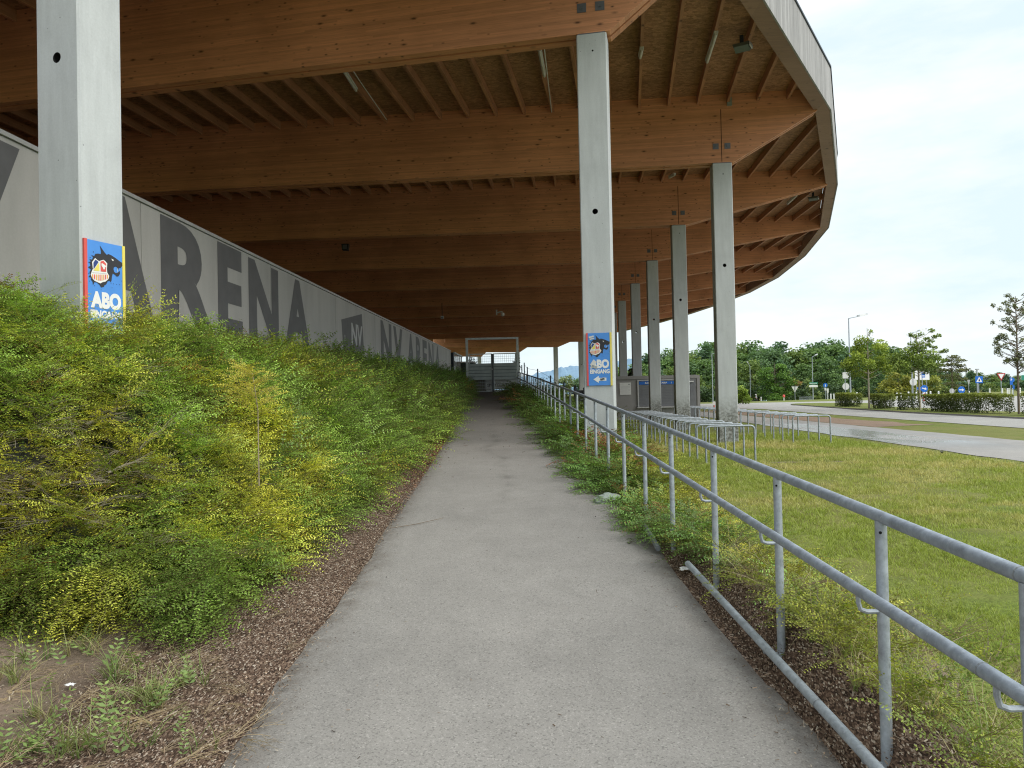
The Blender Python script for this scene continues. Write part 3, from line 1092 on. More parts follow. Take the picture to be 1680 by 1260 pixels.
def make_sign(org, ax, n, label, stickers, nm='entrance_sign'):
    """org: lower left corner of the blue face on the column face; ax: to the right; n: out of the column"""
    org, ax, n = Vector(org), Vector(ax).normalized(), Vector(n).normalized()
    up = Vector((0, 0, 1))
    t = thing(nm, label, 'sign', org, 0, 'blue entrance signs on the columns')
    W, Hh = 0.40, 0.97

    def L(k):
        return n * (0.0245 + 0.0022 * k)
    mb = MB()
    mb.prism([(0, 0), (W, 0), (W, Hh), (0, Hh)], n * 0.012, ax, up, n, 0.010)
    mb.build('panel', MAT['blue'], t)
    mb = MB()
    mb.prism([(-0.034, -0.004), (-0.0015, -0.004), (-0.0015, Hh + 0.004), (-0.034, Hh + 0.004)], n * 0.004, ax, up, n, 0.022)
    mb.build('edge_strip', MAT['red'], t)
    mb = MB()
    mb.prism([(W + 0.0015, -0.004), (W + 0.034, -0.004), (W + 0.034, Hh + 0.004), (W + 0.0015, Hh + 0.004)], n * 0.004, ax, up, n, 0.022)
    mb.build('edge_strip', MAT['yellow'], t)

    def flat(pts, k, mi=0, mbx=None):
        pts = [emblem_pt(*p) for p in pts]
        mbx.add([ax * u + up * v + L(k) for u, v in pts], [tuple(range(len(pts)))], mi)

    mb = MB()
    flat(WOLF, 0, 0, mb)
    for (sx, sy, r) in ((292, 285, 7), (250, 352, 6), (232, 545, 6), (240, 640, 5), (516, 678, 5), (550, 690, 5), (590, 700, 4), (630, 705, 5), (655, 660, 4), (528, 738, 4), (385, 748, 4), (300, 700, 5)):
        flat([(sx + r * math.cos(a), sy + r * math.sin(a)) for a in np.linspace(0, 5.2, 6)], 0, 0, mb)
    em = mb.build('emblem', MAT['wolf'], t)
    mb = MB()
    flat(SHIELD, 1, 0, mb)
    flat([(286, 418), (313, 378), (352, 410), (288, 498)], 2, 1, mb)
    flat([(360, 414), (362, 524), (286, 512)], 2, 2, mb)
    flat([(377, 405), (413, 395), (450, 437), (447, 536), (377, 528)], 2, 3, mb)
    flat([(384, 432), (400, 428), (440, 458), (444, 476), (428, 482), (432, 502), (412, 505), (402, 478), (388, 462)], 3, 0, mb)
    for k in range(9):
        x0 = 266 + k * 24
        yb = 560 + 0.06 * (x0 - 266)
        dip = 62 + 34 * math.sin(math.pi * (k + 0.5) / 9) - 20
        flat([(x0, yb), (x0 + 13, yb), (x0 + 13, yb + dip), (x0, yb + dip)], 2, 3 if k % 3 == 1 else 4, mb)
    for k in range(14):
        flat([(275 + k * 13, 533 + k * 1.6), (282 + k * 13, 534 + k * 1.6), (282 + k * 13, 543 + k * 1.6), (275 + k * 13, 542 + k * 1.6)], 2, 5, mb)
    mb.build('crest', [MAT['white'], MAT['navy'], MAT['yellow'], MAT['red'], MAT['orange'], MAT['signgrey']], em)
    mb = MB()
    flat([(522, 372), (548, 384), (552, 400), (540, 404), (528, 390)], 1, 0, mb)
    mb.build('eye', MAT['offwhite'], em)
    mb = MB()
    flat([(600, 498), (606, 498), (602, 545), (597, 545)], 1, 0, mb)
    mb.build('tooth', MAT['offwhite'], em)
    mb = MB()
    text_into(mb, 'ABO', ax * 0.03 + up * 0.315 + L(0), ax, up, 0.35, 0.165, 0.06)
    mb.build('lettering', MAT['white'], t)
    mb = MB()
    text_into(mb, 'EINGANG', ax * 0.026 + up * 0.218 + L(0), ax, up, 0.362, 0.080, 0.05)
    mb.build('lettering', MAT['white'], t)
    mb = MB()
    pts = [(0.085, 0.112), (0.185, 0.178), (0.185, 0.140), (0.325, 0.140), (0.325, 0.084), (0.185, 0.084), (0.185, 0.046)]
    mb.add([ax * u + up * v + L(0) for u, v in pts], [(0, 1, 2, 5, 6), (2, 3, 4, 5)])
    mb.build('arrow', MAT['white'], t)
    if stickers:
        for (u, v, w, h, a, m) in ((0.028, 0.385, 0.075, 0.115, -0.6, 'offwhite'), (0.055, 0.335, 0.10, 0.05, -0.3, 'signgrey'), (0.22, 0.088, 0.085, 0.05, 0.15, 'signgrey'), (0.25, 0.10, 0.035, 0.025, 0.3, 'wolf'), (0.212, 0.10, 0.03, 0.02, -0.3, 'wolf'),
                                (0.02, 0.875, 0.095, 0.030, 0.25, 'offwhite'), (0.035, 0.845, 0.085, 0.024, 0.2, 'offwhite')):
            ca, sa = math.cos(a), math.sin(a)
            q = [(u + du * ca - dv * sa, v + du * sa + dv * ca) for du, dv in ((0, 0), (w, 0), (w, h), (0, h))]
            mb = MB()
            mb.add([ax * uu + up * vv + L(2 + (0.5 if m == 'wolf' else 0)) for uu, vv in q], [(0, 1, 2, 3)])
            mb.build('sticker', MAT[m], t)
    return t


def place_signs():
    a = R(-11.7)
    u = Vector((math.cos(a), math.sin(a), 0))
    n = Vector((math.sin(a), -math.cos(a), 0))
    c = Vector((1.66, 14.0, 0)) + n * 0.25
    make_sign(c - u * 0.185 + Vector((0, 0, 1.72)), u, n, 'blue sign with white arrow on the tall column beside the handrail', True)
    a = R(-20)
    u = Vector((math.cos(a), math.sin(a), 0))
    tx = Vector((-math.sin(a), math.cos(a), 0))
    c = Vector((-4.26, 7.4, 0)) + u * 0.28
    make_sign(c - tx * 0.20 + Vector((0, 0, 2.2)), tx, u, 'blue sign on the left column, its foot sunk behind the hedge', False)


place_signs()

# ------------------------------------------------------------------ long wall with lettering
WALL_TOP = 4.80
WD = Vector((0.034, 1.0, 0)).normalized()
WN = Vector((WD.y, -WD.x, 0))                 # faces the path


def wall_pt(y, z, off=0.0):
    return Vector((float(wall_x(y)), y, z)) + WN * off


def build_wall():
    t = thing('lettered_wall', 'long grey wall with dark capital letters above the hedge', 'wall', (0, 0, 0))
    edges = [-6, 0.5, 6.2, 11.7, 17.4, 23.0, 28.6, 34.2, 39.8, 45.4, 53.6]
    for a, b in zip(edges[:-1], edges[1:]):
        mb = MB()
        p, q = wall_pt(a + 0.008, 0), wall_pt(b - 0.008, 0)
        L = (q - p).length
        mb.box((L / 2, 0.12, (WALL_TOP - 0.06) / 2 + 0.4), (L, 0.24, WALL_TOP - 0.06 - 0.8))
        mb.build('wall_panel', MAT['wall'], t, loc=p, rotz=math.atan2(WD.y, WD.x))
    mb = MB()
    mb.bar(wall_pt(-6, WALL_TOP + 0.004, -0.12), wall_pt(53.6, WALL_TOP + 0.004, -0.12), 0.30, 0.055)
    mb.build('coping', MAT['coping'], t)
    zb = 2.80
    for (s, y0, y1, z1) in (('N', 4.75, 6.55, 4.68), ('V', 6.95, 8.95, 4.68), ('A', 10.1, 12.1, 4.71), ('R', 12.3, 14.35, 4.71), ('E', 14.5, 15.7, 4.71), ('N', 16.05, 17.9, 4.68), ('A', 18.3, 20.4, 4.68),
                            ('N', 29.6, 31.8, 4.66), ('V', 32.2, 34.4, 4.66), ('A', 35.6, 37.7, 4.66), ('R', 38.2, 40.0, 4.66), ('E', 40.4, 42.0, 4.66), ('N', 42.6, 44.7, 4.66), ('A', 45.3, 47.6, 4.66)):
        mb = MB()
        text_into(mb, s, wall_pt(y0, zb, 0.004), WD, (0, 0, 1), (y1 - y0) / WD.y, z1 - zb, 0.045)
        mb.build('letter', MAT['letter'], t)
    # cube emblem with the two pale letters
    mb = MB()
    q = [(23.65, 4.08), (23.95, 2.68), (26.75, 2.92), (26.45, 4.55)]
    mb.add([wall_pt(y, z, 0.004) for y, z in q], [(0, 1, 2, 3)])
    e = mb.build('emblem', MAT['letter'], t)
    mb = MB()
    text_into(mb, 'NV', wall_pt(24.9, 3.36, 0.008), WD, Vector((0, 0, 1)) + WD * 0.02, 1.55, 0.74, 0.03)
    mb.build('lettering', MAT['frame'], e)
    mb = MB()
    text_into(mb, 'I', wall_pt(24.02, 3.42, 0.008), WD, (0, 0, 1), 0.06, 0.2, 0.03)
    mb.build('lettering', MAT['frame'], e)
    mb = MB()
    mb.bar(wall_pt(54.05, 4.7), wall_pt(54.75, 4.7), 0.3, 3.6)
    mb.build('end_post', MAT['darkmetal'], t)
    # glazed screen that carries on past the end of the wall
    g = thing('screen_wall', 'pale glazed screen past the far end of the lettered wall', 'screen', tuple(wall_pt(55.2, 1.6)))
    o = wall_pt(55.2, 1.6)
    mb = MB()
    mb.bar(wall_pt(55.2, 4.72) - o, wall_pt(61.2, 4.72) - o, 0.05, 3.0)
    k = NT('translucent_screen')
    df, tl, mx_ = k.n('BsdfDiffuse'), k.n('BsdfTranslucent'), k.n('MixShader')
    k.set(df.inputs[0], (0.8, 0.8, 0.8, 1))
    k.set(tl.inputs[0], (0.9, 0.9, 0.9, 1))
    mx_.inputs[0].default_value = 0.5
    tp, m2 = k.n('BsdfTransparent'), k.n('MixShader')
    m2.inputs[0].default_value = 0.72
    k.t.links.new(mx_.outputs[0], m2.inputs[1])
    k.t.links.new(tp.outputs[0], m2.inputs[2])
    k.t.links.new(df.outputs[0], mx_.inputs[1])
    k.t.links.new(tl.outputs[0], mx_.inputs[2])
    k.t.links.new(m2.outputs[0], k.out.inputs[0])
    mb.build('panel', k.m, g)
    mb = MB()
    for y in (55.2, 56.6, 58.0, 59.4, 60.8):
        p = wall_pt(y, 1.6, 0.05) - o
        mb.bar(p, p + Vector((0, 0, 3.12)), 0.07, 0.07, drop=False)
    mb.bar(wall_pt(55.2, 4.80, 0.05) - o, wall_pt(61.2, 4.80, 0.05) - o, 0.12, 0.10)
    mb.bar(wall_pt(55.2, 2.35, 0.07) - o, wall_pt(61.2, 2.35, 0.07) - o, 0.06, 0.12)
    mb.build('frame', MAT['signgrey'], g)
    for (ya, yb, za, zb_) in ((57.0, 57.35, 2.9, 4.0), (55.5, 55.9, 3.75, 4.15)):
        mb = MB()
        mb.bar(wall_pt(ya, zb_, 0.04) - o, wall_pt(yb, zb_, 0.04) - o, 0.03, zb_ - za)
        mb.build('window', MAT['shutter'], g)
    k = thing('dark_hut', 'dark green hut wall left of the gate behind the hedge', 'hut', (-4.4, 60.5, 1.5))
    mb = MB()
    mb.box((0.55, 1.0, 1.35), (1.5, 2.0, 2.7))
    mb.build('wall', simple('hut_green', (0.04, 0.06, 0.05), 0.6), k)
    mb = MB()
    mb.box((0.55, 1.0, 2.75), (1.7, 2.2, 0.10))
    mb.build('roof', MAT['offwhite'], k)


build_wall()

# ------------------------------------------------------------------ gate at the top of the ramp
def build_gate():
    g = thing('metal_gate', 'grey two leaf gate in a tall steel frame at the top of the ramp', 'gate', (-0.98, GATE_Y, 1.71))
    xl, xr = -1.32, 1.30

    def bx(mb, x0, x1, z0, z1, y=0.0, t=0.06):
        mb.box(((x0 + x1) / 2, y, (z0 + z1) / 2), (x1 - x0, t, z1 - z0))
    for x in (xl, xr):
        mb = MB()
        bx(mb, x - 0.06, x + 0.06, 0, 2.72, 0, 0.12)
        mb.build('post', MAT['gatesteel'], g)
    mb = MB()
    bx(mb, xl - 0.06, xr + 0.06, 2.722, 2.82, 0, 0.12)
    mb.build('crossbar', MAT['gatesteel'], g)
    for (a, b) in ((xl + 0.09, -0.035), (0.035, xr - 0.09)):
        mb = MB()
        for (x0, x1, z0, z1) in ((a, a + 0.05, 0.06, 1.95), (b - 0.05, b, 0.06, 1.95), (a, b, 1.952, 2.0), (a, b, 0.02, 0.058)):
            bx(mb, x0, x1, z0, z1, 0, 0.05)
        leaf = mb.build('gate_leaf', MAT['gatesteel'], g)
        mb = MB()
        for k in range(5):
            bx(mb, a - 0.03, b + 0.02, 0.64 + k * 0.172, 0.64 + k * 0.172 + 0.150, -0.045 - 0.004 * (k % 2), 0.03)
        mb.build('boards', MAT['gateboard'], leaf)
        mb = MB()
        bx(mb, a, b, 0.645, 1.49, -0.015, 0.02)  # dark sheet added so no bright sky shows between the boards
        mb.build('gap_backing', MAT['darkmetal'], leaf)
        mb = MB()
        for (zz0, zz1, hz) in ((0.07, 0.62, (0.2, 0.35, 0.5)), (1.52, 1.94, (1.6, 1.72, 1.84))):
            mb = MB()
            for k in range(1, 12):
                x = a + (b - a) * k / 12
                mb.tube([(x, 0.0, zz0), (x, 0.0, zz1)], 0.006, 5)
            for z in hz:
                mb.tube([(a, 0.008, z), (b, 0.008, z)], 0.006, 5)
            mb.build('wire_mesh', MAT['gatesteel'], leaf)
    mb = MB()
    bx(mb, -0.05, 0.05, 0.03, 1.98, -0.06, 0.05)
    mb.build('centre_stile', simple('stile_steel', (0.09, 0.10, 0.105), 0.5, 0.2), g)
    mb = MB()
    mb.box((-0.03, -0.11, 1.18), (0.04, 0.05, 0.05))
    mb.build('lock', MAT['white'], g)
    # white banner on the barrier behind the gate leaves
    b = thing('banner', 'pale banner with dark capitals low behind the right gate leaf', 'banner', (-0.98, GATE_Y + 0.45, 1.71))
    mb = MB()
    mb.box((0.42, 0, 0.42), (1.66, 0.02, 0.56))
    mb.build('sheet', MAT['offwhite'], b)
    mb = MB()
    text_into(mb, 'SPORTZENTRUM', (-0.31, -0.013, 0.28), (1, 0, 0), (0, 0, 1), 1.46, 0.16, 0.03)
    mb.build('lettering', MAT['black'], b)
    mb = MB()
    mb.box((0.38, 0.0, 0.065), (1.5, 0.03, 0.11))
    mb.build('hem', MAT['offwhite'], b)
    w = thing('low_barrier', 'low tan barrier panel behind the left leaf of the gate', 'barrier', (-1.9, GATE_Y + 0.7, 1.6))
    mb = MB()
    mb.box((0.0, 0, 0.42), (1.5, 0.05, 0.84))
    mb.build('panel', simple('tan_panel', (0.20, 0.19, 0.165), 0.8), w)
    for x in (-0.75, -0.28, 0.78):
        mb = MB()
        mb.box((x, -0.06, 0.45), (0.06, 0.06, 0.9))
        mb.build('upright', MAT['darkmetal'], w)


build_gate()


# ------------------------------------------------------------------ handrail along the ramp
def rail_x(y):
    return float(path_c(y)) + 1.275


def build_rail():
    t = thing('handrail', 'long galvanised tube handrail climbing beside the right edge of the path', 'handrail', (rail_x(2), 2.0, float(path_z(2.0))))
    o = t.location.copy()
    posts = [1.97, 2.73, 3.75, 4.87, 6.08, 7.2, 8.4]
    while posts[-1] < 37.3:
        posts.append(posts[-1] + 1.2)
    posts = [0.95, -0.2, -1.4] + posts
    ys = list(np.arange(-2.4, 38.21, 0.6))

    def line(dx, dz, y0=-9, y1=99):
        return [Vector((rail_x(y) + dx, y, float(path_z(y)) + dz)) - o for y in ys if y0 <= y <= y1]
    mb = MB()
    mb.tube(line(0, 1.0), 0.0225, 12)
    mb.build('top_rail', MAT['galv_rail'], t, smooth=True)
    mb = MB()
    mb.tube(line(-0.09, 0.735), 0.0215, 12)
    mb.build('middle_rail', MAT['galv_rail'], t, smooth=True)
    mb = MB()
    kl = [Vector((rail_x(y) - 0.09, y, float(path_z(y)) + 0.145)) - o for y in np.arange(-2.4, 5.7, 0.45)]
    mb.tube(kl, 0.0215, 12)
    mb.build('kick_rail', MAT['galv'], t, smooth=True)
    mb = MB()
    mb.tube([Vector((rail_x(y) - 0.13, y, float(path_z(y)) + z)) - o for y, z in ((6.05, 0.05), (6.3, 0.085), (6.62, 0.11))], 0.0215, 12)
    mb.build('kick_rail', MAT['galv_dull'], t, smooth=True)
    for yj, dx, dz, r in ((1.99, 0, 1.0, 0.0232), (8.9, 0, 1.0, 0.0232), (2.02, -0.09, 0.735, 0.0222), (7.6, -0.09, 0.735, 0.0222), (13.2, -0.09, 0.735, 0.0222), (3.1, -0.09, 0.145, 0.0222)):
        mb = MB()
        mb.tube([Vector((rail_x(y) + dx, y, float(path_z(y)) + dz)) - o for y in (yj, yj + 0.006)], r, 12)
        mb.build('weld_seam', MAT['galv_dull'], t)
    for k, y in enumerate(posts):
        x, z = rail_x(y), float(path_z(y))
        p = Vector((x, y, z)) - o
        lo = zt(x, y) - z - 0.25
        mb = MB()
        mb.tube([p + Vector((0, 0, lo)), p + Vector((0, 0, 0.985))], 0.0205, 12)
        b = mb.build('post', MAT['galv'], t, smooth=True)
        mb = MB()
        br = [p + Vector((dx, 0, dz)) for dx, dz in ((-0.012, 0.655), (-0.06, 0.655), (-0.082, 0.664), (-0.09, 0.69), (-0.09, 0.72))]
        mb.tube(br, 0.009, 8)
        mb.build('bracket', MAT['galv'], b, smooth=True)
        if y < 5.7:
            mb = MB()
            br = [p + Vector((dx, 0, dz)) for dx, dz in ((-0.012, 0.10), (-0.06, 0.10), (-0.085, 0.11), (-0.09, 0.135))]
            mb.tube(br, 0.009, 8)
            mb.build('bracket', MAT['galv'], b, smooth=True)
        mb = MB()
        d = (Vector((-0.62, -1, 0))).normalized()
        c = p + Vector((0, 0, 0.945)) + d * 0.0195
        mb.tube([c, c + d * 0.002], 0.0055, 10)
        mb.build('drain_hole', MAT['hole'], b)


build_rail()


# ------------------------------------------------------------------ bicycle hoops
def build_hoops():
    def hoop_pts(w, h, r=0.09):
        pts = [(0, 0, -0.25), (0, 0, h - r)]
        for a in np.linspace(math.pi, math.pi / 2, 6)[1:]:
            pts.append((r + r * math.cos(a), 0, h - r + r * math.sin(a)))
        for a in np.linspace(math.pi / 2, 0, 6):
            pts.append((w - r + r * math.cos(a), 0, h - r + r * math.sin(a)))
        pts.append((w, 0, -0.25))
        return pts
    mb = MB()
    mb.tube(hoop_pts(1.05, 0.78), 0.0215, 10)
    proto = mb.build('bike_hoop', MAT['galv'], None, smooth=True)
    rows = []
    for k in range(17):
        y = 16.1 + 0.835 * k
        rows.append((4.17 + 0.028 * (y - 16), y, 'bike hoops in the row beside the handrail', ORD[k] + ' bike hoop from the near end of the row beside the handrail'))
    for k in range(20):
        y = 21.1 + 0.83 * k
        rows.append((7.95 + 0.004 * (y - 21), y, 'bike hoops in the row beside the asphalt', ORD[k] + ' bike hoop from the near end of the row beside the footway'))
    for k, (x, y, g, lab) in enumerate(rows):
        h = proto if k == 0 else proto.copy()
        if k:
            COL.objects.link(h)
        z = min(zt(x, y), zt(x + 1.05, y))
        h.location = (x + random.uniform(-0.02, 0.02), y, max(z, 0.0) + 0.02)
        h.rotation_euler = (0, random.uniform(-0.008, 0.008), R(-2.5) + random.uniform(-0.015, 0.015))
        tag(h, lab, 'bike hoop', g)


build_hoops()


# ------------------------------------------------------------------ ticket booth
def build_booth():
    y = 41.6
    x0 = float(at(1004, 650, y).x)
    x1 = float(at(1148, 650, y).x)
    w = x1 - x0
    t = thing('ticket_booth', 'grey container ticket booth behind the bike hoops with shuttered windows', 'booth', (x0, y, -0.05))

    def bx(mb, xa, xb, za, zb, ya=0.0, th=0.05):
        mb.box(((xa + xb) / 2, ya, (za + zb) / 2), (xb - xa, th, zb - za))

    def X(px):
        return float(at(px, 650, y).x) - x0
    mb = MB()
    mb.box((w / 2, 1.22, 1.22), (w - 0.1, 2.36, 2.30))
    mb.build('body', MAT['booth'], t)
    mb = MB()
    for xx in (0.06, w - 0.06):
        for yy in (0.06, 2.38):
            mb.box((xx, yy, 1.24), (0.16, 0.16, 2.48))
    bx(mb, 0.142, w - 0.142, 2.32, 2.50, 0.05, 0.16)
    bx(mb, 0.142, w - 0.142, 0.0, 0.14, 0.05, 0.16)
    mb.box((w / 2, 1.24, 2.44), (w - 0.2, 2.3, 0.10))
    mb.build('frame', MAT['booth'], t)
    fa, fb = X(1046), X(1110)
    zs, ztop = 0.78, 2.22
    mb = MB()
    bx(mb, fa, fa + 0.07, zs, ztop, -0.005, 0.08)
    bx(mb, fb - 0.07, fb, zs, ztop, -0.005, 0.08)
    bx(mb, (fa + fb) / 2 - 0.04, (fa + fb) / 2 + 0.04, zs, ztop, -0.005, 0.08)
    bx(mb, fa, fb, ztop + 0.002, ztop + 0.05, -0.005, 0.08)
    mb.build('window_frame', MAT['frame'], t)
    for (a, b, word, sx, sy) in ((fa + 0.1, (fa + fb) / 2 - 0.07, 'KASSA', 0.36, 0.0), ((fa + fb) / 2 + 0.07, fb - 0.1, 'KASSA', 0.12, 0.0)):
        mb = MB()
        for k in range(13):
            z = zs + 0.02 + k * 0.088
            bx(mb, a, b, z, z + 0.080, 0.022, 0.02)
        mb.build('shutter', MAT['shutter'], t)
        mb = MB()
        bx(mb, a, b, 2.0, 2.18, 0.0, 0.04)
        s = mb.build('sign_strip', MAT['roadblue'], t)
        mb = MB()
        text_into(mb, word, (a + (b - a) * sx, -0.024, 2.045), (1, 0, 0), (0, 0, 1), 0.40, 0.095, 0.04)
        if sx < 0.3:
            text_into(mb, 'i', (a + (b - a) * 0.80, -0.024, 2.045), (1, 0, 0), (0, 0, 1), 0.02, 0.095, 0.03)
        mb.build('lettering', MAT['white'], s)
    mb = MB()
    bx(mb, fa - 0.06, fb + 0.06, 0.70, 0.755, -0.09, 0.26)
    mb.build('counter', MAT['frame'], t)
    mb = MB()
    a, b = X(1131), X(1141)
    bx(mb, a, b, 0.2, 2.2, -0.004, 0.06)
    bx(mb, a + 0.06, b - 0.03, 0.25, 2.0, -0.03, 0.02, )
    mb.build('door', MAT['shutter'], t)
    mb = MB()
    bx(mb, a - 0.05, a + 0.22, 2.10, 2.16, -0.1, 0.12)
    mb.build('lamp', MAT['white'], t)
    mb = MB()
    a, b = X(1017), X(1035.5)
    bx(mb, a, b, 1.46, 2.14, 0.012, 0.02)
    p = mb.build('notice_board', MAT['white'], t)
    mb = MB()
    for k in range(7):
        bx(mb, a + 0.05, b - 0.05 - (0.1 if k % 3 == 1 else 0), 1.55 + k * 0.06, 1.558 + k * 0.06, -0.0005, 0.002)
    bx(mb, b - 0.16, b - 0.05, 2.0, 2.06, -0.0005, 0.002)
    mb.build('print_lines', MAT['signgrey'], p)


build_booth()


# ------------------------------------------------------------------ leaf and blade scatter
def hit(px, py):
    """where the sight line of a measured photo point meets the terrain"""
    v = ray(px, py)
    t = 1.2
    while t < 120:
        p = EYE + v * t
        if p.z < zt(p.x, p.y):
            return p
        t *= 1.01
    return EYE + v * t


class Proto:
    def __init__(self):
        self.V, self.Q, self.T, self.S = [], [], [], []

    def quad(self, pts, t, s=0.0):
        b = len(self.V)
        self.V += [tuple(p) for p in pts]
        self.Q.append((b, b + 1, b + 2, b + 3))
        self.T += list(t) if isinstance(t, (list, tuple)) else [t] * 4
        self.S += [s] * 4

    def leaf(self, base, d, up, L, W, t):
        d, up = d.normalized(), up.normalized()
        s = d.cross(up).normalized()
        m = base + d * (L * 0.48) + up * (0.10 * W)
        self.quad([base, m + s * (W / 2), base + d * L - up * (0.12 * L), m - s * (W / 2)], t)

    def stem(self, pts, r, s=1.0):
        for a, b, ra, rb in zip(pts[:-1], pts[1:], r[:-1], r[1:]):
            d = (b - a).normalized()
            x = d.cross(Vector((0.3, 0.2, 1))).normalized()
            y = d.cross(x)
            self.quad([a - x * ra, a + x * ra, b + x * rb, b - x * rb], 0.4, s)
            self.quad([a - y * ra, a + y * ra, b + y * rb, b - y * rb], 0.4, s)

    def arrays(self):
        return (np.array(self.V, np.float32), np.array(self.Q, np.int32), np.array(self.T, np.float32), np.array(self.S, np.float32))


def leafy_spray(seed, L=0.26, nodes=15, twigs=4, ll=0.025, lw=0.0125, droop=0.06):
    rd = random.Random(seed)
    p = Proto()

    def branch(org, d, up, ln, n, t0):
        side = d.cross(up).normalized()
        pts = []
        bend = rd.uniform(-0.10, 0.10)
        for i in range(n + 1):
            u = i / n
            pts.append(org + d * (ln * u) + side * (bend * ln * u * u) - up * (droop * ln / L * u * u * 1.6) + up * (0.02 * ln * math.sin(u * 3)))
        p.stem(pts[::3] + [pts[-1]] if n % 3 else pts[::3], [0.0011 - 0.0007 * k / max(1, len(pts[::3])) for k in range(len(pts[::3]) + (1 if n % 3 else 0))])
        for i in range(1, n + 1):
            u = i / n
            loc = (pts[i] - pts[i - 1]).normalized()
            for sg in (-1, 1):
                ang = R(rd.uniform(48, 72))
                ld = loc * math.cos(ang) + side * sg * math.sin(ang) + up * rd.uniform(-0.12, 0.38)
                lup = (up + side * sg * rd.uniform(-0.35, 0.25) + loc * rd.uniform(-0.3, 0.3))
                sz = rd.uniform(0.75, 1.15) * (1 - 0.35 * u)
                p.leaf(pts[i], ld, lup, ll * sz, lw * sz, min(1, t0 + (1 - t0) * u ** 1.5 + rd.uniform(-0.12, 0.12)))
        return pts
    Z = Vector((0, 0, 1))
    main = branch(Vector((0, 0, 0)), Vector((1, 0, 0)), Z, L, nodes, 0.15)
    for k in range(twigs):
        i = int(nodes * (0.15 + 0.6 * (k + rd.random()) / twigs))
        sg = -1 if k % 2 else 1
        a = R(rd.uniform(35, 60))
        d = Vector((math.cos(a), sg * math.sin(a), rd.uniform(0.0, 0.35))).normalized()
        branch(main[i], d, Z, L * rd.uniform(0.28, 0.5), max(4, nodes // 3), 0.25)
    return p.arrays()


def bare_twigs(seed, L=0.35):
    rd = random.Random(seed)
    p = Proto()
    for k in range(6):
        a = rd.uniform(-0.5, 0.5)
        d = Vector((math.cos(a), math.sin(a), rd.uniform(0, 0.35)))
        pts = [Vector((0, rd.uniform(-0.04, 0.04), 0))]
        for i in range(5):
            d = (d + Vector((0, rd.uniform(-0.25, 0.25), rd.uniform(-0.22, 0.12)))).normalized()
            pts.append(pts[-1] + d * (L / 5 * rd.uniform(0.7, 1.3)))
        p.stem(pts, [0.0022, 0.002, 0.0017, 0.0014, 0.0011, 0.0008], 1.0)
        for j in (2, 3):
            e = (d + Vector((0, rd.choice((-1, 1)) * 0.8, 0.1))).normalized()
            p.stem([pts[j], pts[j] + e * 0.07, pts[j] + e * 0.13 + Vector((0, 0, -0.015))], [0.0012, 0.001, 0.0006], 1.0)
    return p.arrays()


def grass_tuft(seed, n=6, L=0.05, w=0.004, lean=0.7, segs=1):
    rd = random.Random(seed)
    p = Proto()
    for k in range(n):
        a = rd.uniform(0, 6.28)
        b = Vector((rd.uniform(-0.02, 0.02), rd.uniform(-0.02, 0.02), -0.004))
        d = Vector((math.cos(a) * lean * rd.random(), math.sin(a) * lean * rd.random(), 1)).normalized()
        s = Vector((-math.sin(a + rd.uniform(-1, 1)), math.cos(a), 0)).normalized()
        ln = L * rd.uniform(0.6, 1.25)
        prev, pw = b, w / 2
        for i in range(segs):
            nx = prev + d * (ln / segs)
            nw = w / 2 * (1 - (i + 1) / segs * 0.8)
            t0, t1 = i / segs, (i + 1) / segs
            p.quad([prev - s * pw, prev + s * pw, nx + s * nw, nx - s * nw], [t0, t0, t1, t1])
            prev, pw = nx, nw
            d = (d + Vector((math.cos(a), math.sin(a), -0.5)) * 0.28).normalized()
    return p.arrays()


def scatter(protos, pos, xdir, up, scale, ca, cb, cs=(0.16, 0.12, 0.06)):
    """copies of the prototypes at pos, local x along xdir; leaf colour runs from ca (base) to cb (tip)"""
    pos, xdir, up = np.asarray(pos, np.float32), np.asarray(xdir, np.float32), np.asarray(up, np.float32)
    x = xdir / np.linalg.norm(xdir, axis=1, keepdims=True)
    y = np.cross(up, x)
    y /= np.linalg.norm(y, axis=1, keepdims=True)
    z = np.cross(x, y)
    Rm = np.stack([x, y, z], axis=2) * np.asarray(scale, np.float32)[:, None, None]
    which = rng.integers(0, len(protos), len(pos))
    VV, FF, CC = [], [], []
    base = 0
    for k, (V, Q, T, S) in enumerate(protos):
        idx = np.nonzero(which == k)[0]
        if not len(idx):
            continue
        P = np.einsum('kij,nj->kni', Rm[idx], V) + pos[idx][:, None, :]
        t = T[None, :, None]
        c = ca[idx][:, None, :] * (1 - t) + cb[idx][:, None, :] * t
        jit = 1 + (rng.random((len(idx), len(Q))) - 0.5) * 0.42
        c = c * np.repeat(jit, 4, axis=1)[:, :, None]
        c = np.where(S[None, :, None] > 0.5, np.asarray(cs, np.float32)[None, None, :] * (0.7 + 0.6 * rng.random((len(idx), 1, 1))), c)
        F = Q[None, :, :] + (np.arange(len(idx)) * len(V))[:, None, None] + base
        VV.append(P.reshape(-1, 3))
        FF.append(F.reshape(-1, 4))
        CC.append(c.reshape(-1, 3))
        base += len(idx) * len(V)
    return np.concatenate(VV), np.concatenate(FF), np.concatenate(CC)


def merge(parts):
    V, F, C, b = [], [], [], 0
    for v, f, c in parts:
        V.append(v)
        F.append(f + b)
        C.append(c)
        b += len(v)
    return np.concatenate(V), np.concatenate(F), np.concatenate(C)


def lerp(a, b, t):
    return np.asarray(a)[None, :] * (1 - t[:, None]) + np.asarray(b)[None, :] * t[:, None]


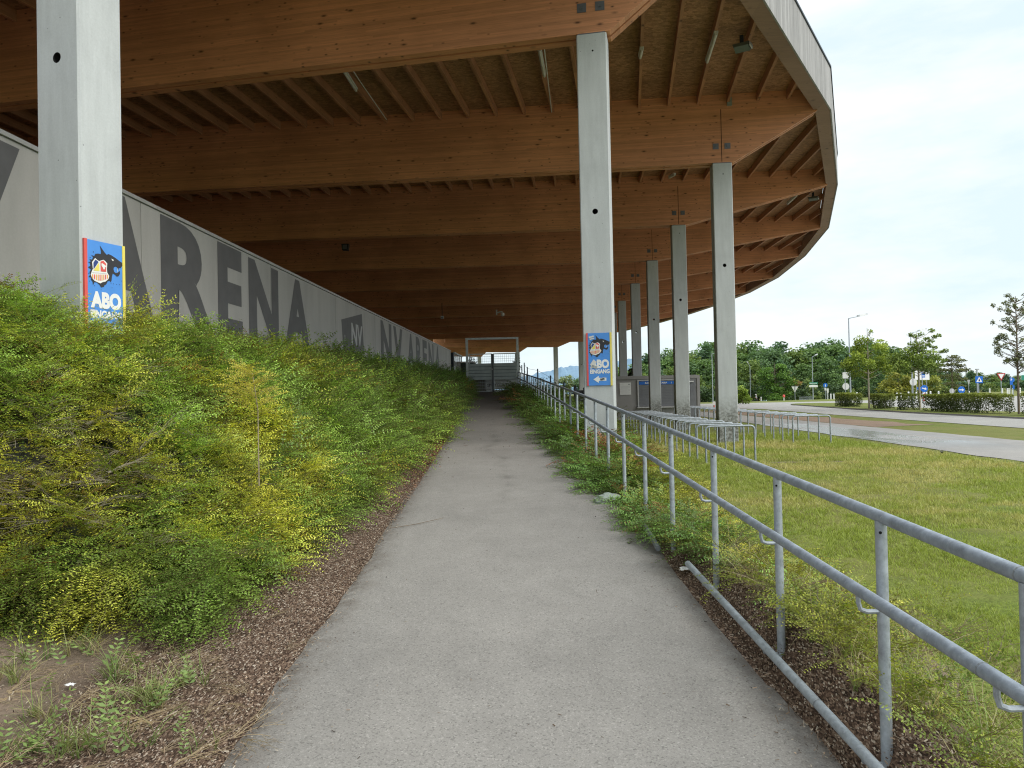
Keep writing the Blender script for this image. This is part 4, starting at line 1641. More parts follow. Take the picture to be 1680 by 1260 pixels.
def canopy(x, y):
    """height of the hedge mass above the soil of the left bank"""
    front = path_c(y) - 1.25 - hedge_off(y)
    ins = np.clip((front - x) / 0.55, 0, 1)
    ramp = np.clip((y - 4.05) / 0.7, 0.12, 1)
    h = 0.08 + 0.36 * np.sqrt(ins) * ramp
    lump = fbm(x * 1.5, y * 1.15, 31) - 0.5
    small = fbm(x * 4.2, y * 4.2, 37) - 0.5
    return np.maximum(0.03, h + (lump * 0.60 + small * 0.38) * (0.35 + 0.65 * ins) * ramp)


SPRAYS = [leafy_spray(s, 0.30 + 0.03 * (s % 3), 17, 5) for s in range(6)]
LOOSE = [leafy_spray(20 + s, 0.40, 24, 2, 0.022, 0.011, 0.10) for s in range(4)]
TWIGS = [bare_twigs(s) for s in range(4)]


def build_bank():
    parts = []
    # understorey sheet keeps the mass closed, coloured near black as shade in the gaps
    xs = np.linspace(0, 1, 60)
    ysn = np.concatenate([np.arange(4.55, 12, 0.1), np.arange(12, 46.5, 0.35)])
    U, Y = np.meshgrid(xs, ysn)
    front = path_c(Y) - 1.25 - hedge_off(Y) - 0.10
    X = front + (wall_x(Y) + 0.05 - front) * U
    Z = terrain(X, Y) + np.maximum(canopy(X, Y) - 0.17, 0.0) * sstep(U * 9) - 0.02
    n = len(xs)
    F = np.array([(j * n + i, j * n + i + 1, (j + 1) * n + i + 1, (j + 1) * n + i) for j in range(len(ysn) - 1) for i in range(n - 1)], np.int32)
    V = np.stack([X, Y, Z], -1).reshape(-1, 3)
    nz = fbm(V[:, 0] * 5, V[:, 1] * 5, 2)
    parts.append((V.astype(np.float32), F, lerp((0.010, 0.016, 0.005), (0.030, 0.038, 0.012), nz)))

    def place(N, y0, y1, sig_pow=0.9):
        y = rng.uniform(y0, y1, N * 4)
        sig = np.clip(y / 6.0, 1, 2.8) ** sig_pow
        keep = rng.random(len(y)) < 1 / sig ** 2
        y, sig = y[keep], sig[keep]
        fr = path_c(y) - 1.25 - hedge_off(y)
        x = fr + (wall_x(y) + 0.1 - fr) * rng.random(len(y)) ** 0.92
        # leave the foot of the left column and unseen ground alone
        ok = ((x / y) > -0.80) & ~((np.abs(x + 4.26) < 0.33) & (np.abs(y - 7.4) < 0.33))
        return x[ok], y[ok], sig[ok]
    x, y, sig = place(33000, 2.2, 46)
    nb = len(x)
    h = canopy(x, y)
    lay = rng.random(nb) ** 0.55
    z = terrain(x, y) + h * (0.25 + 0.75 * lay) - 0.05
    az = rng.normal(-0.35, 1.15, nb)
    el = rng.normal(0.30, 0.34, nb)
    xd = np.stack([np.cos(az) * np.cos(el), np.sin(az) * np.cos(el), np.sin(el)], 1)
    up = np.stack([rng.normal(0.18, 0.28, nb), rng.normal(-0.12, 0.28, nb), np.ones(nb)], 1)
    yel = np.clip((fbm(x * 0.9 + 2, y * 0.7, 51) - 0.57) * 3.6 + (fbm(x * 3.5, y * 3.0, 53) - 0.5) * 3.0 + rng.normal(0, 0.15, nb), 0, 1)
    yel *= np.clip(1.2 - (y - 5) / 16, 0.10, 1)
    dark = np.clip((fbm(x * 2.2, y * 1.8, 57) - 0.5) * 3.0 + 0.45, 0, 1)
    g = lerp((0.17, 0.25, 0.040), (0.075, 0.155, 0.038), dark)
    clump = np.clip(0.35 + 1.25 * fbm(x * 2.6, y * 2.3, 59), 0.5, 1.3)
    tone = np.exp(rng.normal(0, 0.33, nb)) * clump
    g = g * (0.34 + 1.08 * lay[:, None]) * tone[:, None]  # low sprays tinted darker, shade inside the hedge put into the colour
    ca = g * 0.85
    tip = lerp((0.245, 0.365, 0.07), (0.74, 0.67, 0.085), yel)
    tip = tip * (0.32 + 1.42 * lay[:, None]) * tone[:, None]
    # roof shade put into the leaf colours: far end cooler and darker
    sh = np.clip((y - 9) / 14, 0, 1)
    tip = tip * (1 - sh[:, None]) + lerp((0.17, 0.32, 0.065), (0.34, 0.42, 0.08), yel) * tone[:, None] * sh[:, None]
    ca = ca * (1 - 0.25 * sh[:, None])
    ca *= np.array([[1.0, 1.0, 1.0]])
    # some sprays turn orange-brown or grey
    brown = rng.random(nb) < 0.022
    tip[brown] = (0.42, 0.20, 0.05)
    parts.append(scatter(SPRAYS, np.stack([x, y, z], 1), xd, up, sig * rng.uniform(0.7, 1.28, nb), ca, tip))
    # skirt of low sprays hanging over the blunt near end of the planting
    nb = 900
    x = rng.uniform(-5.2, -1.75, nb)
    y = 4.46 + np.abs(rng.normal(0.10, 0.28, nb)) + (fbm(x * 1.7, x * 0 + 2, 83) - 0.5) * 0.9
    z = terrain(x, y) + 0.03 + 0.42 * rng.random(nb) * np.clip((y - 4.0) / 0.6, 0.1, 1)
    az = rng.normal(-1.35, 0.75, nb)
    el = rng.normal(-0.05, 0.28, nb)
    xd = np.stack([np.cos(az) * np.cos(el), np.sin(az) * np.cos(el), np.sin(el)], 1)
    up = np.stack([rng.normal(0.1, 0.25, nb), rng.normal(-0.25, 0.25, nb), np.ones(nb)], 1)
    yel = np.clip((fbm(x * 1.6 + 2, y * 1.6, 85) - 0.48) * 5, 0, 1)
    tone = np.exp(rng.normal(0, 0.33, nb))[:, None]
    parts.append(scatter(SPRAYS, np.stack([x, y, z], 1), xd, up, rng.uniform(0.7, 1.2, nb), lerp((0.10, 0.16, 0.03), (0.17, 0.22, 0.04), yel) * tone, lerp((0.22, 0.33, 0.06), (0.66, 0.62, 0.08), yel) * tone))
    # long loose shoots that break the outline
    x, y, sig = place(560, 2.8, 34)
    nb = len(x)
    z = terrain(x, y) + canopy(x, y) - 0.08
    az = rng.normal(0.0, 1.6, nb)
    el = rng.normal(0.60, 0.28, nb)
    xd = np.stack([np.cos(az) * np.cos(el), np.sin(az) * np.cos(el), np.sin(el)], 1)
    up = np.stack([rng.normal(0, 0.3, nb), rng.normal(0, 0.3, nb), np.ones(nb)], 1)
    yv = np.clip(rng.random(nb) * 1.2 - 0.2, 0, 1) * np.clip(1.3 - y / 25, 0.2, 1)
    parts.append(scatter(LOOSE, np.stack([x, y, z], 1), xd, up, sig ** 0.7 * rng.uniform(0.6, 1.1, nb), lerp((0.13, 0.20, 0.03), (0.22, 0.25, 0.04), yv), lerp((0.24, 0.34, 0.04), (0.62, 0.58, 0.08), yv)))
    # grey dead wood showing through, mostly low at the left
    pts = []
    for _ in range(150):
        px, py = rng.normal(150, 130), rng.normal(850, 70)
        if px < -60 or py > 990:
            continue
        p = hit(px, py + 40)
        pts.append((p.x, p.y))
    for _ in range(50):
        yy = rng.uniform(3.5, 9)
        fr = float(path_c(yy)) - 1.25 - float(hedge_off(yy))
        pts.append((fr - rng.random() * 2.4, yy))
    pts = np.array(pts)
    nb = len(pts)
    z = terrain(pts[:, 0], pts[:, 1]) + canopy(pts[:, 0], pts[:, 1]) * rng.uniform(0.65, 1.08, nb)
    az = rng.normal(-0.3, 1.5, nb)
    el = rng.normal(0.10, 0.35, nb)
    xd = np.stack([np.cos(az) * np.cos(el), np.sin(az) * np.cos(el), np.sin(el)], 1)
    up = np.tile(np.array([[0.1, 0, 1.0]]), (nb, 1))
    blk = np.zeros((nb, 3))
    parts.append(scatter(TWIGS, np.column_stack([pts, z]), xd, up, rng.uniform(0.45, 0.95, nb), blk, blk, (0.40, 0.35, 0.29)))
    V, F, C = merge(parts)
    o = mesh_arrays('shrub_groundcover', V, F, C, MAT['leaf'])
    tag(o, 'dense yellow-green shrub mass covering the left bank below the wall', None, None, 'stuff')


build_bank()


def build_yellow_shoot():
    """the one tall pale yellow shoot standing out of the hedge"""
    p = at(424, 735, 5.9)
    root = thing('yellow_shoot', 'tall pale yellow shoot standing up out of the hedge with bare lower stem', 'shrub shoot', tuple(p))
    top = at(414, 612, 5.9) - p
    mb = MB()
    mb.tube([(0, 0, -0.3), (0.0, 0, 0.0), top * 0.5 + Vector((0.02, 0, 0)), top], [0.005, 0.0045, 0.004, 0.003], 6)
    mb.build('stem', simple('pale_stem', (0.32, 0.26, 0.19), 0.8), root)
    parts = []
    pos, xd = [], []
    for k in range(34):
        u = rng.uniform(0.45, 1.0)
        b = top * float(u)
        a = rng.uniform(0, 6.28)
        e = rng.uniform(0.2, 0.8)
        pos.append(tuple(b))
        xd.append((math.cos(a) * math.cos(e), math.sin(a) * math.cos(e), math.sin(e)))
    n = len(pos)
    V, F, C = scatter(SPRAYS, np.array(pos), np.array(xd), np.tile([[0, -0.4, 1.0]], (n, 1)), rng.uniform(0.5, 0.95, n), np.tile([[0.42, 0.40, 0.06]], (n, 1)), np.tile([[0.80, 0.72, 0.13]], (n, 1)), (0.36, 0.26, 0.16))
    mesh_arrays('foliage', V, F, C, MAT['leaf'], root)


build_yellow_shoot()


def build_right_cover():
    parts = []
    N = 18500
    y = rng.uniform(3.6, 38, N)
    sig = np.clip(y / 7.0, 1, 4) ** 0.9
    k = rng.random(N) < 1 / sig ** 1.5
    y, sig = y[k], sig[k]
    pz = path_z(y)
    ed = path_c(y) + 1.22
    wid = 0.55 + pz * 1.75
    over = -0.04 + 0.17 * (y < 6.4) - 0.17 * np.clip((y - 6) / 4, 0, 1) * fbm(y * 1.3, y * 0 + 3, 71)
    u = rng.random(len(y)) ** 1.15
    x = ed + over + (wid - over) * u
    dens = np.clip((y - 3.4) / 4.6, 0.10, 1) * np.where(u > 0.72, 0.6, 1.0)
    patch = fbm(x * 1.6, y * 1.3, 73)
    k = (rng.random(len(y)) < dens) & ((patch > 0.40) | (rng.random(len(y)) < 0.35 + 0.3 * (y > 9)))
    x, y, sig, u, patch = x[k], y[k], sig[k], u[k], patch[k]
    n = len(x)
    h = 0.03 + 0.30 * np.clip((x - (path_c(y) + 1.15)) / 0.35, 0.1, 1) * np.clip(patch * 1.9 - 0.35, 0.15, 1) * np.clip(0.35 + (y - 4) / 8, 0.35, 1) * np.clip(1.25 - (y - 24) / 14, 0.25, 1)
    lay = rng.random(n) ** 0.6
    zt_ = terrain(x, y)
    zz = np.maximum(zt_, np.where(x < path_c(y) + 1.24, path_z(y), -9)) + h * (0.3 + 0.7 * lay)
    az = rng.normal(math.pi, 1.5, n)
    el = rng.normal(0.22, 0.25, n)
    xd = np.stack([np.cos(az) * np.cos(el), np.sin(az) * np.cos(el), np.sin(el)], 1)
    up = np.stack([rng.normal(0, 0.25, n), rng.normal(-0.1, 0.25, n), np.ones(n)], 1)
    dry = np.clip((u - 0.30) * 2.2 + (fbm(x * 1.8, y * 1.5, 77) - 0.5) * 2.5, 0, 1) * np.clip(1.25 - y / 26, 0, 1)
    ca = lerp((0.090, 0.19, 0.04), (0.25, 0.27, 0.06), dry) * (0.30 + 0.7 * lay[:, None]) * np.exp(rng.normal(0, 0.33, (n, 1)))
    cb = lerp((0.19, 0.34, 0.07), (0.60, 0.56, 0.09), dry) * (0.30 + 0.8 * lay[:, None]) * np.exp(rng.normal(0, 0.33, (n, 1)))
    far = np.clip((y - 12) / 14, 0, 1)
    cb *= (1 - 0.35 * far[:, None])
    br = rng.random(n) < np.where((y > 9.5) & (y < 13.5) & (u > 0.2) & (u < 0.5), 0.45, 0.03)
    cb[br] = (0.38, 0.15, 0.06)
    ca[br] = (0.20, 0.09, 0.04)
    parts.append(scatter(SPRAYS, np.stack([x, y, zz], 1), xd, up, sig * rng.uniform(0.75, 1.3, n), ca, cb))
    # clumps close by: small bright leafy weeds between rail and lawn
    n = 1000
    y = 1.6 + 6.0 * rng.random(n)
    x = path_c(y) + 1.30 + rng.random(n) ** 1.5 * 1.1
    k = fbm(x * 2.6, y * 2.2, 79) > 0.47
    x, y = x[k], y[k]
    n = len(x)
    z = terrain(x, y) + 0.02 + 0.10 * rng.random(n)
    az = rng.uniform(0, 6.28, n)
    el = rng.normal(0.5, 0.3, n)
    xd = np.stack([np.cos(az) * np.cos(el), np.sin(az) * np.cos(el), np.sin(el)], 1)
    yv = np.clip(fbm(x * 2, y * 2, 81) * 2.4 - 0.7, 0, 1)
    parts.append(scatter(SPRAYS, np.stack([x, y, z], 1), xd, np.tile([[0, 0, 1.0]], (n, 1)) + rng.normal(0, 0.2, (n, 3)), rng.uniform(0.5, 1.0, n), lerp((0.07, 0.12, 0.02), (0.20, 0.22, 0.04), yv), lerp((0.22, 0.33, 0.05), (0.58, 0.52, 0.06), yv)))
    # dead twigs
    n = 240
    y = 1.5 + 7.5 * rng.random(n)
    x = path_c(y) + 1.36 + rng.random(n) * 1.2
    z = terrain(x, y) + 0.02 + 0.08 * rng.random(n)
    az = rng.uniform(0, 6.28, n)
    el = rng.normal(0.25, 0.25, n)
    xd = np.stack([np.cos(az) * np.cos(el), np.sin(az) * np.cos(el), np.sin(el)], 1)
    parts.append(scatter(TWIGS, np.stack([x, y, z], 1), xd, np.tile([[0, 0, 1.0]], (n, 1)), rng.uniform(0.4, 0.95, n), np.zeros((n, 3)), np.zeros((n, 3)), (0.26, 0.20, 0.15)))
    V, F, C = merge(parts)
    o = mesh_arrays('slope_groundcover', V, F, C, MAT['leaf'])
    tag(o, 'low green and yellowing ground cover on the slope around the handrail posts', None, None, 'stuff')


build_right_cover()


def build_grass():
    parts = []
    short = [grass_tuft(s, 7, 0.032, 0.0042, 1.5) for s in range(6)]
    N = 215000
    y = rng.uniform(1.5, 26, N)
    sig = np.clip(y / 5.0, 1, 5)
    k = rng.random(N) < 1 / sig ** 1.6
    y, sig = y[k], sig[k]
    x = 1.5 + 8.4 * rng.random(len(y))
    lim = path_c(y) + 1.22 + 0.15 + path_z(y) * 1.7
    soft = rng.normal(0, 0.18, len(y))
    bare = np.zeros(len(y), bool)
    for (bx, by, r) in ((5.9, 16.0, 0.42), (6.9, 15.9, 0.22), (4.9, 14.9, 0.35), (8.6, 22.4, 0.45)):
        bare |= (np.hypot((x - bx) / 1.6, y - by) < r * 0.8)
    k = (x > lim - 0.12 + soft) & (x < 9.72 + 0.035 * y) & (x / np.maximum(y, 1.0) < 1.7) & ~bare
    x, y, sig = x[k], y[k], sig[k]
    n = len(x)
    z = terrain(x, y)
    az = rng.uniform(0, 6.28, n)
    xd = np.stack([np.cos(az), np.sin(az), np.zeros(n)], 1)
    up = np.stack([rng.normal(0, 0.25, n), rng.normal(0, 0.25, n), np.ones(n)], 1)
    d = np.clip((fbm(x * 0.55 + 4, y * 0.55, 91) - 0.42) * 3.2 + (fbm(x * 3, y * 3, 93) - 0.5) * 1.4, 0, 1)
    d = np.clip(d - 0.02 + rng.normal(0, 0.12, n), 0, 1)
    ca = lerp((0.19, 0.235, 0.045), (0.38, 0.33, 0.14), d)
    cb = lerp((0.39, 0.465, 0.09), (0.65, 0.59, 0.25), d)
    parts.append(scatter(short, np.stack([x, y, z], 1), xd, up, sig ** 0.85 * rng.uniform(0.7, 1.3, n), ca, cb))
    V, F, C = merge(parts)
    o = mesh_arrays('lawn_grass', V, F, C, MAT['grass'])
    tag(o, 'short mown lawn grass, part green part dried, between handrail and footway', None, None, 'stuff')
    # taller wild grass, weeds and dry stalks by the rail and on the bare soil at the left
    tall = [grass_tuft(40 + s, 7, 0.26, 0.0058, 0.8, 4) for s in range(4)]
    stalk = [grass_tuft(60 + s, 4, 0.40, 0.0030, 1.1, 5) for s in range(4)]
    parts = []
    n = 640
    y = 1.3 + 6.5 * rng.random(n) ** 1.1
    x = path_c(y) + 1.30 + np.abs(rng.normal(0.08, 0.40, n))
    z = terrain(x, y)
    az = rng.uniform(0, 6.28, n)
    xd = np.stack([np.cos(az), np.sin(az), np.zeros(n)], 1)
    up = np.stack([rng.normal(0, 0.3, n), rng.normal(0, 0.3, n), np.ones(n)], 1)
    d = np.clip(rng.random(n) * 1.5 - 0.3, 0, 1)
    parts.append(scatter(tall, np.stack([x, y, z], 1), xd, up, rng.uniform(0.4, 1.05, n), lerp((0.12, 0.19, 0.04), (0.34, 0.28, 0.13), d), lerp((0.24, 0.36, 0.06), (0.58, 0.50, 0.28), d)))
    n = 230
    y = 1.3 + 5.5 * rng.random(n)
    x = path_c(y) + 1.33 + np.abs(rng.normal(0.1, 0.40, n))
    z = terrain(x, y)
    az = rng.uniform(0, 6.28, n)
    xd = np.stack([np.cos(az), np.sin(az), np.zeros(n)], 1)
    up = np.stack([rng.normal(0, 0.55, n), rng.normal(0, 0.55, n), np.ones(n)], 1)
    parts.append(scatter(stalk, np.stack([x, y, z], 1), xd, up, rng.uniform(0.5, 1.1, n), np.tile([[0.36, 0.29, 0.17]], (n, 1)), np.tile([[0.60, 0.52, 0.34]], (n, 1))))
    pts = []
    for px, py, m in ((145, 1075, 9), (190, 1110, 10), (235, 1150, 12), (250, 1165, 6), (305, 1130, 8), (60, 1180, 9), (155, 1225, 5), (325, 1030, 6), (20, 1120, 8), (215, 1225, 4), (110, 1240, 8), (280, 1050, 5), (60, 1090, 6), (340, 1020, 4), (300, 1250, 3), (30, 1240, 9)):
        p = hit(px, py)
        for _ in range(m):
            pts.append((p.x + rng.normal(0, 0.045), p.y + rng.normal(0, 0.045)))
    pts = np.array(pts)
    n = len(pts)
    z = terrain(pts[:, 0], pts[:, 1])
    az = rng.uniform(0, 6.28, n)
    xd = np.stack([np.cos(az), np.sin(az), np.zeros(n)], 1)
    up = np.stack([rng.normal(0, 0.2, n), rng.normal(0, 0.2, n), np.ones(n)], 1)
    d = np.clip(rng.random(n) * 1.4 - 0.5, 0, 1)
    parts.append(scatter(tall, np.column_stack([pts, z]), xd, up, rng.uniform(0.45, 0.95, n), lerp((0.12, 0.19, 0.05), (0.32, 0.26, 0.13), d), lerp((0.24, 0.34, 0.08), (0.54, 0.46, 0.25), d)))
    # broad leaved weeds on the bare soil
    broad = [leafy_spray(80 + s, 0.20, 6, 0, 0.055, 0.020, 0.02) for s in range(4)]
    k = rng.integers(0, n, 60)
    q = pts[k] + rng.normal(0, 0.09, (60, 2))
    z = terrain(q[:, 0], q[:, 1]) + 0.01
    az = rng.uniform(0, 6.28, 60)
    el = rng.uniform(0.3, 1.2, 60)
    xd = np.stack([np.cos(az) * np.cos(el), np.sin(az) * np.cos(el), np.sin(el)], 1)
    parts.append(scatter(broad, np.column_stack([q, z]), xd, np.tile([[0.1, 0.1, 1.0]], (60, 1)), rng.uniform(0.5, 1.0, 60), np.tile([[0.13, 0.21, 0.06]], (60, 1)), np.tile([[0.27, 0.37, 0.11]], (60, 1))))
    q = []
    while len(q) < 70:
        p = hit(rng.uniform(-40, 480), rng.uniform(1010, 1290))
        if p.x < float(path_c(p.y)) - 1.2:
            q.append((p.x, p.y))
    q = np.array(q)
    z = terrain(q[:, 0], q[:, 1]) + 0.012
    az = rng.uniform(0, 6.28, 70)
    xd = np.stack([np.cos(az), np.sin(az), rng.normal(0.0, 0.06, 70)], 1)
    parts.append(scatter(TWIGS, np.column_stack([q, z]), xd, np.tile([[0, 0, 1.0]], (70, 1)), rng.uniform(0.25, 0.7, 70), np.zeros((70, 3)), np.zeros((70, 3)), (0.46, 0.37, 0.25)))
    V, F, C = merge(parts)
    o = mesh_arrays('wild_grass', V, F, C, MAT['grass'])
    tag(o, 'tufts of wild grass, weeds and dry stalks along the path edges', None, None, 'stuff')


build_grass()


def build_chips():
    N = 54000
    y = 2.0 + 20 * rng.random(N) ** 2.0
    left = rng.random(N) < 0.82
    off = np.where(y < 5.4, 1.6, hedge_off(y))
    l = path_c(y) - 1.25
    x = np.where(left, l + 0.06 - (off + 0.25) * rng.random(N) ** 1.15, path_c(y) + 1.16 + 0.24 * rng.random(N))
    k = np.where(left, (y > 5.5) | (rng.random(N) < np.clip(1.25 - (l - x) / 2.2, 0.62, 1)), y < 7.5)
    x, y = x[k], y[k]
    # dead leaves and bits on the bare soil
    nl = 2600
    y4 = rng.uniform(2.4, 4.9, nl)
    x4 = path_c(y4) - 1.3 - 3.2 * rng.random(nl)
    x, y = np.concatenate([x, x4]), np.concatenate([y, y4])
    # strays on the asphalt
    n2 = 2200
    n3 = 420
    y2 = 2.4 + 16 * rng.random(n2) ** 1.6
    s2 = rng.random(n2) < 0.5
    d2 = np.abs(rng.normal(0, 0.085, n2))
    x2 = np.where(s2, path_c(y2) - 1.25 + d2, path_c(y2) + 1.2 - d2)
    y3 = 2.4 + 14 * rng.random(n3) ** 1.5
    x3 = path_c(y3) + rng.uniform(-1.2, 1.2, n3)
    x, y = np.concatenate([x, x2, x3]), np.concatenate([y, y2, y3])
    n = len(x)
    on = (x > path_c(y) - 1.25) & (x < path_c(y) + 1.2)
    z = np.where(on, path_z(y) + 0.014, np.maximum(terrain(x, y), path_z(y) - 0.02) + 0.012) + 0.01 * rng.random(n)
    a = rng.uniform(0, 6.28, n)
    sc = np.clip(y / 6, 1, 2.5)
    L = rng.uniform(0.006, 0.020, n) * np.where(rng.random(n) < 0.06, 2.6, 1.0) * sc
    W = rng.uniform(0.002, 0.006, n) * sc
    d = np.stack([np.cos(a), np.sin(a), rng.normal(0, 0.25, n)], 1)
    s = np.stack([-np.sin(a), np.cos(a), rng.normal(0, 0.35, n)], 1)
    c = np.stack([x, y, z], 1)
    V = np.stack([c - d * L[:, None] / 2 - s * W[:, None] / 2, c + d * L[:, None] / 2 - s * W[:, None] / 3, c + d * L[:, None] / 2 + s * W[:, None] / 2, c - d * L[:, None] / 2 + s * W[:, None] / 3], 1).reshape(-1, 3)
    F = np.arange(4 * n, dtype=np.int32).reshape(-1, 4)
    t = rng.random(n)
    red = np.clip((y - 7) / 6, 0, 1)
    C = lerp((0.055, 0.037, 0.027), (0.30, 0.215, 0.145), t ** 1.4)
    C = C * (1 - red[:, None]) + C * np.array([[1.35, 0.82, 0.62]]) * red[:, None]
    C *= np.exp(rng.normal(0, 0.25, (n, 1)))
    pale = rng.random(n) < 0.10
    C[pale] = (0.42, 0.36, 0.28)
    C[-n3:] *= 0.6
    o = mesh_arrays('bark_mulch', V, F, np.repeat(C, 4, 0), MAT['chips'])
    tag(o, 'loose brown bark mulch along the path edges', None, None, 'stuff')


build_chips()


# ------------------------------------------------------------------ trees and hedges
def leaf_cloud(centers, radii, counts, size, ca, cb, flat=0.6, orange=None):
    """leaf quads spread through clumps; lighter towards the top of every clump"""
    VV, CC = [], []
    for (c, r, n) in zip(centers, radii, counts):
        d = rng.normal(0, 1, (n, 3))
        d /= np.linalg.norm(d, axis=1, keepdims=True)
        d *= (rng.random((n, 1)) ** 0.45)
        p = np.asarray(c)[None, :] + d * np.asarray(r)[None, :]
        a = rng.normal(0, 1, (n, 3))
        a[:, 2] *= flat
        a /= np.linalg.norm(a, axis=1, keepdims=True)
        b = np.cross(a, rng.normal(0, 1, (n, 3)))
        b /= np.linalg.norm(b, axis=1, keepdims=True)
        s = size * rng.uniform(0.6, 1.35, (n, 1))
        q = np.stack([p - a * s * 0.5, p + b * s * 0.28, p + a * s * 0.5, p - b * s * 0.28], 1)
        t = np.clip(0.5 + 0.5 * d[:, 2] + rng.normal(0, 0.22, n), 0, 1)  # clump tops coloured lighter, light from above put into the leaves
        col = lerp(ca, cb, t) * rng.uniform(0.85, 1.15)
        if orange is not None:
            w = orange(p)
            col = col * (1 - w[:, None]) + np.array([[0.27, 0.085, 0.02]]) * w[:, None]
        VV.append(q.reshape(-1, 3))
        CC.append(np.repeat(col, 4, 0))
    V = np.concatenate(VV)
    return V, np.arange(len(V), dtype=np.int32).reshape(-1, 4), np.concatenate(CC)


def trunk_mb(h, r, limbs, bend=0.0):
    mb = MB()
    mb.tube([(0, 0, -0.3), (bend * 0.2, 0, h * 0.3), (bend * 0.6, 0, h * 0.65), (bend, 0, h)], [r, r * 0.8, r * 0.55, r * 0.2], 7)
    for (z0, dx, dy, dz, rr) in limbs:
        u = z0 / h
        s = Vector((bend * u, 0, z0))
        e = s + Vector((dx, dy, dz))
        m = (s + e) / 2 + Vector((0, 0, -0.06 * e.length * 0.2))
        mb.tube([s, m, e], [rr, rr * 0.7, rr * 0.25], 5)
    return mb


def wood_tree(kind):
    """broadleaf tree about 10 m tall, unit for the far wood"""
    H = 10.0
    root = thing('wood_tree', 'x', 'tree', (0, 0, 0))
    limbs = []
    cs, rs, ns = [], [], []
    ncl = 34
    wide = (2.7, 3.3, 2.3, 3.0)[kind]
    for k in range(ncl):
        u = (k + 0.5) / ncl
        zc = 1.6 + (H - 2.4) * u ** 0.85
        prof = math.sin(math.pi * min(1, (0.16 + 0.84 * u)) ** 1.15) ** 0.7
        a = k * 2.399 + random.uniform(-0.5, 0.5)
        rad = wide * prof * random.uniform(0.35, 1.0)
        c = (rad * math.cos(a), rad * math.sin(a), zc + random.uniform(-0.4, 0.4))
        cs.append(c)
        rr = random.uniform(0.75, 1.35)
        rs.append((rr * 1.15, rr * 1.15, rr * 0.85))
        ns.append(95)
        if k % 4 == 0:
            limbs.append((zc * 0.6, c[0] * 0.9, c[1] * 0.9, zc * 0.35, 0.07))
    pal = [((0.037, 0.078, 0.027), (0.128, 0.212, 0.054)), ((0.034, 0.071, 0.031), (0.105, 0.184, 0.061)), ((0.027, 0.061, 0.031), (0.076, 0.145, 0.061)), ((0.048, 0.088, 0.024), (0.178, 0.246, 0.051))][kind]
    trunk_mb(H * 0.92, 0.2, limbs).build('trunk', MAT['bark'], root)
    pal = [tuple(v * 1.25 + 0.012 for v in c) for c in pal]  # palette lifted to put distance haze into the crown colours
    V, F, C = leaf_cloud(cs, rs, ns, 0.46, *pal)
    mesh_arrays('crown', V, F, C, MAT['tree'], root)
    return root


SKY = [(1000, 592), (1015, 590), (1050, 582), (1090, 568), (1130, 560), (1175, 549), (1230, 556), (1260, 557), (1300, 564), (1340, 561), (1380, 552), (1420, 557), (1450, 554), (1475, 562), (1500, 578), (1540, 600), (1580, 603), (1620, 608), (1680, 613), (1760, 616)]


def skyline(px):
    return float(np.interp(px, [a for a, b in SKY], [b for a, b in SKY]))


def build_wood():
    protos = [wood_tree(k) for k in range(4)]
    labs = ['mid green broadleaf tree in the wood beyond the road', 'dull green broadleaf tree in the wood beyond the road', 'narrow dark tree in the wood beyond the road', 'yellowish green tree in the wood beyond the road']
    used = [False] * 4
    rd = random.Random(11)
    spots = []
    for row, (d0, step, frac) in enumerate(((194, 27, 1.0), (178, 27, 0.93), (166, 32, 0.74), (157, 38, 0.50))):
        px = 992 + row * 9
        while px < 1775:
            spots.append((px + rd.uniform(-8, 8), d0 + rd.uniform(-5, 5), frac * rd.uniform(0.88, 1.04), row))
            px += step * rd.uniform(0.8, 1.2)
    for px, d, fr, row in spots:
        kind = rd.choices(range(4), (4, 3, 2, 2 + (px > 1480) * 2))[0]
        top = at(px, skyline(px), d).z
        x = at(px, 640, d).x
        g = zt(x, d)
        h = max(2.0, (top - g) * fr)
        if 1180 < px < 1340 and row == 3:
            h *= 0.8
        s = h / 10.2
        sc = (s * rd.uniform(0.95, 1.35), s * rd.uniform(0.95, 1.3), s)
        if s < 0.55:
            sc = (0.6 * rd.uniform(0.9, 1.3), 0.6, s)
        rz = rd.uniform(0, 6.28)
        if not used[kind]:
            t = protos[kind]
            used[kind] = True
            t.location, t.scale, t.rotation_euler = (x, d, g - 0.1), sc, (0, 0, rz)
            tag(t, labs[kind], None, 'trees of the far wood')
        else:
            dup(protos[kind], (x, d, g - 0.1), rz, sc, labs[kind], 'trees of the far wood')


build_wood()


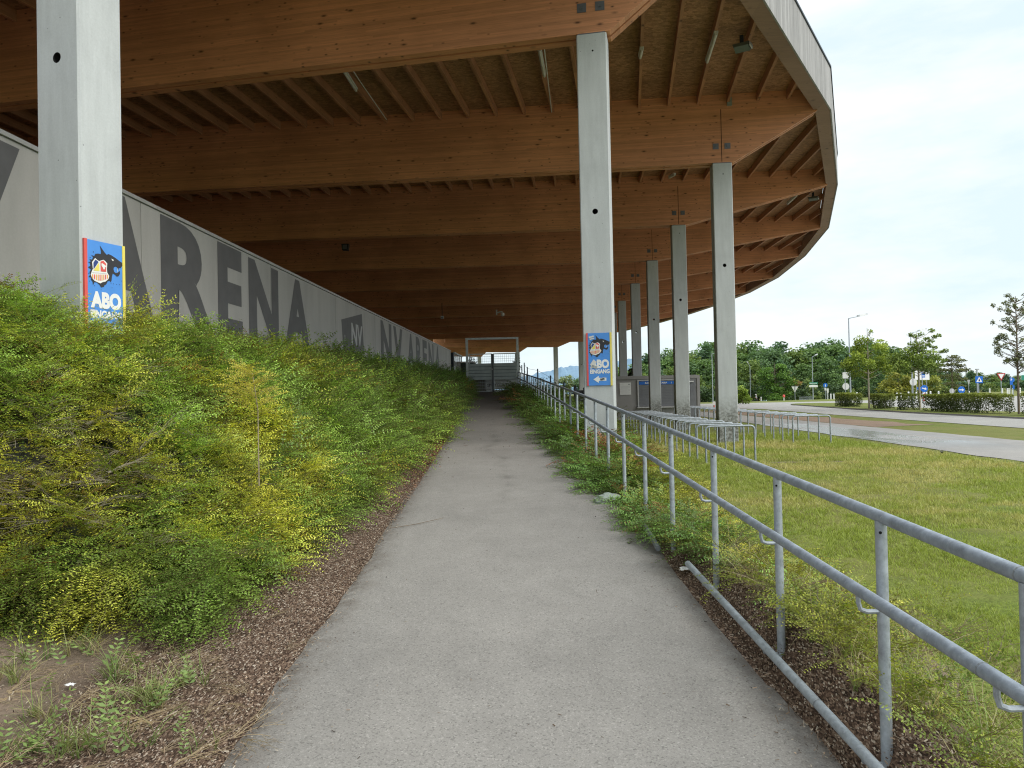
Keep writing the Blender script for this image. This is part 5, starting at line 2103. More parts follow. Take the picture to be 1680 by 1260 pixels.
def own_tree(name, label, cat, px, base_py, d, top_py, crown, trunk_r=0.08, bend=0.0, leaf=0.16, ca=(0.051, 0.102, 0.025), cb=(0.153, 0.238, 0.051), flat=0.6, orange=None, group=None, limbs_every=1, z=None):
    """crown: list of (px, py, depth offset, radius x m, radius z m, count)"""
    b = at(px, base_py, d)
    g = zt(b.x, d) if z is None else z
    root = thing(name, label, cat, (b.x, d, g), 0, group)
    o = root.location
    top = at(px, top_py, d).z - g
    cs, rs, ns, limbs = [], [], [], []
    for k, (cx, cy, dy, rx, rz_, n) in enumerate(crown):
        p = at(cx, cy, d) - o
        cs.append((p.x, dy, p.z))
        rs.append((rx, rx, rz_))
        ns.append(n)
        if k % limbs_every == 0 and p.z > 0.6:
            z0 = max(0.3 * top, min(p.z - 0.35 * abs(p.x) - 0.2, top * 0.95))
            limbs.append((z0, p.x - bend * z0 / top, dy, p.z - z0, trunk_r * 0.32))
    trunk_mb(top, trunk_r, limbs, bend).build('trunk', MAT['palebark'] if name == 'sapling' else MAT['bark'], root)
    V, F, C = leaf_cloud(cs, rs, ns, leaf, ca, cb, flat, orange)
    mesh_arrays('crown', V, F, C, MAT['tree'], root)
    return root


def fill(x0, x1, y0, y1, n, r, cnt, shape='round', seed=1):
    rd = random.Random(seed)
    out = []
    cx, cy = (x0 + x1) / 2, (y0 + y1) / 2
    while len(out) < n:
        u, v = rd.uniform(-1, 1), rd.uniform(-1, 1)
        if shape == 'round' and u * u + v * v > 1:
            continue
        if shape == 'cone' and abs(u) > (v + 1.15) / 2.15:
            continue
        rr = r * rd.uniform(0.7, 1.25)
        out.append((cx + u * (x1 - x0) / 2, cy + v * (y1 - y0) / 2, rd.uniform(-1, 1) * r * 1.6, rr, rr * 0.75, cnt))
    return out


def build_trees():
    own_tree('round_tree', 'dense round green tree turning orange on its right side, behind the give way sign', 'tree', 1272, 664, 142, 596,
             fill(1242, 1303, 600, 655, 62, 1.08, 120, 'round', 3), 0.2, leaf=0.36, ca=(0.034, 0.085, 0.022), cb=(0.19, 0.34, 0.06),
             orange=lambda p: np.clip((p[:, 0] - 2.3) * 0.7 + (p[:, 2] - 4.2) * 0.12 + rng.normal(-0.55, 0.35, len(p)), 0, 0.85))
    own_tree('sapling', 'bright green layered sapling with pale trunk between the first two median hedges', 'tree', 1426, 668, 50, 538,
             [(1428, 545, 0, 0.22, 0.28, 40), (1427, 558, 0, 0.3, 0.2, 60)] + [(cx, cy, dy, 0.56, 0.42, 340) for cx, cy, dy in
              ((1412, 572, 0.3), (1440, 574, -0.4), (1402, 586, -0.3), (1426, 584, 0.5), (1448, 590, 0.2), (1396, 600, 0.3), (1418, 598, -0.5), (1440, 602, 0.4), (1455, 606, -0.2), (1404, 612, 0.1), (1430, 612, 0.5), (1391, 597, -0.1), (1460, 596, 0.2), (1414, 560, 0.1), (1444, 566, 0.1))],
             0.07, leaf=0.15, ca=(0.12, 0.19, 0.03), cb=(0.38, 0.46, 0.07), flat=0.8)
    own_tree('sapling', 'dark green spreading sapling with leaning trunk and loose upper twigs above the white road boards', 'tree', 1510, 676, 45.5, 545,
             [(cx, cy, dy, 0.58, 0.42, 380) for cx, cy, dy in ((1480, 594, 0.2), (1498, 590, -0.4), (1516, 592, 0.4), (1534, 596, 0), (1476, 602, -0.3), (1494, 603, 0.5), (1512, 600, -0.5), (1528, 604, 0.3), (1490, 580, 0.1), (1508, 578, 0.3), (1522, 584, -0.3), (1505, 568, 0), (1470, 588, 0.2))]
             + [(cx, cy, 0, 0.20, 0.14, 48) for cx, cy in ((1502, 552), (1511, 548), (1520, 556), (1528, 543), (1533, 552), (1540, 551), (1524, 566), (1533, 570), (1545, 577), (1540, 586), (1551, 575), (1548, 592), (1494, 549), (1527, 560))],
             0.075, bend=-0.12, leaf=0.14, ca=(0.085, 0.14, 0.03), cb=(0.26, 0.34, 0.065), flat=0.8)
    rd = random.Random(5)
    cr = []
    for k in range(95):
        v = rd.random()
        py = 484 + 118 * v
        half = 6 + 36 * math.sin(math.pi * min(1, 0.12 + v * 0.8)) ** 0.9
        cr.append((1672 + rd.uniform(-1, 1) * half, py, rd.uniform(-0.8, 0.8), rd.uniform(0.11, 0.21), rd.uniform(0.10, 0.18), 62))
    own_tree('sparse_tree', 'slender young tree with open grey-green crown at the right edge behind the hedge', 'tree', 1672, 684, 36, 486, cr, 0.06, leaf=0.085, ca=(0.076, 0.093, 0.043), cb=(0.221, 0.238, 0.102), flat=0.5)
    own_tree('drooping_tree', 'umbrella shaped olive tree with drooping tiers left of the blue crossing sign', 'tree', 1563, 652, 118, 584,
             [(cx, cy, dy, 1.1, 0.35, 130) for cx, cy, dy in ((1563, 586, 0), (1556, 591, 0.5), (1571, 592, -0.5), (1549, 599, 0.3), (1563, 598, 0), (1576, 600, 0.3), (1543, 608, 0), (1557, 607, 0.6), (1571, 608, -0.4), (1582, 607, 0), (1550, 618, 0.4), (1566, 618, 0), (1576, 622, -0.3), (1560, 630, 0.3), (1572, 634, 0))],
             0.14, leaf=0.34, ca=(0.076, 0.085, 0.043), cb=(0.221, 0.230, 0.102), flat=0.4)
    own_tree('yellow_shrub', 'loose yellow-green tall shrub behind the round sign back and bollards', 'shrub', 1475, 658, 98, 612,
             fill(1448, 1500, 608, 654, 34, 0.8, 90, 'round', 8), 0.06, leaf=0.30, ca=(0.119, 0.145, 0.025), cb=(0.374, 0.365, 0.068))
    own_tree('yellow_shrub', 'smaller yellow-green shrub behind the blue arrow sign and red board', 'shrub', 1528, 657, 99, 626,
             fill(1508, 1545, 622, 655, 22, 0.7, 90, 'round', 9), 0.06, leaf=0.30, ca=(0.102, 0.136, 0.025), cb=(0.323, 0.340, 0.068))
    own_tree('light_sapling', 'small light green sapling just right of the furthest right column', 'tree', 1218, 664, 78, 634,
             fill(1208, 1230, 636, 659, 16, 0.42, 80, 'cone', 4), 0.04, leaf=0.22, ca=(0.102, 0.170, 0.025), cb=(0.289, 0.391, 0.051), z=-0.1)
    # trees seen through the gap below the roof, left of the sign column
    own_tree('pale_tree', 'pale green rounded tree below the hill left of the sign column', 'tree', 929, 648, 168, 615,
             fill(919, 940, 616, 645, 18, 1.0, 100, 'round', 14), 0.14, leaf=0.42, ca=(0.128, 0.178, 0.085), cb=(0.289, 0.340, 0.153), z=0.2)
    own_tree('green_tree', 'blue-green bushy tree touching the sign column on its left', 'tree', 954, 650, 160, 618,
             fill(940, 968, 619, 648, 24, 1.0, 100, 'round', 15), 0.14, leaf=0.4, ca=(0.051, 0.102, 0.051), cb=(0.153, 0.238, 0.111), z=0.2)
    own_tree('dark_shrub', 'dark climbing shrub seen between the two slim columns behind the booth', 'shrub', 1039, 640, 62, 600,
             fill(1034, 1043, 604, 636, 12, 0.3, 80, 'round', 16), 0.05, leaf=0.2, ca=(0.020, 0.031, 0.020), cb=(0.051, 0.068, 0.043), z=0.5)
    own_tree('dark_shrub', 'dark bush behind the left end of the gate boards', 'shrub', 776, 604, 64, 590,
             [(773, 592, 0, 0.35, 0.4, 110), (777, 598, 0, 0.45, 0.35, 110), (771, 599, 0, 0.4, 0.3, 100), (783, 601, 0, 0.3, 0.2, 70)], 0.05, leaf=0.14, ca=(0.014, 0.020, 0.014), cb=(0.037, 0.051, 0.031), z=1.6)
    own_tree('dark_shrub', 'dark bush behind the right post of the gate', 'shrub', 849, 606, 60, 585,
             [(849, 590, 0, 0.25, 0.5, 100), (846, 597, 0, 0.3, 0.35, 100), (850, 603, 0, 0.35, 0.35, 90)], 0.05, leaf=0.14, ca=(0.020, 0.027, 0.020), cb=(0.051, 0.061, 0.044), z=1.6)
    # undergrowth in front of the wood
    rd = random.Random(21)
    labs = ('dark undergrowth bush at the foot of the far wood', 'lighter undergrowth bush at the foot of the far wood')
    px, k = 1060, 0
    while px < 1700:
        if not 1236 < px < 1308:
            d = 149 + rd.uniform(-4, 3)
            w = rd.uniform(14, 22)
            lt = k % 3 == 2
            own_tree('wood_bush', labs[1 if lt else 0], 'bush', px, 658, d, 640, fill(px - w, px + w, 634 + rd.uniform(-6, 4), 664, 14, 1.0, 90, 'round', k), 0.05, leaf=0.42,
                     ca=(0.085, 0.128, 0.034) if lt else (0.024, 0.05, 0.024), cb=(0.221, 0.281, 0.076) if lt else (0.085, 0.14, 0.05), group='bushes along the wood edge')
        px += rd.uniform(20, 30)
        k += 1


build_trees()


def build_hedges():
    """clipped median hedges: leaf shell over thin stems"""
    segs = [(55.2, 57.7, 25.5, 'short clipped hedge at the left tip of the median'), (48.9, 50.7, 24.7, 'clipped hedge between the two sapling trunks, second from the left'),
            (45.4, 46.4, 24.4, 'clipped hedge just left of the leaning sapling trunk'), (36.6, 43.3, 24.3, 'longest clipped median hedge with thin see-through right end'), (33.4, 34.8, 24.2, 'end of a clipped hedge cut by the right edge of the photo')]
    for k, (y0, y1, x, lab) in enumerate(segs):
        root = thing('clipped_hedge', lab, 'hedge', (x, (y0 + y1) / 2, 0.1), 0, 'clipped hedges on the median')
        L = y1 - y0
        w, h = 0.9, 0.98
        n = int(3000 * L)
        p = np.stack([rng.uniform(-w / 2, w / 2, n), rng.uniform(-L / 2, L / 2, n), rng.uniform(0.02, h, n)], 1)
        # push most leaves to the shell
        face = rng.integers(0, 4, n)
        sh = rng.random(n) < 0.7
        p[:, 0] = np.where(sh & (face == 0), -w / 2 + np.abs(rng.normal(0, 0.06, n)), p[:, 0])
        p[:, 0] = np.where(sh & (face == 1), w / 2 - np.abs(rng.normal(0, 0.06, n)), p[:, 0])
        p[:, 2] = np.where(sh & (face >= 2), h - np.abs(rng.normal(0, 0.06, n)), p[:, 2])
        b = fbm(p[:, 1] * 1.6 + 9 * k, p[:, 2] * 1.6 + p[:, 0], 61)
        p[:, 2] += (fbm(p[:, 1] * 0.9, p[:, 0] * 0 + k, 62) - 0.5) * 0.22 * (p[:, 2] / h)
        p[:, 0] += (fbm(p[:, 1] * 1.7, p[:, 2] * 2, 63) - 0.5) * 0.25
        thin = 0.50 - 0.42 * (p[:, 2] / h)
        if k == 3:
            thin = np.where(p[:, 1] < -L / 2 + 3.4, 0.80 - 0.50 * p[:, 2] / h, thin)
        keep = b > thin * 0.62 + 0.06
        p = p[keep]
        n = len(p)
        a = rng.normal(0, 1, (n, 3))
        a /= np.linalg.norm(a, axis=1, keepdims=True)
        c = np.cross(a, rng.normal(0, 1, (n, 3)))
        c /= np.linalg.norm(c, axis=1, keepdims=True)
        s = 0.085 * rng.uniform(0.6, 1.3, (n, 1))
        V = np.stack([p - a * s * 0.5, p + c * s * 0.3, p + a * s * 0.5, p - c * s * 0.3], 1).reshape(-1, 3)
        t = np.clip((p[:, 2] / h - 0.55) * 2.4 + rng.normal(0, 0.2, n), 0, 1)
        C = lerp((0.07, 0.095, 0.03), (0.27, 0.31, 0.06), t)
        mesh_arrays('foliage', V, np.arange(4 * n, dtype=np.int32).reshape(-1, 4), np.repeat(C, 4, 0), MAT['tree'], root)
        mb = MB()
        rd = random.Random(k)
        mb.box((0, 0, -0.06), (0.75, L, 0.02))  # buried plate added to tie the loose stems into one piece
        for j in range(int(L * 5)):
            yy = rd.uniform(-L / 2, L / 2)
            xx = rd.uniform(-0.3, 0.3)
            mb.tube([(xx, yy, -0.02), (xx + rd.uniform(-0.1, 0.1), yy + rd.uniform(-0.1, 0.1), 0.4), (xx + rd.uniform(-0.25, 0.25), yy + rd.uniform(-0.25, 0.25), 0.85)], [0.014, 0.011, 0.006], 4)
        mb.build('stems', MAT['bark'], root)


build_hedges()


# ------------------------------------------------------------------ hill, wire fence, dark fence
def build_far():
    # hazy wooded ridge
    xs = np.linspace(-1600, 1500, 420)
    prof = np.interp(xs, [-1600, -700, -200, 0, 90, 170, 260, 330, 430, 700, 1100, 1500], [20, 30, 52, 60, 74, 92, 104, 112, 120, 96, 60, 30])
    bump = (fbm(xs * 0.045, xs * 0 + 2, 3) - 0.5) * 12 + (fbm(xs * 0.16, xs * 0 + 5, 4) - 0.5) * 4 + (fbm(xs * 0.4, xs * 0, 6) - 0.5) * 3
    rows = [(2150, 0.0), (2230, 0.42), (2320, 0.75), (2420, 0.93), (2520, 1.0), (2700, 0.9)]
    V, F = [], []
    for j, (y, k) in enumerate(rows):
        for i, x in enumerate(xs):
            V.append((x, y, -6 + (prof[i] + bump[i]) * k + (float(_hash(i * 1.0, j * 3.0, 1)) - 0.5) * 2.5 * (0 < k)))
    n = len(xs)
    for j in range(len(rows) - 1):
        for i in range(n - 1):
            F.append((j * n + i, j * n + i + 1, (j + 1) * n + i + 1, (j + 1) * n + i))
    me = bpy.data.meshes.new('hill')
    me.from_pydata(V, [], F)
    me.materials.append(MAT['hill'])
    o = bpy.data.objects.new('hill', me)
    COL.objects.link(o)
    tag(o, kind='structure')

    # wire fence running down behind the handrail
    root_p = at(860, 612, 40)
    t = thing('wire_fence', 'dark post and wire fence sloping down behind the top of the handrail', 'fence', tuple(root_p))
    tops = []
    for px, tp, d in ((856, 599, 41), (860, 595, 40), (865, 602, 38.5), (882, 605, 34), (903, 616, 29.5), (925, 627, 26), (945, 636, 23.5)):
        p = at(px, tp, d)
        tops.append((p, d, px))
        mb = MB()
        g = zt(p.x, d)
        mb.bar(Vector((p.x, d, p.z)) - root_p, Vector((p.x, d, g - 0.3)) - root_p, 0.055, 0.055, drop=False)
        mb.build('post', MAT['darkmetal'], t)
    for k in range(4):
        mb = MB()
        mb.tube([tp_[0] - root_p + Vector((0, 0, -0.08 - 0.33 * k)) for tp_ in tops[1:]], 0.006, 5)
        mb.build('wire', MAT['darkmetal'], t)

    # dark slatted fence left of the sign column
    c = at(956, 660, 33)
    t = thing('slatted_fence', 'dark slatted fence low between the handrail and the sign column', 'fence', (c.x, 33, 0))

    def X(px):
        return float(at(px, 640, 33).x) - c.x
    ztop = at(956, 637, 33).z
    mb = MB()
    for k in range(8):
        z = 0.1 + k * (ztop - 0.15) / 8
        mb.box(((X(944) + X(1010)) / 2, 0, z + 0.08), (X(1010) - X(944), 0.03, 0.17))
    mb.build('slats', simple('dark_slats', (0.06, 0.06, 0.065), 0.6), t)
    for px, tp in ((943, 632), (958.5, 636), (970, 624)):
        mb = MB()
        z1 = at(px, tp, 33).z
        mb.box((X(px), -0.04, z1 / 2), (0.11, 0.11, z1))
        mb.build('post', MAT['black'], t)
    mb = MB()
    mb.prism([(-0.02, 0), (0.16, 0), (0.16, 0.20), (-0.02, 0.0)][0:3], (X(938), -0.02, ztop - 0.25), (1, 0, 0), (0, 0, 1), (0, 1, 0), 0.05)
    mb.build('end_panel', MAT['black'], t)


build_far()


# ------------------------------------------------------------------ street furniture in the distance
def pole_base(px, d):
    p = at(px, 650, d)
    return Vector((p.x, d, zt(p.x, d)))


def street_lamp(px, top_py, d, head_px, head_py, label):
    b = pole_base(px, d)
    t = thing('street_lamp', label, 'street lamp', tuple(b), 0, 'street lamps')
    top = at(px, top_py, d) - b
    top.x = 0
    mb = MB()
    mb.tube([(0, 0, -0.2), (0, 0, top.z * 0.35), (0, 0, top.z)], [0.085, 0.07, 0.05], 8)
    mb.build('pole', MAT['galv'], t, smooth=True)
    e = at(head_px, head_py, d) - b
    s = 1 if e.x > 0 else -1
    a = Vector((e.x * 0.45, 0, top.z + (e.z - top.z) * 0.45))
    mb = MB()
    mb.tube([(0, 0, top.z - 0.05), (e.x * 0.12, 0, top.z + 0.03), a], [0.05, 0.042, 0.035], 8)
    mb.build('arm', MAT['galv'], t, smooth=True)
    mb = MB()
    w = 0.16
    dx = e - a
    n = [a + dx * k for k in (0, 0.2, 0.75, 1.0)]
    hw = [0.09, 0.21, 0.21, 0.07]
    vs, fs = [], []
    for p, h in zip(n, hw):
        vs += [p + Vector((0, -h, -0.02)), p + Vector((0, h, -0.02)), p + Vector((0, h * 0.6, 0.15)), p + Vector((0, -h * 0.6, 0.15))]
    for i in range(3):
        for j in range(4):
            fs.append((i * 4 + j, i * 4 + (j + 1) % 4, i * 4 + 4 + (j + 1) % 4, i * 4 + 4 + j))
    fs += [(0, 1, 2, 3), (15, 14, 13, 12)]
    mb.add(vs, fs)
    mb.build('lamp_head', MAT['signgrey'], t)
    return t


def disc(mb, c, r, y, n=28, th=0.02, mi=0):
    mb.tube([(c[0], y, c[1]), (c[0], y + th, c[1])], r, n, mi)


def flat_poly(mb, pts, y, mi=0):
    mb.add([(u, y, v) for u, v in pts], [tuple(range(len(pts)))], mi)


def sign_root(name, label, px, d, cat='sign', group='traffic signs by the far road'):
    b = pole_base(px, d)
    return thing(name, label, cat, tuple(b), 0, group), b


def pole(t, z, r=0.035, x=0.0):
    mb = MB()
    mb.tube([(x, 0.04, -0.2), (x, 0.04, z)], r, 8)
    return mb.build('pole', MAT['galv'], t, smooth=True)


def loc(b, px, py, d):
    p = at(px, py, d) - b
    return p.x, p.z


def rounded(x0, x1, z0, z1, r=0.04):
    out = []
    for cx, cz, a0 in ((x1 - r, z1 - r, 0), (x0 + r, z1 - r, 90), (x0 + r, z0 + r, 180), (x1 - r, z0 + r, 270)):
        for k in range(5):
            a = R(a0 + k * 22.5)
            out.append((cx + r * math.cos(a), cz + r * math.sin(a)))
    return out


def plate(mb, pts, y, th=0.02, mi=0):
    mb.prism(pts, (0, y, 0), (1, 0, 0), (0, 0, 1), (0, 1, 0), th, mi)


def tri(cx, cz, w, down, r=1.0):
    h = w * 0.866
    pts = [(-w / 2, h / 3), (w / 2, h / 3), (0, -2 * h / 3)] if down else [(-w / 2, -h / 3), (0, 2 * h / 3), (w / 2, -h / 3)]
    return [(cx + u * r, cz + v * r) for u, v in pts]


def build_street():
    street_lamp(1231.5, 600, 143, 1225, 593.5, 'street lamp with head to the left, between the right column and the round tree')
    street_lamp(1169.5, 581, 118, 1177, 579, 'street lamp just left of the furthest right column, head to the right')
    street_lamp(1334, 585.5, 127, 1341.5, 581.5, 'street lamp carrying green and white direction boards')
    street_lamp(1395.6, 522, 72, 1423, 516.5, 'tallest street lamp standing out against the sky')
    street_lamp(1497, 546, 88, 1520, 540.5, 'street lamp whose head shows above the dark spreading sapling')

    # direction boards on the lamp
    b = pole_base(1334, 127)
    for (py, m, lab) in ((629, 'green', 'green direction board, upper of two on the lamp post'), (633.6, 'white', 'white direction board, lower of two on the lamp post')):
        t = thing('direction_board', lab, 'sign', (b.x, 127 - 0.1, b.z))
        x0, z = loc(b, 1327, py, 127)
        x1, _ = loc(b, 1341, py, 127)
        mb = MB()
        plate(mb, [(x0 - 0.06, z), (x0 + 0.14, z + 0.18), (x1, z + 0.18), (x1, z - 0.18), (x0 + 0.14, z - 0.18)], -0.02)
        mb.build('board', MAT[m], t)
        mb = MB()
        for k in range(5):
            u = x0 + 0.38 + k * 0.2
            flat_poly(mb, [(u, z - 0.05), (u + 0.13, z - 0.05), (u + 0.13, z + 0.05), (u, z + 0.05)], -0.024)
        flat_poly(mb, [(x0 + 0.08, z), (x0 + 0.24, z + 0.1), (x0 + 0.24, z - 0.1)], -0.024)
        mb.build('print', MAT['white'] if m == 'green' else MAT['signgrey'], t)

    # give way sign seen from its back
    d = 104
    t, b = sign_root('give_way_sign', 'pale back of a give way sign in front of the round tree', 1304.5, d)
    x, z = loc(b, 1304.5, 637, d)
    pole(t, z + 0.35)
    mb = MB()
    plate(mb, tri(0, z, 0.98, True), 0.0)
    mb.build('plate', MAT['offwhite'], t)
    mb = MB()
    mb.box((0, -0.02, z + 0.30), (1.0, 0.02, 0.06))
    mb.box((0, -0.022, z), (0.10, 0.025, 0.7))
    mb.build('rail', MAT['plate'], t)

    # blue round sign far right of the lamp with small white plate
    d = 106
    t, b = sign_root('blue_round_sign', 'round blue sign with a small white plate below, right of the direction boards', 1354.5, d)
    x, z = loc(b, 1355, 632, d)
    pole(t, z)
    mb = MB()
    disc(mb, (0, z), 0.31, -0.02)
    mb.build('plate', MAT['roadblue'], t)
    mb = MB()
    flat_poly(mb, [(-0.05, z - 0.2), (0.05, z - 0.2), (0.06, z + 0.05), (0.02, z + 0.16), (-0.06, z + 0.05)], -0.024)
    mb.build('symbol', MAT['white'], t)
    mb = MB()
    plate(mb, rounded(-0.13, 0.13, z - 0.75, z - 0.38), -0.02)
    mb.build('plate', MAT['offwhite'], t)
    t, b = sign_root('white_sign', 'small pale plate on a post beside the round blue sign', 1358.2, 104)
    x, z = loc(b, 1358.2, 641, 104)
    pole(t, z + 0.3)
    mb = MB()
    plate(mb, rounded(-0.13, 0.13, z - 0.28, z + 0.32), -0.02)
    mb.build('plate', MAT['offwhite'], t)

    # grey backs: square above round on one pole
    d = 70
    t, b = sign_root('sign_post', 'post with square grey sign back above a round one, left of the tallest lamp', 1387.5, d)
    _, z1 = loc(b, 1387, 600, d)
    pole(t, z1)
    x, z = loc(b, 1387.5, 615.8, d)
    mb = MB()
    plate(mb, rounded(x - 0.30, x + 0.30, z - 0.29, z + 0.29), -0.02)
    mb.build('square_plate', MAT['offwhite'], t)
    x, z = loc(b, 1387.6, 634, d)
    mb = MB()
    disc(mb, (x, z), 0.32, -0.02)
    mb.build('round_plate', MAT['offwhite'], t)
    mb = MB()
    mb.box((0, -0.03, z), (0.07, 0.02, 0.62))
    mb.build('rail', MAT['signgrey'], t)

    # round back on a thick post
    d = 66
    t, b = sign_root('round_sign_back', 'large round grey sign back on a thick post left of the white road boards', 1498, d)
    x, z = loc(b, 1497.6, 626.8, d)
    pole(t, loc(b, 1498, 611, d)[1], 0.06)
    mb = MB()
    disc(mb, (x, z), 0.32, -0.09)
    mb.build('plate', MAT['offwhite'], t)
    mb = MB()
    mb.box((0, -0.10, z), (0.09, 0.02, 0.6))
    mb.build('rail', MAT['signgrey'], t)

    # white road boards behind the saplings
    d = 84
    t, b = sign_root('road_board', 'pair of blank white road boards behind the leaning sapling trunk', 1512, d)
    for (xa, xb, ya, yb, px) in ((1500.8, 1507.5, 607, 623, 1504), (1508.5, 1525, 606.5, 623, 1521)):
        x0, z1 = loc(b, xa, ya, d)
        x1, z0 = loc(b, xb, yb, d)
        mb = MB()
        plate(mb, rounded(x0, x1, z0, z1, 0.03), 0.0)
        mb.build('board', MAT['white'], t)
        pole(t, z1, 0.03, loc(b, px, 640, d)[0])
    x0, zz = loc(b, 1516, 612.2, d)
    mb = MB()
    mb.box((x0 + 0.1, -0.012, zz), (1.1, 0.01, 0.035))
    mb.build('seam', MAT['signgrey'], t)

    # parking sign above arrow sign on one pole
    d = 66
    t, b = sign_root('parking_sign', 'blue parking sign above a round white arrow sign on one pole', 1514, d)
    pole(t, loc(b, 1514, 604, d)[1])
    x0, z1 = loc(b, 1511.6, 606, d)
    x1, z0 = loc(b, 1517.8, 619.4, d)
    mb = MB()
    plate(mb, rounded(x0, x1, z0, z1, 0.02), -0.02)
    mb.build('plate', MAT['roadblue'], t)
    mb = MB()
    text_into(mb, 'P', ((x0 + x1) / 2 - 0.08, -0.024, z0 + 0.36), (1, 0, 0), (0, 0, 1), 0.17, 0.28, 0.05)
    mb.add([((x0 + x1) / 2 + u, -0.024, z0 + v) for u, v in ((-0.1, 0.1), (0.1, 0.1), (0.1, 0.19), (-0.1, 0.19))], [(0, 1, 2, 3)])
    mb.build('symbol', MAT['white'], t)

    def arrow_sign(t, x, z, r, y, ang):
        mb = MB()
        disc(mb, (x, z), r, y)
        p = mb.build('round_plate', MAT['roadblue'], t)
        ca, sa = math.cos(ang), math.sin(ang)
        pts = [(-0.72, -0.14), (0.12, -0.14), (0.12, -0.42), (0.74, 0.0), (0.12, 0.42), (0.12, 0.14), (-0.72, 0.14)]
        pts = [((u * ca - v * sa) * r + x, (u * sa + v * ca) * r + z) for u, v in pts]
        mb = MB()
        mb.add([(u, y - 0.004, v) for u, v in pts], [(0, 1, 5, 6), (2, 3, 4), (1, 2, 4, 5)])
        mb.build('arrow', MAT['white'], p)
    x, z = loc(b, 1516, 637.5, d)
    arrow_sign(t, x, z, 0.31, -0.05, R(-14))
    t, b = sign_root('arrow_sign', 'round blue arrow sign in the open, right of the small round sign back', 1577.5, 66)
    x, z = loc(b, 1577.5, 639.6, 66)
    pole(t, z)
    arrow_sign(t, x, z, 0.31, -0.02, R(-2))
    t, b = sign_root('blue_round_sign', 'small blue sign edge peeking out left of the leaning sapling trunk', 1508.3, 80)
    x, z = loc(b, 1508.3, 637.5, 80)
    pole(t, z)
    mb = MB()
    disc(mb, (0, z), 0.22, -0.02)
    mb.build('plate', MAT['roadblue'], t)
    d = 74
    t, b = sign_root('hazard_board', 'red and white hazard board low behind the hedge below the arrow sign', 1515.5, d)
    x, z = loc(b, 1515.3, 650, d)
    mb = MB()
    plate(mb, rounded(x - 0.17, x + 0.17, z - 0.5, z + 0.36, 0.02), 0.0)
    mb.build('board', MAT['trafficred'], t)
    mb = MB()
    for k in range(3):
        flat_poly(mb, [(x - 0.165, z - 0.42 + k * 0.3), (x + 0.165, z - 0.30 + k * 0.3), (x + 0.165, z - 0.17 + k * 0.3), (x - 0.165, z - 0.29 + k * 0.3)], -0.004)
    mb.build('stripes', MAT['white'], t)

    t, b = sign_root('round_sign_back', 'small round grey sign back between the yellow shrub and the open arrow sign', 1562, 82)
    x, z = loc(b, 1562, 641.4, 82)
    pole(t, z)
    mb = MB()
    disc(mb, (0, z), 0.28, -0.02)
    mb.build('plate', MAT['signgrey'], t)
    mb = MB()
    mb.box((0, -0.03, z), (0.06, 0.02, 0.4))
    mb.build('rail', MAT['offwhite'], t)

    d = 95
    t, b = sign_root('give_way_sign', 'narrow grey back of a give way sign right of the open arrow sign', 1590, d)
    x, z = loc(b, 1590, 626.5, d)
    pole(t, z)
    mb = MB()
    plate(mb, [(u * 0.42, v) for u, v in tri(0, 0, 0.9, True)], 0.0)
    p = mb.build('plate', MAT['signgrey'], t)
    p.location = (0, 0, z)

    # blue crossing sign
    d = 68
    t, b = sign_root('crossing_sign', 'square blue sign with white triangle standing alone on the verge', 1606.5, d)
    x0, z1 = loc(b, 1600, 617.4, d)
    x1, z0 = loc(b, 1612.6, 628.4, d)
    pole(t, z1 - 0.1)
    mb = MB()
    plate(mb, rounded(x0, x1, z0, z1, 0.05), -0.02)
    mb.build('plate', MAT['roadblue'], t)
    cx, cz = (x0 + x1) / 2, (z0 + z1) / 2 - 0.05
    mb = MB()
    flat_poly(mb, tri(cx, cz, 0.54, False), -0.024)
    mb.build('triangle', MAT['white'], t)
    mb = MB()
    flat_poly(mb, [(cx - 0.08, cz - 0.1), (cx + 0.08, cz - 0.1), (cx + 0.03, cz + 0.14), (cx - 0.03, cz + 0.14)], -0.028)
    mb.build('symbol', MAT['wolf'], t)
    t, b = sign_root('lantern_post', 'grey post with a small box head rising behind the square blue sign', 1604.3, 92, 'post', None)
    _, z1 = loc(b, 1604.3, 606, 92)
    pole(t, z1, 0.07)
    mb = MB()
    mb.box((0, 0, z1), (0.34, 0.3, 0.14))
    mb.build('lamp_head', MAT['signgrey'], t)

    # red edged give way sign
    d = 80
    t, b = sign_root('give_way_sign', 'red edged give way sign facing the camera at the right', 1643.4, d)
    x, z = loc(b, 1643.4, 616.4, d)
    pole(t, z)
    mb = MB()
    plate(mb, tri(0, z, 0.96, True), -0.02)
    mb.build('plate', MAT['trafficred'], t)
    mb = MB()
    flat_poly(mb, tri(0, z, 0.96, True, 0.66), -0.024)
    mb.build('field', MAT['white'], t)
    d = 92
    t, b = sign_root('parking_sign', 'blue parking sign just left of the sparse tree trunk', 1658.8, d)
    x0, z1 = loc(b, 1656.6, 619.5, d)
    x1, z0 = loc(b, 1661.8, 631.2, d)
    pole(t, z1 - 0.1)
    mb = MB()
    plate(mb, rounded(x0, x1, z0, z1, 0.03), -0.02)
    disc(mb, ((x0 + x1) / 2 + 0.12, z1 - 0.3), 0.28, -0.018)
    mb.build('plate', MAT['roadblue'], t)
    mb = MB()
    text_into(mb, 'P', ((x0 + x1) / 2 - 0.08, -0.024, z1 - 0.42), (1, 0, 0), (0, 0, 1), 0.17, 0.30, 0.05)
    mb.build('symbol', MAT['white'], t)
    t, b = sign_root('blue_sign', 'small blue plate with pale foot right of the parking sign at the right', 1663.2, 96)
    x, z = loc(b, 1663.2, 635.3, 96)
    pole(t, z)
    mb = MB()
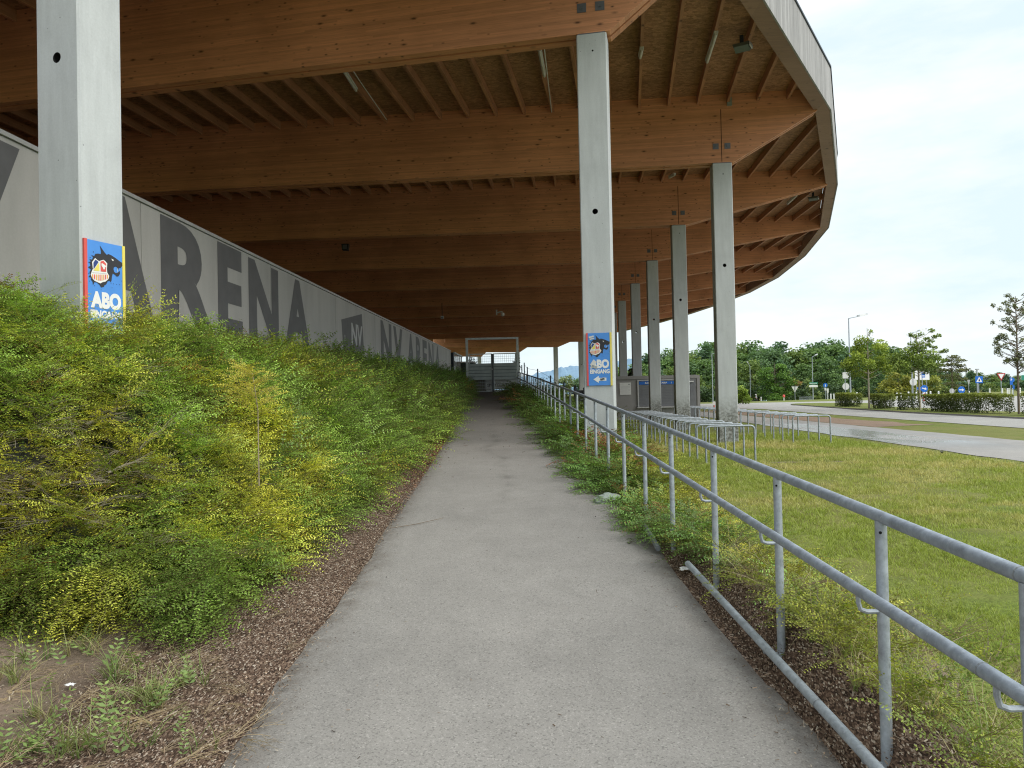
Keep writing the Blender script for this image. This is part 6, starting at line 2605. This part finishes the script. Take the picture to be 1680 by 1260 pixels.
    plate(mb, rounded(-0.12, 0.12, z - 0.25, z + 0.25, 0.03), -0.02)
    mb.build('plate', MAT['roadblue'], t)
    t, b = sign_root('direction_board', 'green direction board cut by the right edge behind the sparse tree', 1686, 84)
    x0, z1 = loc(b, 1675.5, 615.5, 84)
    x1, z0 = loc(b, 1697, 623.5, 84)
    pole(t, z1)
    mb = MB()
    plate(mb, rounded(x0, x1, z0, z1, 0.04), -0.02)
    mb.build('board', MAT['green'], t)

    # bollards
    proto = thing('bollard', 'x', 'bollard', (0, 0, 0), 0, 'white bollards along the far verge')
    mb = MB()
    mb.tube([(0, 0, -0.1), (0, 0, 0.92), (0, 0, 0.97)], [0.085, 0.085, 0.06], 12)
    mb.build('post', MAT['white'], proto, smooth=True)
    mb = MB()
    mb.tube([(0, 0, 0.74), (0, 0, 0.80)], [0.089, 0.089], 12)
    mb.build('reflector', MAT['signgrey'], proto)
    px_list = [(1248.5, 140, 9.5), (1357.7, 106, 10.5), (1363.0, 105, 9), (1368.0, 104, 9), (1406, 92, 12), (1471.5, 86, 11), (1477.8, 88, 10), (1490.7, 80, 14), (1503.4, 76, 14), (1516.2, 80, 12), (1520.0, 82, 12), (1526.7, 84, 13), (1540, 86, 12),
               (1590.3, 97, 8.5), (1624, 96, 12.5), (1644.8, 104, 10.5), (1653, 106, 10), (1655.5, 108, 10), (1661.8, 104, 10.5), (1674, 98, 12)]
    for k, (px, d, hp) in enumerate(px_list):
        b = pole_base(px, d)
        s = hp * d / 1220 / 0.95
        lab = 'white bollard, %s from the left among those along the far verge' % ORD[k]
        if k == 0:
            proto.location, proto.scale = b, (0.95, 0.95, s)
            proto['label'] = lab
        else:
            dup(proto, b, 0, (0.95, 0.95, s), lab)

    # small red topped hydrant, terracotta trough, pale crate group
    b = pole_base(1286, 118)
    t = thing('hydrant', 'small red topped pale post at the foot of the round tree', 'hydrant', tuple(b))
    mb = MB()
    mb.tube([(0, 0, -0.1), (0, 0, 0.55)], 0.085, 10)
    mb.build('foot', MAT['offwhite'], t, smooth=True)
    mb = MB()
    mb.tube([(0, 0, 0.552), (0, 0, 0.86), (0, 0, 0.98)], [0.15, 0.15, 0.05], 12)
    mb.tube([(-0.21, 0, 0.72), (0.21, 0, 0.72)], 0.06, 8)
    mb.build('head', MAT['red'], t, smooth=True)
    b = pole_base(1224.5, 136)
    t = thing('planter', 'low terracotta trough beside the foot of the lamp', 'planter', tuple(b))
    mb = MB()
    mb.prism([(-0.75, 0), (0.75, 0), (0.8, 0.22), (-0.8, 0.22)], (0, -0.15, 0), (1, 0, 0), (0, 0, 1), (0, 1, 0), 0.3)
    mb.build('trough', MAT['brick'], t)
    mb = MB()
    for k in range(12):
        mb.tube([(-0.65 + k * 0.12, 0, 0.2), (-0.65 + k * 0.12 + random.uniform(-0.05, 0.05), 0, 0.2 + random.uniform(0.05, 0.16))], [0.04, 0.01], 5)
    mb.build('plants', MAT['bark'], t)
    b = pole_base(1253, 138)
    t = thing('pale_barrier', 'small pale blue barrier element beside the first bollard', 'barrier', tuple(b))
    mb = MB()
    for k, h in enumerate((0.42, 0.30, 0.36, 0.30, 0.46)):
        mb.prism([(-0.11, 0), (0.11, 0), (0.05, h), (-0.05, h)], (-0.42 + k * 0.22, -0.12, 0), (1, 0, 0), (0, 0, 1), (0, 1, 0), 0.24)
    mb.build('body', simple('pale_blue', (0.45, 0.58, 0.60), 0.6), t)
    b = pole_base(1322, 116)
    t = thing('railing', 'low grey railing at the wood edge between give way sign back and lamp', 'railing', tuple(b))
    mb = MB()
    for k in range(15):
        mb.tube([(-1.0 + k * 0.143, 0, 0), (-1.0 + k * 0.143, 0, 0.45)], 0.016, 5)
    mb.tube([(-1.0, 0, 0.45), (1.0, 0, 0.45)], 0.02, 6)
    mb.tube([(-1.0, 0, 0.08), (1.0, 0, 0.08)], 0.02, 6)
    mb.build('bars', MAT['galv'], t)

    # red-brown forked post with dark crossbar and pale round plate, left of the furthest column
    d = 58
    b = pole_base(1180, d)
    t = thing('forked_post', 'red-brown forked wooden post with dark crossbar left of the furthest right column', 'post', tuple(b))
    mb = MB()
    mb.tube([(0, 0, -0.1), (0.0, 0, 0.6), (-0.02, 0, 1.0)], [0.20, 0.16, 0.12], 9)
    mb.tube([(-0.02, 0, 0.9), (-0.17, 0, 1.25)], [0.09, 0.05], 7)
    mb.tube([(-0.02, 0, 0.9), (0.16, 0, 1.22)], [0.09, 0.05], 7)
    mb.build('stump', MAT['rust'], t, smooth=True)
    mb = MB()
    mb.box((0.08, 0, 1.52), (0.95, 0.12, 0.05))
    mb.tube([(-0.33, 0, 1.5), (-0.15, 0, 1.22)], 0.03, 6)
    mb.build('crossbar', MAT['black'], t)
    b = pole_base(1171.3, 57)
    t = thing('round_plate_post', 'short post with a small pale round plate beside the forked post', 'post', tuple(b))
    mb = MB()
    mb.tube([(0, 0.02, -0.1), (0, 0.02, 0.62)], 0.05, 8)
    mb.build('post', MAT['red'], t)
    mb = MB()
    disc(mb, (0, 0.55), 0.14, -0.04)
    mb.build('plate', MAT['white'], t)


build_street()


# ------------------------------------------------------------------ person walking in the distance
def build_person():
    d = 140
    b = pole_base(1241, d)
    t = thing('person', 'person in white cap, grey shirt and dark trousers walking left beside the round tree', 'person', tuple(b), 0)
    J = {  # x forward is -x (walking left), z up
        'pelvis': (0, 0, 0.93), 'waist': (-0.01, 0, 1.08), 'chest': (-0.04, 0, 1.30), 'neck': (-0.07, 0, 1.47), 'head': (-0.10, 0, 1.56), 'crown': (-0.10, 0, 1.70),
        'hipl': (0, 0.09, 0.90), 'kneel': (-0.18, 0.10, 0.50), 'anklel': (-0.24, 0.10, 0.09), 'toel': (-0.40, 0.10, 0.04),
        'hipr': (0, -0.09, 0.90), 'kneer': (0.07, -0.10, 0.49), 'ankler': (0.28, -0.10, 0.13), 'toer': (0.18, -0.10, 0.03),
        'shl': (-0.05, 0.18, 1.40), 'ell': (0.10, 0.22, 1.15), 'wrl': (0.05, 0.22, 0.92), 'hal': (0.02, 0.22, 0.83),
        'shr': (-0.05, -0.18, 1.40), 'elr': (-0.14, -0.23, 1.13), 'wrr': (-0.36, -0.22, 1.02), 'har': (-0.44, -0.21, 0.99)}
    rad = {'pelvis': 0.15, 'waist': 0.135, 'chest': 0.165, 'neck': 0.06, 'head': 0.095, 'crown': 0.075, 'hipl': 0.095, 'kneel': 0.065, 'anklel': 0.045, 'toel': 0.035,
           'hipr': 0.095, 'kneer': 0.065, 'ankler': 0.045, 'toer': 0.035, 'shl': 0.07, 'ell': 0.048, 'wrl': 0.033, 'hal': 0.03, 'shr': 0.07, 'elr': 0.048, 'wrr': 0.033, 'har': 0.03}
    names = list(J)
    E = [('pelvis', 'waist'), ('waist', 'chest'), ('chest', 'neck'), ('neck', 'head'), ('head', 'crown')]
    for s in 'lr':
        E += [('pelvis', 'hip' + s), ('hip' + s, 'knee' + s), ('knee' + s, 'ankle' + s), ('ankle' + s, 'toe' + s), ('chest', 'sh' + s), ('sh' + s, 'el' + s), ('el' + s, 'wr' + s), ('wr' + s, 'ha' + s)]
    me = bpy.data.meshes.new('body')
    me.from_pydata([J[n] for n in names], [(names.index(a), names.index(c)) for a, c in E], [])
    o = bpy.data.objects.new('tmp_body', me)
    COL.objects.link(o)
    m = o.modifiers.new('skin', 'SKIN')
    for i, n in enumerate(names):
        me.skin_vertices[0].data[i].radius = (rad[n], rad[n])
        me.skin_vertices[0].data[i].use_root = n == 'pelvis'
    sb = o.modifiers.new('sub', 'SUBSURF')
    sb.levels = sb.render_levels = 2
    dg = bpy.context.evaluated_depsgraph_get()
    dg.update()
    bm_ = bpy.data.meshes.new_from_object(o.evaluated_get(dg))
    bpy.data.objects.remove(o)
    bm_.materials.clear()
    for k in ('skin', 'shirt', 'trousers', 'black'):
        bm_.materials.append(MAT[k])
    for p in bm_.polygons:
        c = p.center
        arm = abs(c.y) > 0.155
        if c.z < 0.11:
            p.material_index = 3
        elif c.z < 0.98 and not (arm and c.z > 0.75):
            p.material_index = 2
        elif c.z < 1.46 and not (arm and c.z < 1.17):
            p.material_index = 1
        else:
            p.material_index = 0
        p.use_smooth = True
    bm_.name = 'body'
    ob = bpy.data.objects.new('body', bm_)
    COL.objects.link(ob)
    ob.parent = t
    mb = MB()
    mb.tube([(-0.10, 0, 1.62), (-0.10, 0, 1.69), (-0.10, 0, 1.735), (-0.10, 0, 1.755)], [0.118, 0.115, 0.085, 0.03], 14)
    mb.box((-0.24, 0, 1.635), (0.14, 0.15, 0.018))
    mb.build('cap', MAT['white'], t, smooth=True)
    s = 14.5 * d / 1220 / 1.75
    t.scale = (s, s, s)


build_person()


# ------------------------------------------------------------------ fittings below the roof
def fit(px, py, z):
    return at_z(px, py, z)


def build_fittings():
    def tube_light(a, b, zz, lab, end=None):
        p, q = fit(*a, zz), fit(*b, zz)
        mid = (p + q) / 2
        t = thing('tube_light', lab, 'light fitting', tuple(mid), 0, 'tube lights below the roof joists')
        mb = MB()
        mb.bar(p - mid + Vector((0, 0, 0.03)), q - mid + Vector((0, 0, 0.03)), 0.10, 0.05)
        mb.build('housing', MAT['offwhite'], t)
        mb = MB()
        mb.tube([p - mid + Vector((0, 0, -0.045)), q - mid + Vector((0, 0, -0.045))], 0.038, 10)
        mb.build('diffuser', MAT['tube'], t, smooth=True)
        if end:
            pts = [fit(x, y, zz + (0.02 if i < len(end) - 1 else 0.0)) for i, (x, y) in enumerate(end)]
            c = thing('conduit', 'thin conduit from the ' + lab.replace(' in the middle of the first roof bay,', ''), 'conduit', tuple(pts[0]), 0, 'cable conduits below the roof')
            mb = MB()
            mb.tube([x - pts[0] for x in pts], 0.014, 6)
            mb.build('pipe', MAT['offwhite'], c)
    tube_light((563, 113), (584, 146), 10.03, 'tube light in the middle of the first roof bay, well left of the sign column', ((578, 114), (589, 131), (634, 196)))
    tube_light((885, 79), (893, 122), 10.03, 'tube light left of the sign column, two joists away', ((893, 79), (905, 184)))
    tube_light((1053, 78), (1050, 92), 10.03, 'short tube light end right of the sign column top')
    tube_light((1175, 52), (1160, 99), 10.03, 'tube light at the right of the first roof bay beside the floodlight')
    tube_light((1308, 318), (1292, 333), 10.03, 'small tube light in the third roof bay near the roof edge')
    tube_light((1107, 285), (1098, 290), 10.03, 'tube light end peeking below the second beam')
    # floodlights
    for (px, py, lab) in ((1217, 76, 'dark floodlight at the right of the first roof bay'), (1334, 325, 'small dark floodlight in the third roof bay near the edge')):
        c = fit(px, py, 9.85)
        t = thing('floodlight', lab, 'floodlight', tuple(c), R(-30))
        mb = MB()
        mb.prism([(-0.17, -0.04), (0.17, -0.04), (0.20, 0.05), (-0.20, 0.05)], (0, -0.12, 0), (1, 0, 0), (0, 0.25, 0.97), (0, 1, -0.25), 0.24)
        mb.build('housing', simple('floodlight_grey', (0.12, 0.14, 0.13), 0.4, 0.2), t)
        mb = MB()
        mb.box((0.215, 0.0, -0.02), (0.03, 0.26, 0.08))
        mb.build('lens', MAT['frame'], t)
        mb = MB()
        mb.box((0, 0, 0.16), (0.08, 0.08, 0.2))
        mb.build('bracket', MAT['darkmetal'], t)
    # junction box on beam B
    d = axis_dir(5)
    n = Vector((d.y, -d.x, 0))
    p = on_axis(5, 0.25, 10.08) + n * 0.26
    t = thing('junction_box', 'grey green junction box at the top of the second beam', 'junction box', tuple(p), R(ROOF_AXES[5][2]))
    mb = MB()
    mb.box((0, 0, 0), (0.14, 0.06, 0.24))
    mb.build('box', simple('box_grey_green', (0.22, 0.25, 0.22), 0.6), t)
    mb = MB()
    mb.box((0, -0.033, 0), (0.11, 0.006, 0.2))
    mb.build('lid', simple('lid_grey_green', (0.26, 0.29, 0.26), 0.6), t)
    # loudspeaker below the third beam, camera and sensor far along the roof
    d = axis_dir(6)
    n = Vector((d.y, -d.x, 0))
    s0 = -15.0
    for s_ in np.arange(-24, 0, 0.05):
        q = on_axis(6, float(s_), 8.1) + n * 0.3
        v = q - EYE
        px = 840 + FPX * v.dot(_R) / v.dot(_F)
        if px > 567:
            s0 = float(s_)
            break
    p = on_axis(7, s0 * 0.62, 8.62)
    q = fit(567, 406, 8.45)
    t = thing('loudspeaker', 'small black loudspeaker box hanging on the dark left part of a beam', 'loudspeaker', tuple(q), 0)
    mb = MB()
    mb.prism([(-0.13, -0.14), (0.13, -0.14), (0.16, 0.14), (-0.16, 0.14)], (0, -0.15, 0), (1, 0, 0), (0, 0, 1), (0, 1, 0), 0.26)
    mb.build('box', MAT['black'], t)
    mb = MB()
    mb.box((0, -0.158, 0), (0.2, 0.012, 0.2))
    mb.build('grille', MAT['plate'], t)
    q = at(816, 512, 48.5)
    t = thing('security_camera', 'white dome camera on a wall arm hanging below the beams above the gate', 'camera', tuple(q), 0)
    mb = MB()
    mb.box((-0.05, 0, -0.02), (0.09, 0.12, 0.34))
    mb.build('mount', MAT['offwhite'], t)
    mb = MB()
    mb.tube([(0.0, 0, -0.05), (0.16, -0.03, 0.0), (0.30, -0.05, 0.0), (0.34, -0.05, -0.06)], 0.045, 8)
    mb.build('arm', MAT['offwhite'], t, smooth=True)
    mb = MB()
    mb.tube([(0.34, -0.05, -0.05), (0.34, -0.05, -0.10), (0.34, -0.05, -0.22), (0.34, -0.05, -0.29)], [0.05, 0.12, 0.115, 0.04], 12)
    mb.build('dome', MAT['offwhite'], t, smooth=True)
    q = at(725.5, 521, 46)
    t = thing('sensor_box', 'tiny grey box with a dark opening hanging below the beams left of the gate', 'sensor', tuple(q), 0)
    mb = MB()
    mb.box((0, 0, 0), (0.17, 0.14, 0.16))
    mb.build('box', MAT['signgrey'], t)
    mb = MB()
    mb.box((0.0, -0.073, -0.02), (0.09, 0.008, 0.08))
    mb.build('opening', MAT['hole'], t)
    mb = MB()
    mb.box((0.0, 0.0, 0.5), (0.04, 0.04, 0.82))
    mb.build('hanger', MAT['black'], t)


build_fittings()


# ------------------------------------------------------------------ stone, litter, stick, sprinkler
def build_small():
    p = hit(996, 827)
    bm = bmesh.new()
    bmesh.ops.create_icosphere(bm, subdivisions=3, radius=1.0)
    for v in bm.verts:
        c = v.co.copy()
        k = 1 + 0.22 * (float(fbm(c.x * 1.7 + 3, c.y * 1.7 + c.z, 5)) - 0.5) * 2
        v.co = Vector((round(c.x * k * 3.2) / 3.2 * 0.55 + c.x * k * 0.45, c.y * k, round(c.z * k * 2.6) / 2.6 * 0.5 + c.z * k * 0.5))
        v.co = Vector((v.co.x * 0.165 + 0.02 * v.co.z, v.co.y * 0.11, max(v.co.z * 0.070, -0.03)))
    me = bpy.data.meshes.new('stone')
    bm.to_mesh(me)
    bm.free()
    me.materials.append(MAT['stone'])
    o = bpy.data.objects.new('stone', me)
    COL.objects.link(o)
    o.location = (p.x, p.y, float(path_z(p.y)) + 0.036)
    o.rotation_euler = (0.05, -0.06, 0.2)
    tag(o, 'pale grey-green stone lying at the right edge of the path', 'stone')
    # crumpled paper
    for px, py, lab, sx in ((1128, 940, 'crumpled white litter on the right path edge by the kick rail', 0.055), (345, 1128 - 1, 'white scrap on the bare soil at the lower left', 0.0), (115, 1131, 'white scrap of paper on the bare soil at the lower left', 0.022)):
        if not sx:
            continue
        p = hit(px, py)
        mb = MB()
        rd = random.Random(int(px))
        n = 7
        vs = [(((i / (n - 1)) - 0.5) * 2 * sx, ((j / (n - 1)) - 0.5) * 1.1 * sx, rd.uniform(0, 0.4) * sx + 0.003) for j in range(n) for i in range(n)]
        vs = [(x + rd.uniform(-0.2, 0.2) * sx, y + rd.uniform(-0.2, 0.2) * sx, z) for x, y, z in vs]
        mb.add(vs, [(j * n + i, j * n + i + 1, (j + 1) * n + i + 1, (j + 1) * n + i) for j in range(n - 1) for i in range(n - 1)])
        o = mb.build('paper_litter', MAT['paper'], None, loc=(p.x, p.y, max(zt(p.x, p.y), float(path_z(p.y)) if sx > 0.03 else -9) + 0.012))
        tag(o, lab, 'litter')
    # thin stick lying across the path
    a, b = hit(641, 873), hit(729, 857)
    mb = MB()
    m = (a + b) / 2 + Vector((0.0, -0.02, 0))
    z = Vector((0, 0, 0.022))
    mb.tube([Vector((0, 0, 0)) + z, m - a + z, b - a + z + Vector((0, 0, 0.01))], [0.004, 0.0035, 0.002], 6)
    o = mb.build('stick', MAT['bark'], None, loc=(a.x, a.y, float(path_z(a.y))))
    tag(o, 'thin dry stick lying across the left half of the path', 'stick')
    # lawn sprinkler spraying onto the asphalt
    p = at_z(1545, 744.5, 0.02)
    t = thing('lawn_sprinkler', 'small black lawn sprinkler spraying water onto the footway', 'sprinkler', (p.x, p.y, 0.0))
    mb = MB()
    mb.tube([(0, 0, -0.05), (0, 0, 0.05)], 0.028, 10)
    mb.tube([(0, 0, 0.05), (0, 0, 0.075)], 0.04, 10)
    mb.build('riser', MAT['black'], t)
    k = NT('water_spray')
    tr = k.n('BsdfTransparent')
    df = k.n('BsdfPrincipled')
    k.set(df.inputs['Base Color'], (0.8, 0.82, 0.85, 1))
    ms = k.n('MixShader')
    ms.inputs[0].default_value = 0.9
    k.t.links.new(tr.outputs[0], ms.inputs[1])
    k.t.links.new(df.outputs[0], ms.inputs[2])
    k.t.links.new(ms.outputs[0], k.out.inputs[0])
    rd = random.Random(3)
    vs, fs = [], []
    for i in range(420):
        u = rd.random() ** 0.7
        d = Vector((0.22 + rd.gauss(0, 0.10), 0.95 + rd.gauss(0, 0.05), 0))
        L = 5.0 * u
        q = Vector((d.x * L, d.y * L, 0.07 + 0.75 * u - 0.78 * u * u + rd.gauss(0, 0.03) * u))
        s = rd.uniform(0.002, 0.005)
        e = Vector((s, 0, 0)), Vector((0, 0, s * 1.5))
        b0 = len(vs)
        vs += [q - e[0], q - e[1], q + e[0], q + e[1]]
        fs.append((b0, b0 + 1, b0 + 2, b0 + 3))
    mb = MB()
    mb.add(vs, fs)
    mb.build('water_spray', k.m, t, recalc=False)


build_small()

# ------------------------------------------------------------------ daylight: bright thin overcast, soft sun from behind on the right
SUN_EL, SUN_AZ = R(46), R(122)                 # azimuth clockwise from +Y
w = bpy.data.worlds.new("World")
SC.world = w
w.use_nodes = True
nt = w.node_tree
nt.nodes.clear()
out = nt.nodes.new('ShaderNodeOutputWorld')
bg = nt.nodes.new('ShaderNodeBackground')
bg.inputs['Strength'].default_value = 0.125
sky = nt.nodes.new('ShaderNodeTexSky')
sky.sky_type = 'NISHITA'
sky.sun_disc = False
sky.sun_elevation = SUN_EL
sky.sun_rotation = SUN_AZ
sky.air_density, sky.dust_density, sky.ozone_density = 1.0, 2.0, 1.0
tc = nt.nodes.new('ShaderNodeTexCoord')
mp = nt.nodes.new('ShaderNodeMapping')
mp.inputs['Scale'].default_value = (1.0, 1.0, 3.6)
nt.links.new(tc.outputs['Generated'], mp.inputs['Vector'])
ns = nt.nodes.new('ShaderNodeTexNoise')
ns.inputs['Scale'].default_value = 2.3
ns.inputs['Detail'].default_value = 7
ns.inputs['Roughness'].default_value = 0.58
nt.links.new(mp.outputs[0], ns.inputs['Vector'])
rp = nt.nodes.new('ShaderNodeValToRGB')
rp.color_ramp.elements[0].position, rp.color_ramp.elements[0].color = 0.40, (0, 0, 0, 1)
rp.color_ramp.elements[1].position, rp.color_ramp.elements[1].color = 0.62, (1, 1, 1, 1)
nt.links.new(ns.outputs['Fac'], rp.inputs[0])
# thin bright overcast: paler gaps between the clouds, brighter overhead than near the horizon
hz = nt.nodes.new('ShaderNodeSeparateXYZ')
nt.links.new(tc.outputs['Generated'], hz.inputs[0])
zr = nt.nodes.new('ShaderNodeMapRange')
zr.inputs['From Min'].default_value, zr.inputs['From Max'].default_value = 0.40, 1.0
zr.inputs['To Min'].default_value, zr.inputs['To Max'].default_value = 1.0, 1.75
nt.links.new(hz.outputs[2], zr.inputs['Value'])
cl = nt.nodes.new('ShaderNodeMix')
cl.data_type = 'RGBA'
nt.links.new(rp.outputs[0], cl.inputs[0])
cl.inputs[6].default_value = (6.8, 8.05, 8.5, 1)
cl.inputs[7].default_value = (9.0, 9.2, 9.3, 1)
ml = nt.nodes.new('ShaderNodeVectorMath')
ml.operation = 'SCALE'
nt.links.new(cl.outputs[2], ml.inputs[0])
nt.links.new(zr.outputs[0], ml.inputs['Scale'])
mx = nt.nodes.new('ShaderNodeMix')
mx.data_type = 'RGBA'
mx.inputs[0].default_value = 0.93
nt.links.new(sky.outputs[0], mx.inputs[6])
nt.links.new(ml.outputs[0], mx.inputs[7])
nt.links.new(mx.outputs[2], bg.inputs['Color'])
nt.links.new(bg.outputs[0], out.inputs['Surface'])

sd = bpy.data.lights.new('sun', 'SUN')
sd.energy = 2.6
sd.angle = R(40)
sd.color = (1.0, 0.95, 0.86)
so = bpy.data.objects.new('sun', sd)
COL.objects.link(so)
dv = Vector((math.sin(SUN_AZ) * math.cos(SUN_EL), math.cos(SUN_AZ) * math.cos(SUN_EL), math.sin(SUN_EL)))
so.rotation_euler = dv.to_track_quat('Z', 'Y').to_euler()

SC.view_settings.view_transform = 'Standard'
SC.view_settings.look = 'None'
SC.view_settings.exposure = 0
SC.view_settings.gamma = 1
SC.cycles.max_bounces = 8
SC.cycles.diffuse_bounces = 5
SC.cycles.transparent_max_bounces = 8
SC.cycles.use_denoising = True
SC.cycles.denoiser = 'OPENIMAGEDENOISE'
SC.cycles.denoising_input_passes = 'RGB_ALBEDO_NORMAL'
SC.cycles.denoising_prefilter = 'NONE'
SC.cycles.filter_width = 1.15
